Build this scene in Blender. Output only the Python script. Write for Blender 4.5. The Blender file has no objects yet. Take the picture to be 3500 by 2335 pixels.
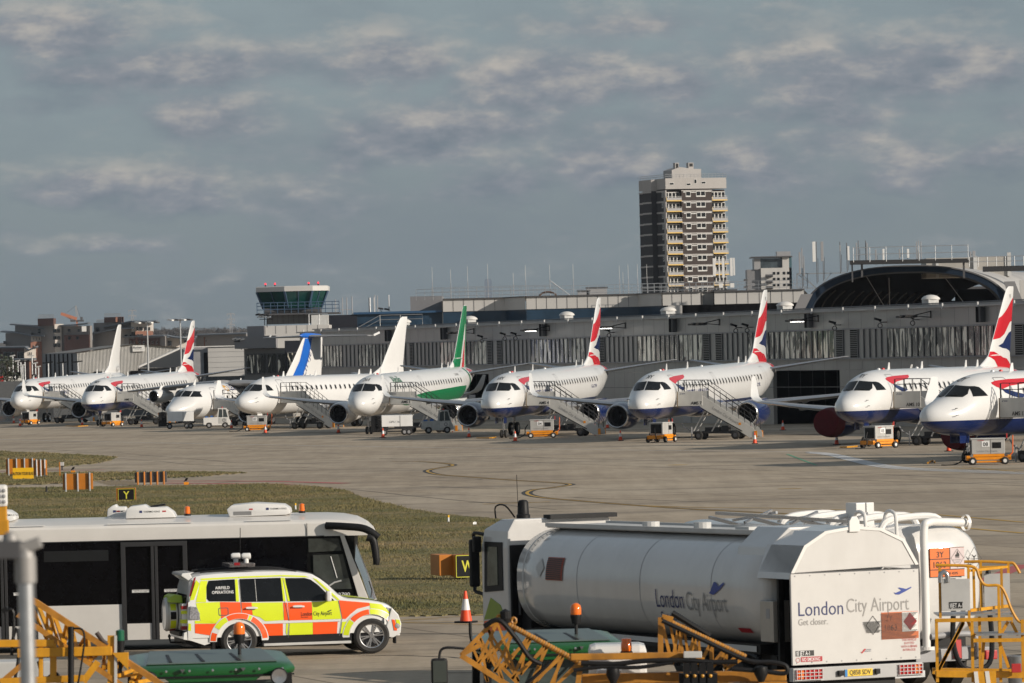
# exposure and sky colours (cloud colours are in the sky texture's own units, before the 0.1 background strength)
EXPO = .06
SUNE = 4.5
SKYV = 1.1
SKY_LOW = (1.46, 1.84, 2.10); SKY_HI = (1.95, 2.58, 2.94); SKY_TOP = (2.1, 2.5, 2.9)
CLD_D = (1.52, 1.86, 2.26); CLD_M = (2.35, 2.54, 2.86); CLD_L = (4.5, 4.2, 3.85)
HAZE = 2.2e-5
import bpy, bmesh, math, random
import numpy as np
from mathutils import Vector, Matrix
random.seed(7)
PI = math.pi
R = math.radians
S = bpy.context.scene
COL = S.collection
# ---------------------------------------------------------------- camera model
F = 20000.0            # focal length in photo pixels (3500 wide)
H = 6.4                # eye height
ROLL = 0.024
PITCH = (1203 - 1167.5) / F
rt = Vector((math.cos(ROLL), 0, -math.sin(ROLL)))
up0 = Vector((math.sin(ROLL), 0, math.cos(ROLL)))
fw0 = Vector((0, 1, 0))
fwd = (fw0 * math.cos(PITCH) + up0 * math.sin(PITCH))
upv = (up0 * math.cos(PITCH) - fw0 * math.sin(PITCH))
def ray(px, py):
    return fwd + rt * ((px - 1750) / F) + upv * (-(py - 1167.5) / F)
def P(px, py, Y):                    # point seen at a photo position, Y metres away
    d = ray(px, py)
    return Vector((0, 0, H)) + d * (Y / d.y)
def G(px, py, z=0.0):                # point on the ground seen at a photo position
    d = ray(px, py)
    return Vector((0, 0, H)) + d * ((z - H) / d.z)
def XW(px, Y, z=0.0):                # world X of the column px at distance Y
    return P(px, 1167.5 + 0, Y).x + (z - P(px, 1167.5, Y).z) * 0 + (P(px, 1167.5, Y).z - z) * ROLL
def ZW(px, py, Y): return P(px, py, Y).z
# ---------------------------------------------------------------- materials
MATS = {}
def lin(h):
    h = h.lstrip('#'); c = [int(h[i:i+2], 16) / 255 for i in (0, 2, 4)]
    return tuple(x / 12.92 if x < .04045 else ((x + .055) / 1.055) ** 2.4 for x in c)
def mat(name, col, rough=.5, metal=0., var=.08, scale=3., bump=0., coat=0., bscale=None, emis=None, dirt=0., dscale=.6, spec=.5):
    if name in MATS: return MATS[name]
    m = bpy.data.materials.new(name); m.use_nodes = True
    nt = m.node_tree; N = nt.nodes; L = nt.links
    b = N['Principled BSDF']
    tc = N.new('ShaderNodeTexCoord'); nz = N.new('ShaderNodeTexNoise')
    nz.inputs['Scale'].default_value = scale; nz.inputs['Detail'].default_value = 6
    nz.inputs['Roughness'].default_value = .65
    L.new(tc.outputs['Object'], nz.inputs['Vector'])
    cr = N.new('ShaderNodeValToRGB')
    cr.color_ramp.elements[0].position = .3; cr.color_ramp.elements[1].position = .7
    cr.color_ramp.elements[0].color = (*[c * (1 - var) for c in col], 1)
    cr.color_ramp.elements[1].color = (*[min(1, c * (1 + var)) for c in col], 1)
    L.new(nz.outputs['Fac'], cr.inputs['Fac'])
    out = cr.outputs['Color']
    if dirt > 0:
        n2 = N.new('ShaderNodeTexNoise'); n2.inputs['Scale'].default_value = dscale; n2.inputs['Detail'].default_value = 9
        mp = N.new('ShaderNodeMapping'); mp.inputs['Scale'].default_value = (1, 1, .25)
        L.new(tc.outputs['Object'], mp.inputs['Vector']); L.new(mp.outputs['Vector'], n2.inputs['Vector'])
        r2 = N.new('ShaderNodeValToRGB'); r2.color_ramp.elements[0].position = .45; r2.color_ramp.elements[1].position = .75
        L.new(n2.outputs['Fac'], r2.inputs['Fac'])
        mu = N.new('ShaderNodeMath'); mu.operation = 'MULTIPLY'; mu.inputs[1].default_value = dirt
        L.new(r2.outputs['Color'], mu.inputs[0])
        mx = N.new('ShaderNodeMix'); mx.data_type = 'RGBA'
        L.new(mu.outputs[0], mx.inputs['Factor']); L.new(out, mx.inputs['A'])
        mx.inputs['B'].default_value = (col[0] * .35 + .02, col[1] * .33 + .015, col[2] * .3 + .01, 1)
        out = mx.outputs['Result']
    L.new(out, b.inputs['Base Color'])
    b.inputs['Roughness'].default_value = rough; b.inputs['Metallic'].default_value = metal
    b.inputs['Specular IOR Level'].default_value = spec; b.inputs['Coat Weight'].default_value = coat; b.inputs['Coat Roughness'].default_value = .08
    if bump > 0:
        nb = N.new('ShaderNodeTexNoise'); nb.inputs['Scale'].default_value = bscale or scale * 4; nb.inputs['Detail'].default_value = 5
        L.new(tc.outputs['Object'], nb.inputs['Vector'])
        bp = N.new('ShaderNodeBump'); bp.inputs['Strength'].default_value = bump; bp.inputs['Distance'].default_value = .02
        L.new(nb.outputs['Fac'], bp.inputs['Height']); L.new(bp.outputs['Normal'], b.inputs['Normal'])
    if emis:
        b.inputs['Emission Color'].default_value = (*emis[:3], 1); b.inputs['Emission Strength'].default_value = emis[3]
    MATS[name] = m
    return m
# ---------------------------------------------------------------- mesh builder
class MB:
    def __init__(s): s.v = []; s.f = []; s.m = []; s.k = 0
    def mi(s, k): s.k = k; return s
    def add(s, vs, fs):
        o = len(s.v); s.v += [tuple(v) for v in vs]
        for f in fs: s.f.append([i + o for i in f]); s.m.append(s.k)
        return s
    def box(s, x0, x1, y0, y1, z0, z1):
        v = [(x, y, z) for z in (z0, z1) for y in (y0, y1) for x in (x0, x1)]
        return s.add(v, [(0, 2, 3, 1), (4, 5, 7, 6), (0, 1, 5, 4), (2, 6, 7, 3), (0, 4, 6, 2), (1, 3, 7, 5)])
    def bar(s, a, b, w, h=None, up=(0, 0, 1)):
        h = h or w; a = Vector(a); b = Vector(b); d = (b - a).normalized(); u = Vector(up)
        if abs(d.dot(u)) > .99: u = Vector((1, 0, 0))
        r = d.cross(u).normalized(); u = r.cross(d)
        v = [p + r * (i * w / 2) + u * (j * h / 2) for p in (a, b) for i, j in ((-1, -1), (1, -1), (1, 1), (-1, 1))]
        return s.add(v, [(0, 1, 2, 3), (7, 6, 5, 4), (0, 4, 5, 1), (1, 5, 6, 2), (2, 6, 7, 3), (3, 7, 4, 0)])
    def tube(s, pts, r, n=8, r1=None, cap=True):
        pts = [Vector(p) for p in pts]; rings = []
        prev = None
        for i, p in enumerate(pts):
            d = (pts[min(i + 1, len(pts) - 1)] - pts[max(i - 1, 0)]).normalized()
            u = prev if prev is not None else (Vector((0, 0, 1)) if abs(d.z) < .9 else Vector((1, 0, 0)))
            a = d.cross(u).normalized(); u = a.cross(d).normalized(); prev = u
            rr = r if r1 is None else r + (r1 - r) * i / (len(pts) - 1)
            rings.append([p + (a * math.cos(2 * PI * k / n) + u * math.sin(2 * PI * k / n)) * rr for k in range(n)])
        return s.loft(rings, cap=cap)
    def loft(s, rings, cap=True, closed=True):
        n = len(rings[0]); vs = [p for r in rings for p in r]; fs = []
        for i in range(len(rings) - 1):
            for k in range(n if closed else n - 1):
                a = i * n + k; b = i * n + (k + 1) % n
                fs.append((a, b, b + n, a + n))
        if cap: fs.append(tuple(range(n))[::-1]); fs.append(tuple((len(rings) - 1) * n + k for k in range(n)))
        return s.add(vs, fs)
    def lathe(s, prof, o=(0, 0, 0), ax='x', n=24, a0=0, a1=2 * PI):
        full = abs(a1 - a0 - 2 * PI) < 1e-6; rings = []; m = n if full else n + 1
        for (t, r) in prof:
            ring = []
            for k in range(m):
                a = a0 + (a1 - a0) * k / n; c, q = math.cos(a) * r, math.sin(a) * r
                p = {'x': (t, c, q), 'y': (q, t, c), 'z': (c, q, t)}[ax]
                ring.append((p[0] + o[0], p[1] + o[1], p[2] + o[2]))
            rings.append(ring)
        return s.loft(rings, cap=False, closed=full)
    def cyl(s, a, b, r, n=16, r1=None): return s.tube([a, b], r, n, r1)
    def prism(s, poly, ax, t0, t1):   # poly of (u,v); ax = extrusion axis
        def q(u, v, t): return {'x': (t, u, v), 'y': (u, t, v), 'z': (u, v, t)}[ax]
        n = len(poly); v = [q(u, w, t0) for u, w in poly] + [q(u, w, t1) for u, w in poly]
        return s.add(v, [tuple(range(n)), tuple(range(2 * n - 1, n - 1, -1))] + [(i, (i + 1) % n, (i + 1) % n + n, i + n) for i in range(n)])
    def quad(s, a, b, c, d): return s.add([a, b, c, d], [(0, 1, 2, 3)])
def part(name, mb, m, parent=None, smooth=False, bevel=0., fix=True, ang=40):
    me = bpy.data.meshes.new(name)
    me.from_pydata([tuple(v) for v in mb.v], [], mb.f)
    ms = m if isinstance(m, (list, tuple)) else [m]
    for x in ms: me.materials.append(x)
    me.polygons.foreach_set('material_index', mb.m)
    if fix or bevel:
        bm = bmesh.new(); bm.from_mesh(me)
        if fix: bmesh.ops.remove_doubles(bm, verts=bm.verts, dist=1e-5); bmesh.ops.recalc_face_normals(bm, faces=bm.faces)
        if bevel:
            es = [e for e in bm.edges if len(e.link_faces) == 2 and e.calc_face_angle(0) > R(35)]
            bmesh.ops.bevel(bm, geom=es, offset=bevel, segments=2, affect='EDGES', profile=.6, clamp_overlap=True)
        bm.to_mesh(me); bm.free()
    if smooth:
        me.polygons.foreach_set('use_smooth', [True] * len(me.polygons))
        try: me.set_sharp_from_angle(angle=R(ang))
        except Exception: pass
    o = bpy.data.objects.new(name, me); COL.objects.link(o)
    if parent: o.parent = parent
    return o
def parts(name, mb, m, parent=None, key=None, limit=100, **kw):   # every separate piece of the builder as a part of its own
    n = len(mb.v); pr = list(range(n))
    def fd(a):
        while pr[a] != a: pr[a] = pr[pr[a]]; a = pr[a]
        return a
    for f in mb.f:
        for q in f[1:]: pr[fd(f[0])] = fd(q)
    gr = {}
    for i, f in enumerate(mb.f): gr.setdefault(fd(f[0]), []).append(i)
    gl = sorted(gr.values(), key=key and (lambda g: key(mb.v[mb.f[g[0]][0]])) or (lambda g: 0))
    def mk(fl, nm):
        ix = {}; b = MB()
        for i in fl:
            for q in mb.f[i]:
                if q not in ix: ix[q] = len(b.v); b.v.append(mb.v[q])
            b.f.append([ix[q] for q in mb.f[i]]); b.m.append(mb.m[i])
        return part(nm, b, m, parent, **kw)
    out = [mk(g, name) for g in gl[:limit]]
    if gl[limit:]: o = mk([i for g in gl[limit:] for i in g], name); o['kind'] = 'stuff'
    return out
def tag(o, label=None, cat=None, group=None, kind=None):
    if label: o['label'] = label
    if cat: o['category'] = cat
    if group: o['group'] = group
    if kind: o['kind'] = kind
    return o
def thing(name, label, cat, loc=(0, 0, 0), rz=0., group=None, ry=0.):
    o = bpy.data.objects.new(name, None); COL.objects.link(o)
    o.empty_display_size = .2; o.location = loc; o.rotation_euler = (0, ry, rz)
    return tag(o, label, cat, group)
def kids(o): return [c for c in bpy.data.objects if c.parent == o]
def copy_tree(o, parent=None):
    ch = kids(o)
    c = o.copy(); COL.objects.link(c)
    if parent: c.parent = parent
    for k in ch: copy_tree(k, c)
    return c
FONTCACHE = {}
def textmesh(s, size=1., bold=0., cond=1., align='LEFT'):
    cu = bpy.data.curves.new('txt', 'FONT'); cu.body = s; cu.size = 1; cu.offset = bold; cu.resolution_u = 3
    cu.align_x = align
    o = bpy.data.objects.new('txt', cu)
    me = bpy.data.meshes.new_from_object(o)
    v = [(q.co.x * size * cond, q.co.y * size) for q in me.vertices]; f = [list(p.vertices) for p in me.polygons]
    bpy.data.objects.remove(o); bpy.data.curves.remove(cu); bpy.data.meshes.remove(me)
    return v, f
def text(name, s, mapf, m, parent, size=1., bold=0., cond=1., align='LEFT', sub=0):
    v, f = textmesh(s, size, bold, cond, align)
    if sub:                                # split long triangles so the lettering follows a curved skin
        st = [[v[i] for i in (q[0], q[k], q[k+1])] for q in f for k in range(1, len(q) - 1)]; out = []
        while st:
            t = st.pop(); l = [math.dist(t[i], t[(i+1) % 3]) for i in range(3)]; k = l.index(max(l))
            if l[k] < sub: out.append(t); continue
            p, q, r = t[k], t[(k+1) % 3], t[(k+2) % 3]; m_ = ((p[0] + q[0])/2, (p[1] + q[1])/2); st += [[p, m_, r], [m_, q, r]]
        v = [p for t in out for p in t]; f = [(3*i, 3*i+1, 3*i+2) for i in range(len(out))]
    mb = MB(); mb.v = [tuple(mapf(x, y)) for x, y in v]; mb.f = f; mb.m = [0] * len(f)
    return part(name, mb, m, parent, fix=False)
def decal_mb(poly, mapf, sub=3, mb=None):
    bm = bmesh.new(); vs = [bm.verts.new((x, y, 0)) for x, y in poly]; bm.faces.new(vs)
    bmesh.ops.triangulate(bm, faces=bm.faces[:])
    for _ in range(sub): bmesh.ops.subdivide_edges(bm, edges=bm.edges[:], cuts=1, use_grid_fill=True)
    bmesh.ops.triangulate(bm, faces=bm.faces[:])
    bm.verts.ensure_lookup_table(); bm.verts.index_update()
    mb = mb or MB()
    mb.add([mapf(v.co.x, v.co.y) for v in bm.verts], [[v.index for v in f.verts] for f in bm.faces]); bm.free()
    return mb
def decal(name, poly, mapf, m, parent, sub=3): return part(name, decal_mb(poly, mapf, sub), m, parent, smooth=True, fix=False)
def rrect(cx, cy, w, h, r, n=4):
    pts = []
    for sx, sy, a in ((1, 1, 0), (-1, 1, 90), (-1, -1, 180), (1, -1, 270)):
        for k in range(n + 1):
            t = R(a + 90 * k / n); pts.append((cx + sx * (w / 2 - r) + r * math.cos(t), cy + sy * (h / 2 - r) + r * math.sin(t)))
    return pts
def ring_mb(outer, inner, mapf, mb=None):
    mb = mb or MB(); n = len(outer)
    mb.add([mapf(*p) for p in outer] + [mapf(*p) for p in inner], [(i, (i + 1) % n, (i + 1) % n + n, i + n) for i in range(n)])
    return mb
def boolcut(o, cmb):
    c = part('cutter', cmb, mat('black_rubber', (.02, .02, .02)))
    md = o.modifiers.new('b', 'BOOLEAN'); md.object = c; md.operation = 'DIFFERENCE'; md.solver = 'EXACT'
    bpy.context.view_layer.update()
    dg = bpy.context.evaluated_depsgraph_get()
    me = bpy.data.meshes.new_from_object(o.evaluated_get(dg))
    o.modifiers.clear(); o.data = me; bpy.data.objects.remove(c)
def truss(mb, a0, a1, b0, b1, n, w):
    a0, a1, b0, b1 = map(Vector, (a0, a1, b0, b1))
    for i in range(n):
        p = a0.lerp(a1, i / n); q = b0.lerp(b1, (i + .5) / n); r = a0.lerp(a1, (i + 1) / n)
        mb.bar(p, q, w); mb.bar(q, r, w)
def crv(pts, n=8):                  # Catmull-Rom through points
    pts = [Vector(p) for p in pts]; out = []
    for i in range(len(pts) - 1):
        p0 = pts[max(i - 1, 0)]; p1 = pts[i]; p2 = pts[i + 1]; p3 = pts[min(i + 2, len(pts) - 1)]
        for k in range(n):
            t = k / n
            out.append(.5 * ((2 * p1) + (p2 - p0) * t + (2 * p0 - 5 * p1 + 4 * p2 - p3) * t * t + (3 * p1 - p0 - 3 * p2 + p3) * t ** 3))
    out.append(pts[-1]); return out
# common materials
WHITE = mat('aircraft_white_paint', (.68, .68, .675), .22, var=.02, scale=.6, coat=.5, dirt=.06, dscale=.8)
VWHITE = mat('vehicle_white_paint', (.74, .73, .71), .35, var=.03, scale=1.2, dirt=.12, dscale=1.5, coat=.2)
BLUE = mat('navy_blue_paint', (.009, .021, .095), .2, var=.05, coat=.6)
RED = mat('red_paint', (.50, .015, .025), .25, var=.05, coat=.3)
GREEN = mat('livery_green_paint', (.005, .16, .055), .25, var=.05, coat=.3)
GLASS = mat('dark_glass', (.008, .009, .010), .06, var=.3, scale=1.5, spec=.35)
BLACK = mat('black_plastic', (.011, .011, .012), .5, var=.3, spec=.25)
RUBBER = mat('tyre_rubber', (.018, .017, .016), .75, var=.3, dirt=.3, dscale=4)
STEEL = mat('galvanised_steel', (.42, .43, .44), .4, .7, var=.15, scale=8)
ALU = mat('polished_aluminium', (.55, .55, .56), .22, .9, var=.06, scale=3)
GREY = mat('grey_paint', (.30, .30, .31), .5, var=.1)
LGREY = mat('light_grey_paint', (.50, .50, .49), .5, var=.08, dirt=.15, dscale=2)
DGREY = mat('dark_grey_paint', (.075, .075, .08), .5, var=.15)
WINGG = mat('wing_grey_paint', (.26, .265, .275), .33, .1, var=.1, scale=1)
YELLOW = mat('yellow_plant_paint', (.62, .29, .015), .45, var=.15, scale=6, dirt=.5, dscale=5)
AMBERY = mat('ochre_boom_paint', (.44, .19, .022), .5, var=.25, scale=6, dirt=.6, dscale=5)
GPUY = mat('orange_yellow_paint', (.80, .28, .01), .4, var=.1, dirt=.25, dscale=3)
SIGNO = mat('orange_sign_paint', (.50, .17, .015), .5, var=.1, dirt=.2, dscale=2)
AMBER = mat('amber_lens', (.80, .16, .01), .15, var=.15, scale=20, coat=.6)
WTXT = mat('white_lettering', (.8, .8, .8), .5, var=.02)
NTXT = mat('navy_lettering', (.02, .03, .12), .5, var=.02)
GTXT = mat('grey_lettering', (.25, .25, .25), .5, var=.02)
BTXT = mat('black_lettering', (.02, .02, .02), .5, var=.02)
RTXT = mat('red_lettering', (.45, .03, .03), .5, var=.02)
CONEO = mat('cone_orange', (.80, .08, .02), .5, var=.1, dirt=.2, dscale=6)
CONEW = mat('cone_white_sleeve', (.7, .7, .7), .4, var=.05, dirt=.2, dscale=6)
LENS = mat('lit_lamp', (.9, .9, .9), .3, emis=(1, .97, .9, 6))
# ---------------------------------------------------------------- aircraft
def pchip(xs, ys):
    n = len(xs); h = [xs[i+1] - xs[i] for i in range(n-1)]; d = [(ys[i+1] - ys[i]) / h[i] for i in range(n-1)]
    m = [d[0]] + [0 if d[i-1] * d[i] <= 0 else 2 * d[i-1] * d[i] / (d[i-1] + d[i]) for i in range(1, n-1)] + [d[-1]]
    def f(x):
        if x <= xs[0]: return ys[0]
        if x >= xs[-1]: return ys[-1]
        i = max(k for k in range(n-1) if xs[k] <= x); t = (x - xs[i]) / h[i]
        return (ys[i] * (1 + 2*t) * (1-t)**2 + h[i] * m[i] * t * (1-t)**2 + ys[i+1] * t*t * (3 - 2*t) + h[i] * m[i+1] * t*t * (t-1))
    return f
class Fus:
    def __init__(s, st, squ=2.0):
        u = [math.sqrt(a[0]) for a in st]
        s.w = pchip(u, [a[1] for a in st]); s.t = pchip(u, [a[2] for a in st]); s.b = pchip(u, [a[3] for a in st]); s.L = st[-1][0]
    def at(s, x):
        q = math.sqrt(max(x, 0)); return s.w(q), s.t(q), s.b(q)
    def mesh(s, ns=90, n=56):
        rings = []
        for i in range(ns + 1):
            x = s.L * (i / ns) ** 1.6 if i else 1e-4
            w, t, b = s.at(x); c = (t + b) / 2; h = (t - b) / 2
            rings.append([(x, w * math.cos(2*PI*k/n), c + h * math.sin(2*PI*k/n)) for k in range(n)])
        return MB().loft(rings)
    def side(s, x, z, off=.006, sg=-1):
        w, t, b = s.at(x); c = (t + b) / 2; h = (t - b) / 2
        k = max(0, 1 - ((z - c) / h) ** 2); y = w * math.sqrt(k)
        ny = y / (w * w + 1e-9); nz = (z - c) / (h * h); l = math.hypot(ny, nz) + 1e-9
        return (x, sg * (y + off * ny / l), z + off * nz / l)
    def front(s, y, z, off=.006):       # point on the nose seen from ahead
        lo, hi = 0., 8.
        for _ in range(30):
            m = (lo + hi) / 2; w, t, b = s.at(m); c = (t + b) / 2; h = (t - b) / 2 + 1e-6
            if (y / (w + 1e-6)) ** 2 + ((z - c) / h) ** 2 > 1: lo = m
            else: hi = m
        return (hi - off, y * (1 + off * .3), z + off * .5)
def foil(mb, secs, vert=False, n=10):   # secs: (span, xLE, height, chord, t/c)
    rings = []
    for sp, x, z, c, tc in secs:
        up = []; lo = []
        for k in range(n + 1):
            u = (1 - math.cos(PI * k / n)) / 2
            t = 5 * tc * c * (.2969*math.sqrt(u) - .126*u - .3516*u*u + .2843*u**3 - .1030*u**4)
            up.append((x + u*c, t)); lo.append((x + u*c, -t))
        pr = up + lo[-2:0:-1]
        rings.append([(p, q + z, sp) if vert else (p, sp, z + q) for p, q in pr])
    return mb.loft(rings)
def fusmat(name, kind):
    m = mat(name, (.68, .68, .675), .2, var=.015, scale=.5, coat=.5, dirt=.07, dscale=.9)
    nt = m.node_tree; N = nt.nodes; L = nt.links; b = N['Principled BSDF']
    if kind == 'belly':
        tc = N.new('ShaderNodeTexCoord'); sp = N.new('ShaderNodeSeparateXYZ'); L.new(tc.outputs['Object'], sp.inputs[0])
        lt = N.new('ShaderNodeMath'); lt.operation = 'LESS_THAN'; lt.inputs[1].default_value = 2.26
        L.new(sp.outputs['Z'], lt.inputs[0])
        src = b.inputs['Base Color'].links[0].from_socket
        mx = N.new('ShaderNodeMix'); mx.data_type = 'RGBA'; L.new(lt.outputs[0], mx.inputs['Factor'])
        L.new(src, mx.inputs['A']); mx.inputs['B'].default_value = (.009, .021, .095, 1); L.new(mx.outputs['Result'], b.inputs['Base Color'])
    return m
def wheel_pair(parent, x, y, r, w, zg=0, top=1.6, pairs=1):
    g = part('landing_gear', MB().cyl((x, y, zg + r), (x, y, top), .09).cyl((x, y - w*1.2, zg + r), (x, y + w*1.2, zg + r), .06)
             .bar((x, y, zg + r + .25), (x + .9, y, top + .1), .09).box(x - .35, x + .5, y + .32, y + .35, top - .35, top + .1).cyl((x-.12, y, zg+r+.35), (x-.12, y, top), .035, 8), ALU, parent, smooth=True)
    for s in (-1, 1):
        yy = y + s * w
        t = part('tyre', MB().lathe([(-w*.45, r*.55), (-w*.5, r*.8), (-w*.4, r*.96), (-w*.15, r), (w*.15, r), (w*.4, r*.96), (w*.5, r*.8), (w*.45, r*.55)], (x, yy, zg + r), 'y', 28), RUBBER, g, smooth=True)
        part('hub', MB().lathe([(-w*.43, .001), (-w*.40, r*.3), (-w*.45, r*.56), (w*.45, r*.56), (w*.40, r*.3), (w*.43, .001)], (x, yy, zg + r), 'y', 20), ALU, t, smooth=True)
FINX = {'H': (85, 1853, 50, 118), 'E': (140, 262, 27.8, 111.7)}
def make_ejet(label, L, Y, pxws, pyws, phi, livery, code, reg=None, pitch=0., cover=None):
    e190 = L > 33
    st = [(0, .02, 2.42, 2.38), (.06, .26, 2.68, 2.16), (.25, .52, 2.90, 1.98), (.6, .78, 3.10, 1.80), (1.1, 1.02, 3.30, 1.63), (1.6, 1.18, 3.47, 1.53),
          (2.2, 1.32, 3.83, 1.46), (2.8, 1.41, 4.20, 1.42), (3.5, 1.47, 4.48, 1.40), (4.6, 1.5, 4.68, 1.40), (6.2, 1.505, 4.76, 1.40), (L-12, 1.505, 4.76, 1.40),
          (L-9, 1.49, 4.76, 1.52), (L-6, 1.32, 4.74, 2.05), (L-3.5, .95, 4.66, 2.78), (L-1.5, .58, 4.5, 3.32), (L-.25, .30, 4.22, 3.62), (L, .2, 4.08, 3.72)]
    fu = Fus(st)
    W = P(pxws, pyws, Y)
    dirv = Vector((math.sin(phi), math.cos(phi), 0))
    o = Vector((W.x, W.y, 0)) - dirv * 2.0; o.z = (W.z - 3.47) * .5
    t = thing('airliner', label, 'airliner', o, PI/2 - phi, 'airliners parked nose out along the terminal pier', ry=-pitch)
    ba = livery == 'ba'
    fm = fusmat('fuselage_white_over_navy' if ba and code != 'YY' else 'fuselage_white', 'belly' if ba and code != 'YY' else 'plain')
    fo = part('fuselage', fu.mesh(), fm, t, smooth=True)
    # wing-body fairing
    wx = 12.9 if e190 else 10.3
    rings = []
    for i in range(13):
        u = i / 12; x = wx - 1.6 + u * 9.2; q = math.sin(PI * u) ** .6 if 0 < u < 1 else 0.02
        rings.append([(x, 1.62 * q * math.cos(a) * 1.0, 1.95 + .78 * q * math.sin(a)) for a in [2*PI*k/20 for k in range(20)]])
    part('wing_fairing', MB().loft(rings), (BLUE if ba and code != 'YY' else WHITE), t, smooth=True)
    # windscreen
    wsm = MB()
    for sg in (1, -1):
        poly = [(sg*.035, 3.52), (sg*.90, 3.47), (sg*.97, 3.62), (sg*.80, 4.02), (sg*.035, 4.10)]
        part('windscreen_pane', decal_mb(poly, lambda y, z: fu.front(y, z, .015), 3), GLASS, t, smooth=True, fix=False)
        poly = [(2.62, 3.48), (3.62, 3.50), (3.30, 3.96), (3.10, 4.02), (2.80, 4.02)]
        part('cockpit_side_window', decal_mb(poly, lambda x, z: fu.side(x, z, .012, sg), 2), GLASS, t, smooth=True, fix=False)
        parts('wiper', MB().tube([fu.front(sg*.12, 3.5, .05), fu.front(sg*.5, 3.56, .05), fu.front(sg*.62, 3.6, .05)], .016, 5), BLACK, t)
    frm = mat('window_surround', (.42, .42, .42), .4)
    xs = []
    x = 6.7
    while x < L - 8.2:
        if not (abs(x - (15.2 if e190 else 99)) < .1): xs.append(x)
        x += .80
    for sg in (-1, 1):
        for x in xs:
            mb = MB(); o1 = rrect(x, 3.66, .25, .38, .11); i1 = rrect(x, 3.66, .36, .50, .16)
            mb.add([fu.side(a, b, .012, sg) for a, b in o1], [tuple(range(len(o1)))])
            mb.k = 1; ring_mb(i1, o1, lambda a, b: fu.side(a, b, .010, sg), mb)
            part('cabin_window', mb, [GLASS, frm], t, fix=False)
    seam = mat('panel_seam', (.22, .22, .23), .5)
    def door(x, z0, z1, w, nm='door', sg=-1):
        zc, h = (z0 + z1) / 2, z1 - z0
        mp = lambda a, b: fu.side(a, b, .008, sg)
        def fine(r): 
            out = []
            for i in range(len(r)):
                p, q = r[i], r[(i+1) % len(r)]; k = max(1, int(math.dist(p, q) / .15))
                out += [(p[0] + (q[0]-p[0])*j/k, p[1] + (q[1]-p[1])*j/k) for j in range(k)]
            return out
        a = rrect(x, zc, w, h, .12); 
        inn = [(x + (p - x) * (1 - .07 / w), zc + (q - zc) * (1 - .07 / h)) for p, q in a]
        d = part(nm, ring_mb(fine(a)[:], [(x + (p - x) * (1 - .07 / w), zc + (q - zc) * (1 - .07 / h)) for p, q in fine(a)], mp), seam, t, fix=False)
    door(5.15, 2.35, 4.45, .95, 'passenger_door'); door(L-7.2, 2.45, 4.4, .85, 'rear_door')
    door(5.15, 2.35, 4.2, .95, 'service_door', 1)
    if e190: door(15.2, 3.15, 4.35, .62, 'emergency_exit')
    # nose probes
    for (yy, zz) in ((-1.0, 2.9), (-1.1, 2.55), (.9, 2.9)):
        p = Vector(fu.front(yy, zz, 0)); part('pitot_probe', MB().tube([p, p + Vector((-.05, yy*.14, 0)), p + Vector((-.22, yy*.14, 0))], .02, 6), BLACK, t)
    for q in (7.2, 12.6, L - 9.9, L - 7.9):
        zt = fu.at(q)[1]; part('antenna', MB().prism([(q, zt - .05), (q + .38, zt - .05), (q + .34, zt + .42), (q + .2, zt + .42)], 'y', -.02, .02), WHITE, t)
    for q in (5.8, 6.5, 16.5 if e190 else 12): part('beacon' , MB().lathe([(-.02, .12), (.06, .1), (.1, .001)], (q, 0, fu.at(q)[1]), 'z', 10), mat('red_beacon_lens', (.5, .02, .02), .3) if q == 6.5 else WHITE, t, smooth=True)
    # wings
    for sg in (-1, 1):
        S1 = [(.6, wx, 1.72, 6.5, .13), (4.75, wx + 2.5, 2.05, 4.1, .12), (9.2, wx + 4.55, 2.38, 2.9, .11), (13.2, wx + 6.35, 2.75, 1.75, .10)]
        S2 = S1 + [(13.65, wx + 6.65, 2.86, 1.55, .10), (13.95, wx + 7.0, 3.1, 1.35, .09), (14.12, wx + 7.45, 3.6, 1.05, .09), (14.28, wx + 8.05, 4.42, .55, .09)]
        secs = [(sg*a, b, c, d, e) for a, b, c, d, e in S2]
        mbw = MB(); foil(mbw, secs[:4])
        wo = part('wing', mbw, WINGG, t, smooth=True)
        part('winglet', foil(MB(), secs[3:]), WHITE, wo, smooth=True)
        # bright leading edge slat
        rings = []
        for a, b, c, d, e in [(sg*1.7, wx + .75, 1.80, 5.7, .13)] + secs[1:4]:
            w = d * .10; h = d * e * .36
            rings.append([(b - .02, a, c), (b + w*.3, a, c + h*.75), (b + w, a, c + h*1.12), (b + w, a, c - h*1.12), (b + w*.3, a, c - h*.8)])
        part('leading_edge', MB().loft(rings), ALU, wo, smooth=True)
        for a in (3.2, 6.9, 10.2):
            u = (a - .6) / 12.6; xx = wx + 6.35 * u + 3.9 * (1 - u) + 1.2 * u; zz = 1.72 + u * 1.03
            part('flap_fairing', foil(MB(), [(sg*a - .09, xx, zz - .22, 1.2, .2), (sg*a, xx - .5, zz - .24, 2.6 - u, .13), (sg*a + .09, xx, zz - .22, 1.2, .2)]), WINGG, wo, smooth=True)
        # engine
        ex, ey, ez = wx - 2.0, sg*4.75, 1.46
        nm = BLUE if ba and code != 'YY' else WHITE
        prof = [(.16, .86), (.5, .92), (1.2, .965), (2.2, .95), (3.1, .86), (3.9, .70)]
        e = part('engine_nacelle', MB().lathe(prof, (ex, ey, ez), 'x', 40), nm, t, smooth=True)
        part('inlet_lip', MB().lathe([(.5, .68), (.3, .665), (.12, .69), (.02, .745), (0, .785), (.04, .825), (.16, .86)], (ex, ey, ez), 'x', 40), ALU, e, smooth=True)
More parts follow.
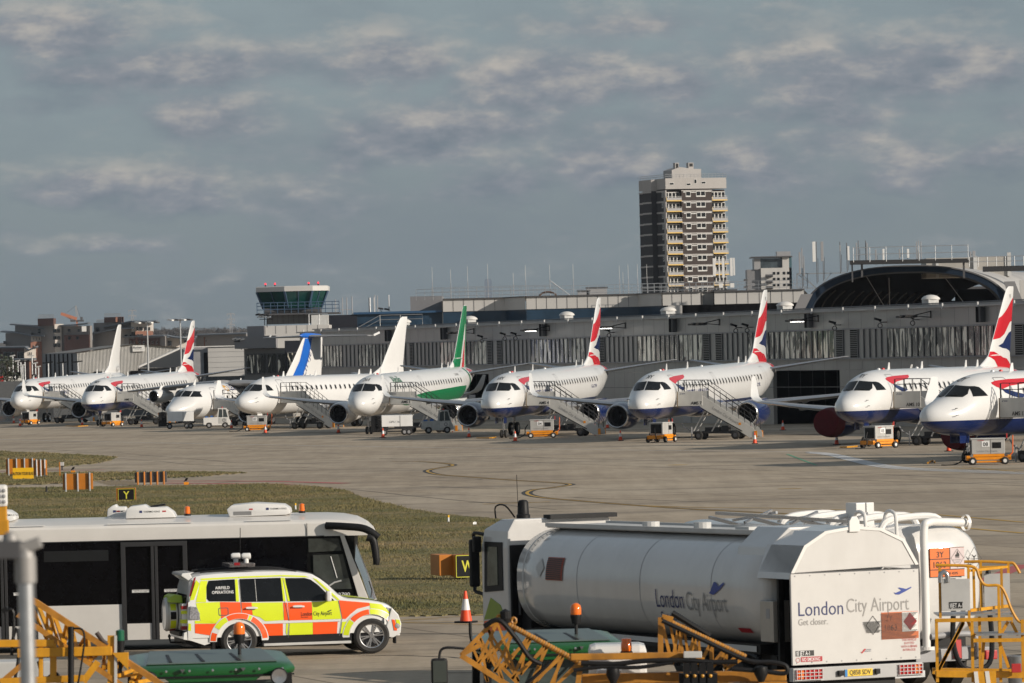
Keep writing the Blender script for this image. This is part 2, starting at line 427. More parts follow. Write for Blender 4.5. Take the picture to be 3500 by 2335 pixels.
        part('inlet_duct', MB().lathe([(.5, .68), (.9, .70), (1.25, .70)], (ex, ey, ez), 'x', 40), mat('inlet_liner', (.10, .10, .105), .5), e, smooth=True)
        fan = MB().lathe([(1.25, .70), (1.24, .2)], (ex, ey, ez), 'x', 40)
        for k in range(22):
            a = 2*PI*k/22; c, s_ = math.cos(a), math.sin(a); c2, s2 = math.cos(a+.17), math.sin(a+.17)
            fan.add([(ex+1.1, ey + .22*c, ez + .22*s_), (ex+1.2, ey + .22*c2, ez + .22*s2), (ex+1.22, ey + .69*c2, ez + .69*s2), (ex+1.12, ey + .69*c, ez + .69*s_)], [(0, 1, 2, 3)])
        part('fan', fan, mat('fan_titanium', (.05, .05, .055), .4, .6), e)
        part('spinner', MB().lathe([(.78, .001), (.85, .08), (1.0, .16), (1.2, .22)], (ex, ey, ez), 'x', 24), DGREY, e, smooth=True)
        part('exhaust_nozzle', MB().lathe([(3.7, .60), (3.9, .52), (4.6, .36)], (ex, ey, ez), 'x', 28).lathe([(4.3, .3), (4.8, .2), (5.3, .02)], (ex, ey, ez), 'x', 20), mat('exhaust_metal', (.16, .13, .11), .4, .8), e, smooth=True)
        part('engine_pylon', foil(MB(), [(ez + .7, ex + 1.1, ey, 4.6, .09), (ez + .95, ex + 1.4, ey, 4.6, .08)], vert=True), nm, e, smooth=True)
        if cover and sg == cover[0]: part('inlet_cover', MB().lathe([(-.10, .001), (-.09, .7), (-.04, .84), (.5, .935), (.9, .96)], (ex, ey, ez), 'x', 32), mat('shaded_red_canvas_cover', (.085, .004, .008), .9, var=.2), e, smooth=True)  # red darkened so the colour carries the shadow on the cover
        # stabiliser
        sx = L - 4.6
        so = part('tailplane', foil(MB(), [(sg*.4, sx, 4.05, 2.9, .1), (sg*5.9, sx + 2.9, 4.82, 1.25, .09), (sg*6.04, sx + 3.2, 4.84, .8, .08)]), WINGG, t, smooth=True)
        part('leading_edge', MB().loft([[(sx + .12, sg*.9, 4.11), (sx + .5, sg*.9, 4.24), (sx + .5, sg*.9, 4.00)], [(sx + 2.86, sg*5.85, 4.81), (sx + 3.02, sg*5.85, 4.87), (sx + 3.02, sg*5.85, 4.75)]]), ALU, so, smooth=True)
    # fin
    SE = [(4.35, -7.9, -1.75), (4.75, -7.3, -1.85), (5.1, -6.45, -1.9), (5.45, -5.75, -1.93), (6.2, -5.15, -1.80), (8, -3.72, -1.42), (9.6, -2.42, -1.05), (9.88, -2.12, -1.0), (9.93, -1.9, -1.02)]
    zf = [a[0] for a in SE]; fle = pchip(zf, [a[1] for a in SE]); fte = pchip(zf, [a[2] for a in SE])
    def fhalf(x, z):
        z = min(max(z, 4.35), 9.93); le, te = fle(z), fte(z); c = te - le; u = min(max((x - L - le) / c, 0), 1); T = .07 * min(c, 4.5) / c
        if z < 5.4: T *= 1.15
        return 5*T*c*(.2969*math.sqrt(u) - .126*u - .3516*u*u + .2843*u**3 - .1036*u**4)
    rings = []
    for i in range(33):
        z = 4.35 + (9.93 - 4.35) * i / 32; le, te = fle(z), fte(z); us = [(1 - math.cos(PI*k/18)) / 2 for k in range(19)]
        xsn = [L + le + (te - le) * u for u in us]
        rings.append([(x, fhalf(x, z), z) for x in xsn] + [(x, -fhalf(x, z), z) for x in xsn[-2:0:-1]])
    fin = part('fin', MB().loft(rings), WHITE, t, smooth=True)
    def fmap(kind):
        z0, x0, kx, kz = FINX[kind]
        def f(zx, zy):
            z = 9.9 - (zy - z0) / kz; x = -1.0 + (zx - .024*(zy - z0) - x0) / kx
            zc = min(max(z, 4.4), 9.9); x = min(max(x, fle(zc) + .015), fte(zc) - .01)
            return (L + x, -(fhalf(L + x, z) + .012), z)
        return f
    if ba and code != 'YY':
        fm2 = fmap('H')
        decal('fin_red_band', [(1850, 165), (1830, 190), (1800, 235), (1775, 270), (1740, 310), (1705, 335), (1690, 410), (1665, 492), (1720, 480), (1760, 450), (1790, 400), (1815, 360), (1842, 345), (1848, 250)], fm2, RED, fin, 4)
        decal('fin_blue_band', [(1836, 425), (1805, 440), (1780, 470), (1745, 520), (1700, 542), (1740, 558), (1780, 565), (1810, 580), (1828, 610), (1834, 520)], fm2, BLUE, fin, 4)
        decal('fin_red_band', [(1638, 583), (1665, 585), (1700, 605), (1740, 630), (1780, 640), (1805, 665), (1824, 692), (1822, 738), (1760, 742), (1692, 725), (1690, 700), (1660, 650), (1618, 618)], fm2, RED, fin, 4)
        text('fin_letters', code, lambda u, v: (L - 1.95 + u, -(fhalf(L - 1.9 + u, 9.2) + .015), 9.15 + v), GTXT, fin, .36, .01)
        part('tail_ring', decal_mb([(L-2.6, 3.3), (L-1.6, 3.55), (L-1.5, 4.35), (L-3.2, 4.62), (L-3.1, 4.3), (L-2.3, 4.0)], lambda x, z: fu.side(x, z, .012), 3), RED, t, smooth=True, fix=False)
    if livery == 'green':
        fm2 = fmap('E')
        decal('fin_green_field', [(215, 142), (262, 142), (258, 400), (252, 560), (248, 745), (128, 738), (128, 610)], fm2, GREEN, fin, 5)
        def f3(zx, zy): a = fm2(zx, zy); return (a[0], a[1] - .008, a[2])
        def f4(zx, zy): a = fm2(zx, zy); return (a[0], a[1] - .016, a[2])
        decal('fin_white_band', [(241, 315), (244, 315), (234, 745), (178, 745)], f3, WHITE, fin, 4)
        decal('fin_red_wedge', [(234, 470), (237, 470), (225, 745), (196, 745)], f4, RED, fin, 4)
        decal('green_side_band', [(8.2, 2.42), (11, 2.75), (16, 2.98), (L-9.4, 3.15), (L-7.0, 3.15), (L-7.1, 2.3), (L-9, 2.0), (L-12, 1.86), (15, 1.95), (10.5, 2.05), (8.6, 2.2)], lambda x, z: fu.side(x, z, .010), GREEN, t, 5)
        ringp = [(L-5.6, 4.55), (L-5.0, 4.6), (L-4.6, 3.9), (L-4.5, 3.3), (L-4.9, 2.75), (L-5.9, 2.45), (L-6.3, 2.6), (L-5.3, 3.2), (L-5.2, 3.9)]
        decal('green_tail_ring', ringp, lambda x, z: fu.side(x, z, .012), GREEN, t, 4)
        decal('red_tail_panel', [(L-3.9, 3.9), (L-2.4, 3.9), (L-1.9, 4.3), (L-3.3, 4.5), (L-4.3, 4.5)], lambda x, z: fu.side(x, z, .012), RED, t, 4)
        text('airline_name', 'Alitalia', lambda u, v: fu.side(6.9 + u, 3.98 + v, .012), mat('dark_green_lettering', (.01, .10, .05), .5), t, .78, .015, 1.25, sub=.12)
        text('registration', 'EI-RNC', lambda u, v: fu.side(L-9.9 + u, 4.05 + v*.8, .012), GTXT, t, .34, .01, 1.2)
        text('nose_name', 'CityLiner', lambda u, v: fu.side(3.55 + u, 3.05 + v, .012), GTXT, t, .17, .0, 1.2)
    if ba:
        mp = lambda zx, zy: fu.side(4.35 + (zx - 645) / 41, 3.70 - (zy - 895) / 140, .010)
        decal('red_ribbon', [(643, 828), (660, 815), (705, 806), (805, 800), (795, 822), (770, 838), (735, 846), (700, 855), (668, 878), (652, 860), (644, 842)], mp, RED, t, 4)
        decal('blue_ribbon', [(664, 872), (690, 887), (715, 905), (752, 928), (722, 950), (695, 930), (674, 905)], mp, BLUE, t, 4)
        text('airline_name', 'BRITISH AIRWAYS', lambda u, v: fu.side(7.3 + u, 2.92 + v, .012), NTXT, t, .56, .01, 1.22, sub=.1)
        if reg: text('registration', reg, lambda u, v: fu.side(L-11.0 + u, 3.0 + v, .012), NTXT, t, .36, .01, 1.35, sub=.1)
    if code: text('nose_code', code, lambda u, v: fu.front(u * 1.0, 4.28 + v, .02), BTXT, t, .30, .012, 1.25, 'CENTER')
    # undercarriage (reaches the ground whatever the pitch)
    zg = lambda x: -x * pitch - o.z
    wheel_pair(t, 3.6, 0, .31, .17, zg(3.6), 1.5)
    mgx = 18.0 if e190 else 14.9
    for sg in (-1, 1): wheel_pair(t, mgx, sg*2.95, .50, .26, zg(mgx), 1.8)
    parts('gear_door', MB().box(2.5, 3.3, -.33, -.31, 1.05, 1.5).box(2.5, 3.3, .31, .33, 1.05, 1.5), BLUE if ba and code != 'YY' else WHITE, t)
    return t, fu
GR = R(1)
PL = {}
PL['YY'] = make_ejet('leftmost jet of the row, plain white fin, letters YY over its windscreen', 36.24, 620, 75, 1342, R(15), 'ba', 'YY', None, .018)
PL['YM'] = make_ejet('navy-bellied jet lettered YM with its flag fin in front of the ribbed warehouse', 36.24, 585, 320, 1342, R(15), 'ba', 'YM', None, .018)
PL['D'] = make_ejet('all-white jet with plain fin and no lettering, behind the generator marked 07', 29.9, 520, 857, 1339, R(30.5), 'white', None, None, .0)
PL['E'] = make_ejet('jet with a green, white and red tail fin and a green side stripe', 36.24, 474, 1240, 1341, R(14.6), 'green', 'NC', None, .018)
PL['YN'] = make_ejet('navy-bellied jet lettered YN with registration G-LCYN, behind generator 04', 36.24, 434.8, 1700, 1338.6, R(14.6), 'ba', 'YN', 'G-LCYN', .018)
PL['YK'] = make_ejet('navy-bellied jet lettered YK with registration G-LCYK, behind stairs AMS 7', 36.24, 404, 2207, 1337, R(17.5), 'ba', 'YK', 'G-LCYK', .018)
PL['YF'] = make_ejet('navy-bellied jet lettered YF, one engine under a red cover, behind stairs AMS 10', 29.9, 361.6, 2923, 1337, R(26.5), 'ba', 'YF', None, .0, cover=(1,))
PL['YD'] = make_ejet('nearest navy-bellied jet, lettered YD, cut off by the right edge', 29.9, 306, 3240, 1358, R(43), 'ba', 'YD', None, .0, cover=(1,))
# four-engined high-wing regional jet
def make_rj():
    L = 28.0
    st = [(0, .02, 1.62, 1.58), (.08, .3, 1.86, 1.34), (.3, .54, 2.02, 1.16), (.8, .88, 2.28, .98), (1.5, 1.18, 2.62, .86), (2.0, 1.34, 2.88, .81), (2.6, 1.50, 3.36, .78), (3.2, 1.60, 3.68, .76),
          (4.2, 1.70, 3.93, .74), (5.5, 1.78, 4.08, .73), (18, 1.78, 4.15, .73), (21, 1.66, 4.2, 1.0), (24, 1.2, 4.2, 1.9), (26.5, .7, 4.1, 2.7), (L, .35, 3.9, 3.2)]
    fu = Fus(st); phi = R(31); Y = 553; W = P(612, 1364, Y)
    o = Vector((W.x, W.y, 0)) - Vector((math.sin(phi), math.cos(phi), 0)) * 1.8
    t = thing('airliner', 'high-wing airliner with a blue striped T-tail, between jets YM and the all-white one', 'airliner', o, PI/2 - phi, 'airliners parked nose out along the terminal pier')
    part('fuselage', fu.mesh(), fusmat('fuselage_white', 'plain'), t, smooth=True)
    CB = mat('bright_blue_paint', (.015, .12, .50), .25, coat=.3)
    for sg in (-1, 1):
        part('windscreen_pane', decal_mb([(sg*.05, 2.92), (sg*.85, 2.90), (sg*.78, 3.40), (sg*.05, 3.48)], lambda y, z: fu.front(y, z, .015), 3), GLASS, t, fix=False)
        part('windscreen_pane', decal_mb([(sg*.92, 2.88), (sg*1.38, 2.86), (sg*1.22, 3.36), (sg*.86, 3.42)], lambda y, z: fu.front(y, z, .015), 3), GLASS, t, fix=False)
        part('cockpit_side_window', decal_mb([(2.75, 2.85), (3.5, 2.85), (3.45, 3.3), (3.0, 3.42)], lambda x, z: fu.side(x, z, .015, sg), 2), GLASS, t, fix=False)
        for k in range(19):
            x = 7.4 + k * .84
            part('cabin_window', decal_mb(rrect(x, 2.72, .26, .38, .1, 2), lambda a, b: fu.side(a, b, .012, sg), 1), GLASS, t, fix=False)
        secs = [(sg*.8, 8.9, 4.05, 4.6, .14), (sg*4, 9.7, 3.98, 3.9, .13), (sg*9, 11.0, 3.72, 2.8, .12), (sg*13.1, 12.1, 3.45, 1.7, .11)]
        w = part('wing', foil(MB(), secs), WINGG, t, smooth=True)
        for ey, ex in ((4.3, 8.2), (8.1, 9.3)):
            e = part('engine_nacelle', MB().lathe([(.1, .58), (.5, .64), (1.3, .66), (2.2, .56), (2.9, .42)], (ex, sg*ey, 2.95), 'x', 30), WHITE, t, smooth=True)
            part('inlet_lip', MB().lathe([(.4, .44), (.1, .47), (0, .52), (.1, .58)], (ex, sg*ey, 2.95), 'x', 30), ALU, e, smooth=True)
            part('fan', MB().lathe([(.4, .44), (.7, .44), (.7, .001)], (ex, sg*ey, 2.95), 'x', 30), mat('fan_titanium', (.05, .05, .055), .4, .6), e, smooth=True)
            part('engine_pylon', foil(MB(), [(3.45, ex + .9, sg*ey, 3.0, .09), (3.95, ex + 1.3, sg*ey, 3.0, .08)], vert=True), WHITE, e)
        part('tailplane', foil(MB(), [(sg*.05, 24.1, 8.42, 2.6, .1), (sg*6.1, 25.6, 8.35, 1.3, .09)]), WINGG, t, smooth=True)
        part('tailplane_tip', MB().bar((26.8, sg*6.1, 8.36), (27.5, sg*6.35, 8.62), .05, .2), WHITE, t)
    fs = [(3.9, 17.6, 26.6), (4.3, 20.0, 26.6), (6, 21.6, 26.8), (8.1, 23.4, 27.0), (8.45, 23.9, 26.9), (8.55, 24.3, 26.6)]
    def half(x, z):
        z = min(max(z, 3.9), 8.55); le = np.interp(z, [a[0] for a in fs], [a[1] for a in fs]); te = np.interp(z, [a[0] for a in fs], [a[2] for a in fs])
        c = te - le; u = min(max((x - le) / c, 0), 1); return 5*.055*min(c, 5)*(.2969*math.sqrt(u) - .126*u - .3516*u*u + .2843*u**3 - .1036*u**4)
    rings = []
    for z, le, te in fs:
        xx = [le + (te - le) * (1 - math.cos(PI*k/14)) / 2 for k in range(15)]
        rings.append([(x, half(x, z), z) for x in xx] + [(x, -half(x, z), z) for x in xx[-2:0:-1]])
    fin = part('fin', MB().loft(rings), WHITE, t, smooth=True)
    part('fin_bullet', MB().lathe([(22.9, .001), (23.2, .16), (23.9, .27), (25, .25), (26.6, .12), (27.0, .01)], (0, 0, 8.48), 'x', 20), CB, t, smooth=True)
    fm = lambda x, z: (x, -(half(x, z) + .02), z)
    decal('fin_blue_band', [(21.1, 4.3), (22.9, 4.3), (24.1, 6.0), (25.0, 8.2), (23.75, 8.2), (22.6, 6)], fm, CB, fin, 4)
    text('airline_name', 'CITYJET', lambda u, v: fm(23.5 + u*.46 - v*.6, 4.35 + u*.86 + v*.55), NTXT, fin, .95, .0, 1.0, sub=.15)
    text('slogan', 'LEINSTER', lambda u, v: fu.side(8.4 + u, 3.45 + v, .015), NTXT, t, .62, .012, 1.15, sub=.1)
    text('slogan', 'RUGBY', lambda u, v: fu.side(10.2 + u, 3.1 + v, .015), NTXT, t, .34, .01, 1.1)
    part('slogan_ball', MB().mi(0).loft([[fu.side(7.9 + .32*math.cos(a), 3.6 + .28*math.sin(a), .014) for a in [2*PI*k/16 for k in range(16)]], [fu.side(7.93 + .2*math.cos(a), 3.56 + .17*math.sin(a), .014) for a in [2*PI*k/16 for k in range(16)]]], cap=False), mat('gold_logo', (.6, .3, .03), .5), t, fix=False)
    decal('blue_swoosh', [(12.6, 3.2), (14.2, 3.75), (15.0, 3.9), (14.8, 3.65), (13.4, 3.2), (12.7, 2.95)], lambda x, z: fu.side(x, z, .014), CB, t, 3)
    decal('blue_swoosh', [(11.6, 1.7), (13.2, 2.2), (15.2, 2.45), (15.0, 2.15), (13.4, 1.8), (12.0, 1.4)], lambda x, z: fu.side(x, z, .014), CB, t, 3)
    decal('navy_rear', [(15, 1.5), (19, 1.9), (23, 3.0), (22.8, 2.0), (20, 1.2), (16, .95)], lambda x, z: fu.side(x, z, .014), NTXT, t, 3)
    seam = mat('panel_seam', (.22, .22, .23), .5)
    a = rrect(5.6, 2.6, 1.0, 2.2, .2, 6); b = rrect(5.6, 2.6, .93, 2.13, .17, 6)
    part('passenger_door', ring_mb(a, b, lambda x, z: fu.side(x, z, .01)), seam, t, fix=False)
    for q in (4.2, 12): part('antenna', MB().prism([(q, 4.0), (q + .4, 4.0), (q + .5, 4.5), (q + .35, 4.5)], 'y', -.02, .02), WHITE, t)
    wheel_pair(t, 3.2, 0, .30, .16, 0, 1.0)
    for sg in (-1, 1): wheel_pair(t, 14.0, sg*2.2, .48, .25, 0, 1.2)
    return t, fu
PL['CJ'] = make_rj()
gm = MATS.get('x')
def ground_material():
    m = bpy.data.materials.new('apron_concrete'); m.use_nodes = True; nt = m.node_tree; N = nt.nodes; L = nt.links; b = N['Principled BSDF']
    tc = N.new('ShaderNodeTexCoord')
    def noise(sc, det, rough=.6, s=(1, 1, 1), dist=0):
        mp = N.new('ShaderNodeMapping'); mp.inputs['Scale'].default_value = s; mp.inputs['Rotation'].default_value = (0, 0, R(-14)); L.new(tc.outputs['Object'], mp.inputs['Vector'])
        n = N.new('ShaderNodeTexNoise'); n.inputs['Scale'].default_value = sc; n.inputs['Detail'].default_value = det; n.inputs['Roughness'].default_value = rough; n.inputs['Distortion'].default_value = dist
        L.new(mp.outputs[0], n.inputs['Vector']); return n.outputs['Fac']
    def rp(src, st):
        r = N.new('ShaderNodeValToRGB'); e = r.color_ramp.elements
        while len(e) < len(st): e.new(.5)
        for i, (p, c) in enumerate(st): e[i].position = p; e[i].color = (*c, 1)
        L.new(src, r.inputs['Fac']); return r.outputs['Color']
    def mix(f, a, bb, mode='MIX'):
        x = N.new('ShaderNodeMix'); x.data_type = 'RGBA'; x.blend_type = mode
        if isinstance(f, float): x.inputs['Factor'].default_value = f
        else: L.new(f, x.inputs['Factor'])
        L.new(a, x.inputs['A']); L.new(bb, x.inputs['B']); return x.outputs['Result']
    base = rp(noise(.05, 8, .62), [(.32, (.345, .283, .212)), (.5, (.405, .338, .258)), (.7, (.455, .388, .302))])
    fine = rp(noise(3, 8, .7), [(.3, (.80, .80, .80)), (.7, (1.08, 1.08, 1.08))])
    streak = rp(noise(.6, 6, .6, (1.6, .10, 1)), [(.35, (.86, .85, .84)), (.62, (1.05, 1.05, 1.05))])
    c = mix(1., base, fine, 'MULTIPLY'); c = mix(.8, c, streak, 'MULTIPLY')
    # slabs: each of its own tone, dark sealed joints
    mp = N.new('ShaderNodeMapping'); mp.inputs['Rotation'].default_value = (0, 0, R(-17)); L.new(tc.outputs['Object'], mp.inputs['Vector'])
    br = N.new('ShaderNodeTexBrick'); br.inputs['Scale'].default_value = 1; br.inputs['Brick Width'].default_value = 7.5; br.inputs['Row Height'].default_value = 6.0; br.inputs['Mortar Size'].default_value = .045
    br.inputs['Color1'].default_value = (.86, .86, .87, 1); br.inputs['Color2'].default_value = (1.08, 1.07, 1.05, 1); br.inputs['Mortar'].default_value = (.28, .27, .26, 1); br.offset = 0
    L.new(mp.outputs[0], br.inputs['Vector']); c = mix(.75, c, br.outputs['Color'], 'MULTIPLY')
    # resurfaced strips and tyre / oil stains
    st = rp(noise(.09, 3, .5, (1, 3.0, 1), .6), [(.57, (1, 1, 1)), (.60, (.78, .79, .80))]); c = mix(1., c, st, 'MULTIPLY')
    oil = rp(noise(.35, 7, .7, (1, .5, 1)), [(.62, (1, 1, 1)), (.78, (.55, .53, .52))]); c = mix(1., c, oil, 'MULTIPLY')
    L.new(c, b.inputs['Base Color']); b.inputs['Roughness'].default_value = .85; b.inputs['Specular IOR Level'].default_value = .25
    bp = N.new('ShaderNodeBump'); bp.inputs['Strength'].default_value = .3; bp.inputs['Distance'].default_value = .02; L.new(noise(6, 8, .7), bp.inputs['Height']); L.new(bp.outputs[0], b.inputs['Normal'])
    return m
g = part('ground', MB().box(-2400, 2400, -25, 8100, -1, 0), ground_material()); tag(g, kind='structure')
# dark service road and stand area nearer the pier
asph = mat('stand_asphalt', (.085, .08, .078), .85, var=.25, scale=.5, bump=.3)
def sheet(name, pts, z, m, kind='structure', n=1):
    v = [G(x, y, z) if len(q) == 2 else Vector((x, y, z)) for q in pts for x, y in [q[:2]]]
    return tag(part(name, MB().add(v, [tuple(range(len(v)))]), m), kind=kind)
pp0, pp1 = Vector((-75, 780, 0)), Vector((60, 346, 0))
# grass
def grass_mat():
    m = bpy.data.materials.new('rough_grass'); m.use_nodes = True; nt = m.node_tree; N = nt.nodes; L = nt.links; b = N['Principled BSDF']
    tc = N.new('ShaderNodeTexCoord'); n = N.new('ShaderNodeTexNoise'); n.inputs['Scale'].default_value = .16; n.inputs['Detail'].default_value = 10; n.inputs['Roughness'].default_value = .7
    L.new(tc.outputs['Object'], n.inputs['Vector'])
    r = N.new('ShaderNodeValToRGB'); e = r.color_ramp.elements; e.new(.5); e[0].position = .36; e[1].position = .52; e[2].position = .66
    e[0].color = (.115, .118, .052, 1); e[1].color = (.18, .155, .076, 1); e[2].color = (.25, .195, .112, 1)
    L.new(n.outputs['Fac'], r.inputs['Fac'])
    n2 = N.new('ShaderNodeTexNoise'); n2.inputs['Scale'].default_value = 5; n2.inputs['Detail'].default_value = 6; L.new(tc.outputs['Object'], n2.inputs['Vector'])
    r2 = N.new('ShaderNodeValToRGB'); r2.color_ramp.elements[0].color = (.72, .72, .72, 1); r2.color_ramp.elements[1].color = (1.22, 1.2, 1.15, 1); r2.color_ramp.elements[0].position = .3; r2.color_ramp.elements[1].position = .7
    L.new(n2.outputs['Fac'], r2.inputs['Fac']); x = N.new('ShaderNodeMix'); x.data_type = 'RGBA'; x.blend_type = 'MULTIPLY'; x.inputs['Factor'].default_value = 1
    L.new(r.outputs[0], x.inputs['A']); L.new(r2.outputs[0], x.inputs['B']); L.new(x.outputs['Result'], b.inputs['Base Color']); b.inputs['Roughness'].default_value = .9; b.inputs['Specular IOR Level'].default_value = .15
    return m
GM = grass_mat()
G1 = [(-300, 1672), (0, 1668), (280, 1664), (560, 1659), (760, 1655), (900, 1652), (1050, 1660), (1130, 1668), (1191, 1678), (1213, 1688), (1236, 1700), (1400, 1739), (1521, 1757), (1750, 1777), (2000, 1795), (2100, 1900), (2100, 2094), (1660, 2098), (1400, 2103), (600, 2120), (-300, 2140)]
G2 = [(-200, 1617), (0, 1617), (170, 1614), (560, 1612), (800, 1612), (842, 1615), (700, 1626), (600, 1632), (470, 1637), (330, 1641), (200, 1652), (0, 1658), (-200, 1660)]
G3 = [(-200, 1540), (0, 1541), (190, 1549), (330, 1556), (402, 1561), (380, 1572), (330, 1582), (190, 1596), (0, 1604), (-200, 1606)]
def dense(poly, k=14):
    out = []
    for i in range(len(poly)):
        a, b = poly[i], poly[(i+1) % len(poly)]
        for j in range(k): 
            u = j / k; out.append((a[0] + (b[0]-a[0])*u, a[1] + (b[1]-a[1])*u + (random.uniform(-1.6, 1.6) if j else 0)))
    return out
gpolys = []
for nm, gp in (('grass_verge', G1), ('grass_island', G2), ('grass_strip', G3)):
    gp = dense(gp); v = [G(x, y, .03) for x, y in gp]; gpolys.append([(p.x, p.y) for p in v])
    n = len(v); vv = v + [Vector((p.x, p.y, -.02)) for p in v]
    tag(part(nm, MB().add(vv, [tuple(range(n))] + [(i, (i+1) % n, (i+1) % n + n, i + n) for i in range(n)]), GM), kind='structure')
def inside(x, y, pg):
    c = False; j = len(pg) - 1
    for i in range(len(pg)):
        if (pg[i][1] > y) != (pg[j][1] > y) and x < (pg[j][0]-pg[i][0]) * (y-pg[i][1]) / (pg[j][1]-pg[i][1]) + pg[i][0]: c = not c
        j = i
    return c
rng = np.random.default_rng(5); V = []; Fc = []
def blades(pg, n, hmin, hmax, w):
    xs = [p[0] for p in pg]; ys = [p[1] for p in pg]; cnt = 0
    X0, X1, Y0, Y1 = min(xs), max(xs), min(ys), max(ys)
    while cnt < n:
        x = rng.uniform(X0, X1); y = Y0 + (Y1 - Y0) * rng.uniform() ** 1.25
        if not inside(x, y, pg) or abs(x) > .1 * y + 2: continue
        cnt += 1; cl = .5 + .5 * math.sin(x*.7 + 3*math.sin(y*.11)) * math.sin(y*.23 + x*.31)
        h0 = hmin + (hmax - hmin) * cl
        for _ in range(3):
            a = rng.uniform(0, 2*PI); h = h0 * rng.uniform(.5, 1.2); px, py = x + rng.normal(0, .06), y + rng.normal(0, .1); o = len(V)
            lx, ly = rng.normal(0, .4*h), rng.normal(0, .4*h); c, s = math.cos(a)*w, math.sin(a)*w
            V.extend([(px - c, py - s, .02), (px + c, py + s, .02), (px + lx, py + ly, .03 + h)]); Fc.append((o, o+1, o+2))
blades(gpolys[0], 75000, .025, .095, .016); blades(gpolys[1], 6000, .04, .10, .025); blades(gpolys[2], 6000, .04, .10, .03)
mb = MB(); mb.v = V; mb.f = Fc; mb.m = [0] * len(Fc)
tag(part('grass_tufts', mb, GM, fix=False), 'short rough green and straw coloured grass beside the taxiway', 'grass', kind='stuff')
# markings
YMK = mat('yellow_marking', (.50, .30, .05), .8, var=.2, scale=2, dirt=.4, dscale=1)
KMK = mat('black_marking', (.035, .034, .034), .85, var=.3, scale=2)
WMK = mat('white_marking', (.55, .55, .55), .8, var=.15, scale=2, dirt=.3, dscale=1)
RMK = mat('red_marking', (.42, .10, .10), .85, var=.2, scale=1, dirt=.3, dscale=1)
def line(name, pts, w, m, z, smooth=True):
    q = [G(x, y, z) for x, y in pts]; q = crv(q, 8) if smooth else q; mb = MB(); vs = []
    for i, p in enumerate(q):
        d = (q[min(i+1, len(q)-1)] - q[max(i-1, 0)]); n = Vector((-d.y, d.x, 0)).normalized() * w / 2
        vs += [p + n, p - n]
    mb.add(vs, [(2*i, 2*i+2, 2*i+3, 2*i+1) for i in range(len(q)-1)])
    return tag(part(name, mb, m, fix=False), kind='structure')
T1 = [(1340, 1578), (1440, 1578), (1530, 1585), (1545, 1592), (1475, 1604), (1462, 1612), (1500, 1622), (1600, 1630), (1750, 1641), (1900, 1650), (1950, 1656), (1900, 1665), (1820, 1675), (1803, 1688), (1850, 1700), (1960, 1710), (2160, 1726), (2400, 1742), (2700, 1756)]
line('taxiway_marking', T1, .5, KMK, .006); line('taxiway_marking', T1, .16, YMK, .012)
line('taxiway_marking', [(2160, 1727), (2400, 1734), (2700, 1738), (3100, 1752), (3500, 1785)], .20, YMK, .010)
line('taxiway_marking', [(3250, 1800), (3380, 1812), (3500, 1822)], .25, YMK, .010)
line('taxiway_marking', [(2290, 1589), (2340, 1589)], .8, YMK, .010); line('taxiway_marking', [(2660, 1671), (2740, 1669)], .5, YMK, .010)
line('taxiway_marking', [(1650, 1723), (1880, 1715)], .35, YMK, .010); line('taxiway_marking', [(1600, 1718), (1960, 1716)], .2, KMK, .008)
for i in range(5): line('stand_marking', [(3130 + 40*i, 1600 - 3*i + 7), (3520, 1597 + 5*i)], .10, YMK, .010)
line('apron_edge_line', [(-20, 1502), (500, 1513), (1000, 1522), (1500, 1530), (1900, 1535), (2400, 1541), (2760, 1545)], .22, WMK, .010)
for k in range(3):
    line('road_edge_line', [(2760, 1544 + 2*k), (2830, 1549 + 3*k), (2900, 1562 + 5*k), (2990, 1583 + 5*k), (3100, 1598 + 3*k), (3300, 1607 + 3*k), (3520, 1614 + 3*k)], .34, WMK, .010)
line('road_marking', [(2690, 1552), (2790, 1590)], .16, mat('green_marking', (.10, .30, .18), .8), .010)
for a, b_ in (((700, 2108), (1100, 2090)), ((900, 2130), (1660, 2124)), ((1200, 2127), (1500, 2115)), ((1350, 2120), (1700, 2099)), ((1380, 2128), (1700, 2136))): line('road_edge_line', [a, b_], .09, YMK, .010)
for i in range(9): line('hazard_hatch', [(318 + i*6, 1644 + i*1.7), (455 + i*2, 1642 + i*1.8)], .28, YMK if i % 2 else KMK, .010)
line('hold_marking', [(560, 1644), (900, 1645), (1180, 1652)], .8, RMK, .010); line('hold_marking', [(560, 1651), (800, 1653), (1000, 1655)], .8, RMK, .010)
line('hold_marking', [(-20, 1612), (180, 1608), (360, 1606)], .5, RMK, .010); line('hold_marking', [(3365, 1985), (3500, 1930)], .5, RMK, .010)
# slab joints and cracks that show in the photograph
cracks = [[(-20, 1512), (300, 1520), (700, 1535), (1200, 1552)], [(0, 1530), (400, 1549), (800, 1580), (1200, 1587)], [(900, 1585), (1500, 1560), (2300, 1552)], [(1300, 1565), (2100, 1592), (3000, 1622), (3500, 1640)],
 [(1400, 1660), (1700, 1672), (2000, 1668)], [(1960, 1700), (2400, 1716), (2900, 1722), (3500, 1716)], [(1400, 1625), (1650, 1640)], [(2700, 1632), (3200, 1650), (3500, 1660)], [(1200, 1672), (1460, 1700), (1900, 1742)],
 [(1236, 1703), (1400, 1742), (1521, 1760), (1750, 1780)], [(2100, 1614), (2500, 1605), (3000, 1600)], [(1750, 1560), (2200, 1575), (2800, 1580)], [(2300, 1690), (2900, 1680), (3500, 1668)], [(400, 1566), (700, 1590), (1100, 1600)], [(1480, 2300), (1900, 2292)], [(1000, 2230), (1500, 2245), (1640, 2250)], [(1000, 2160), (1640, 2166)]]
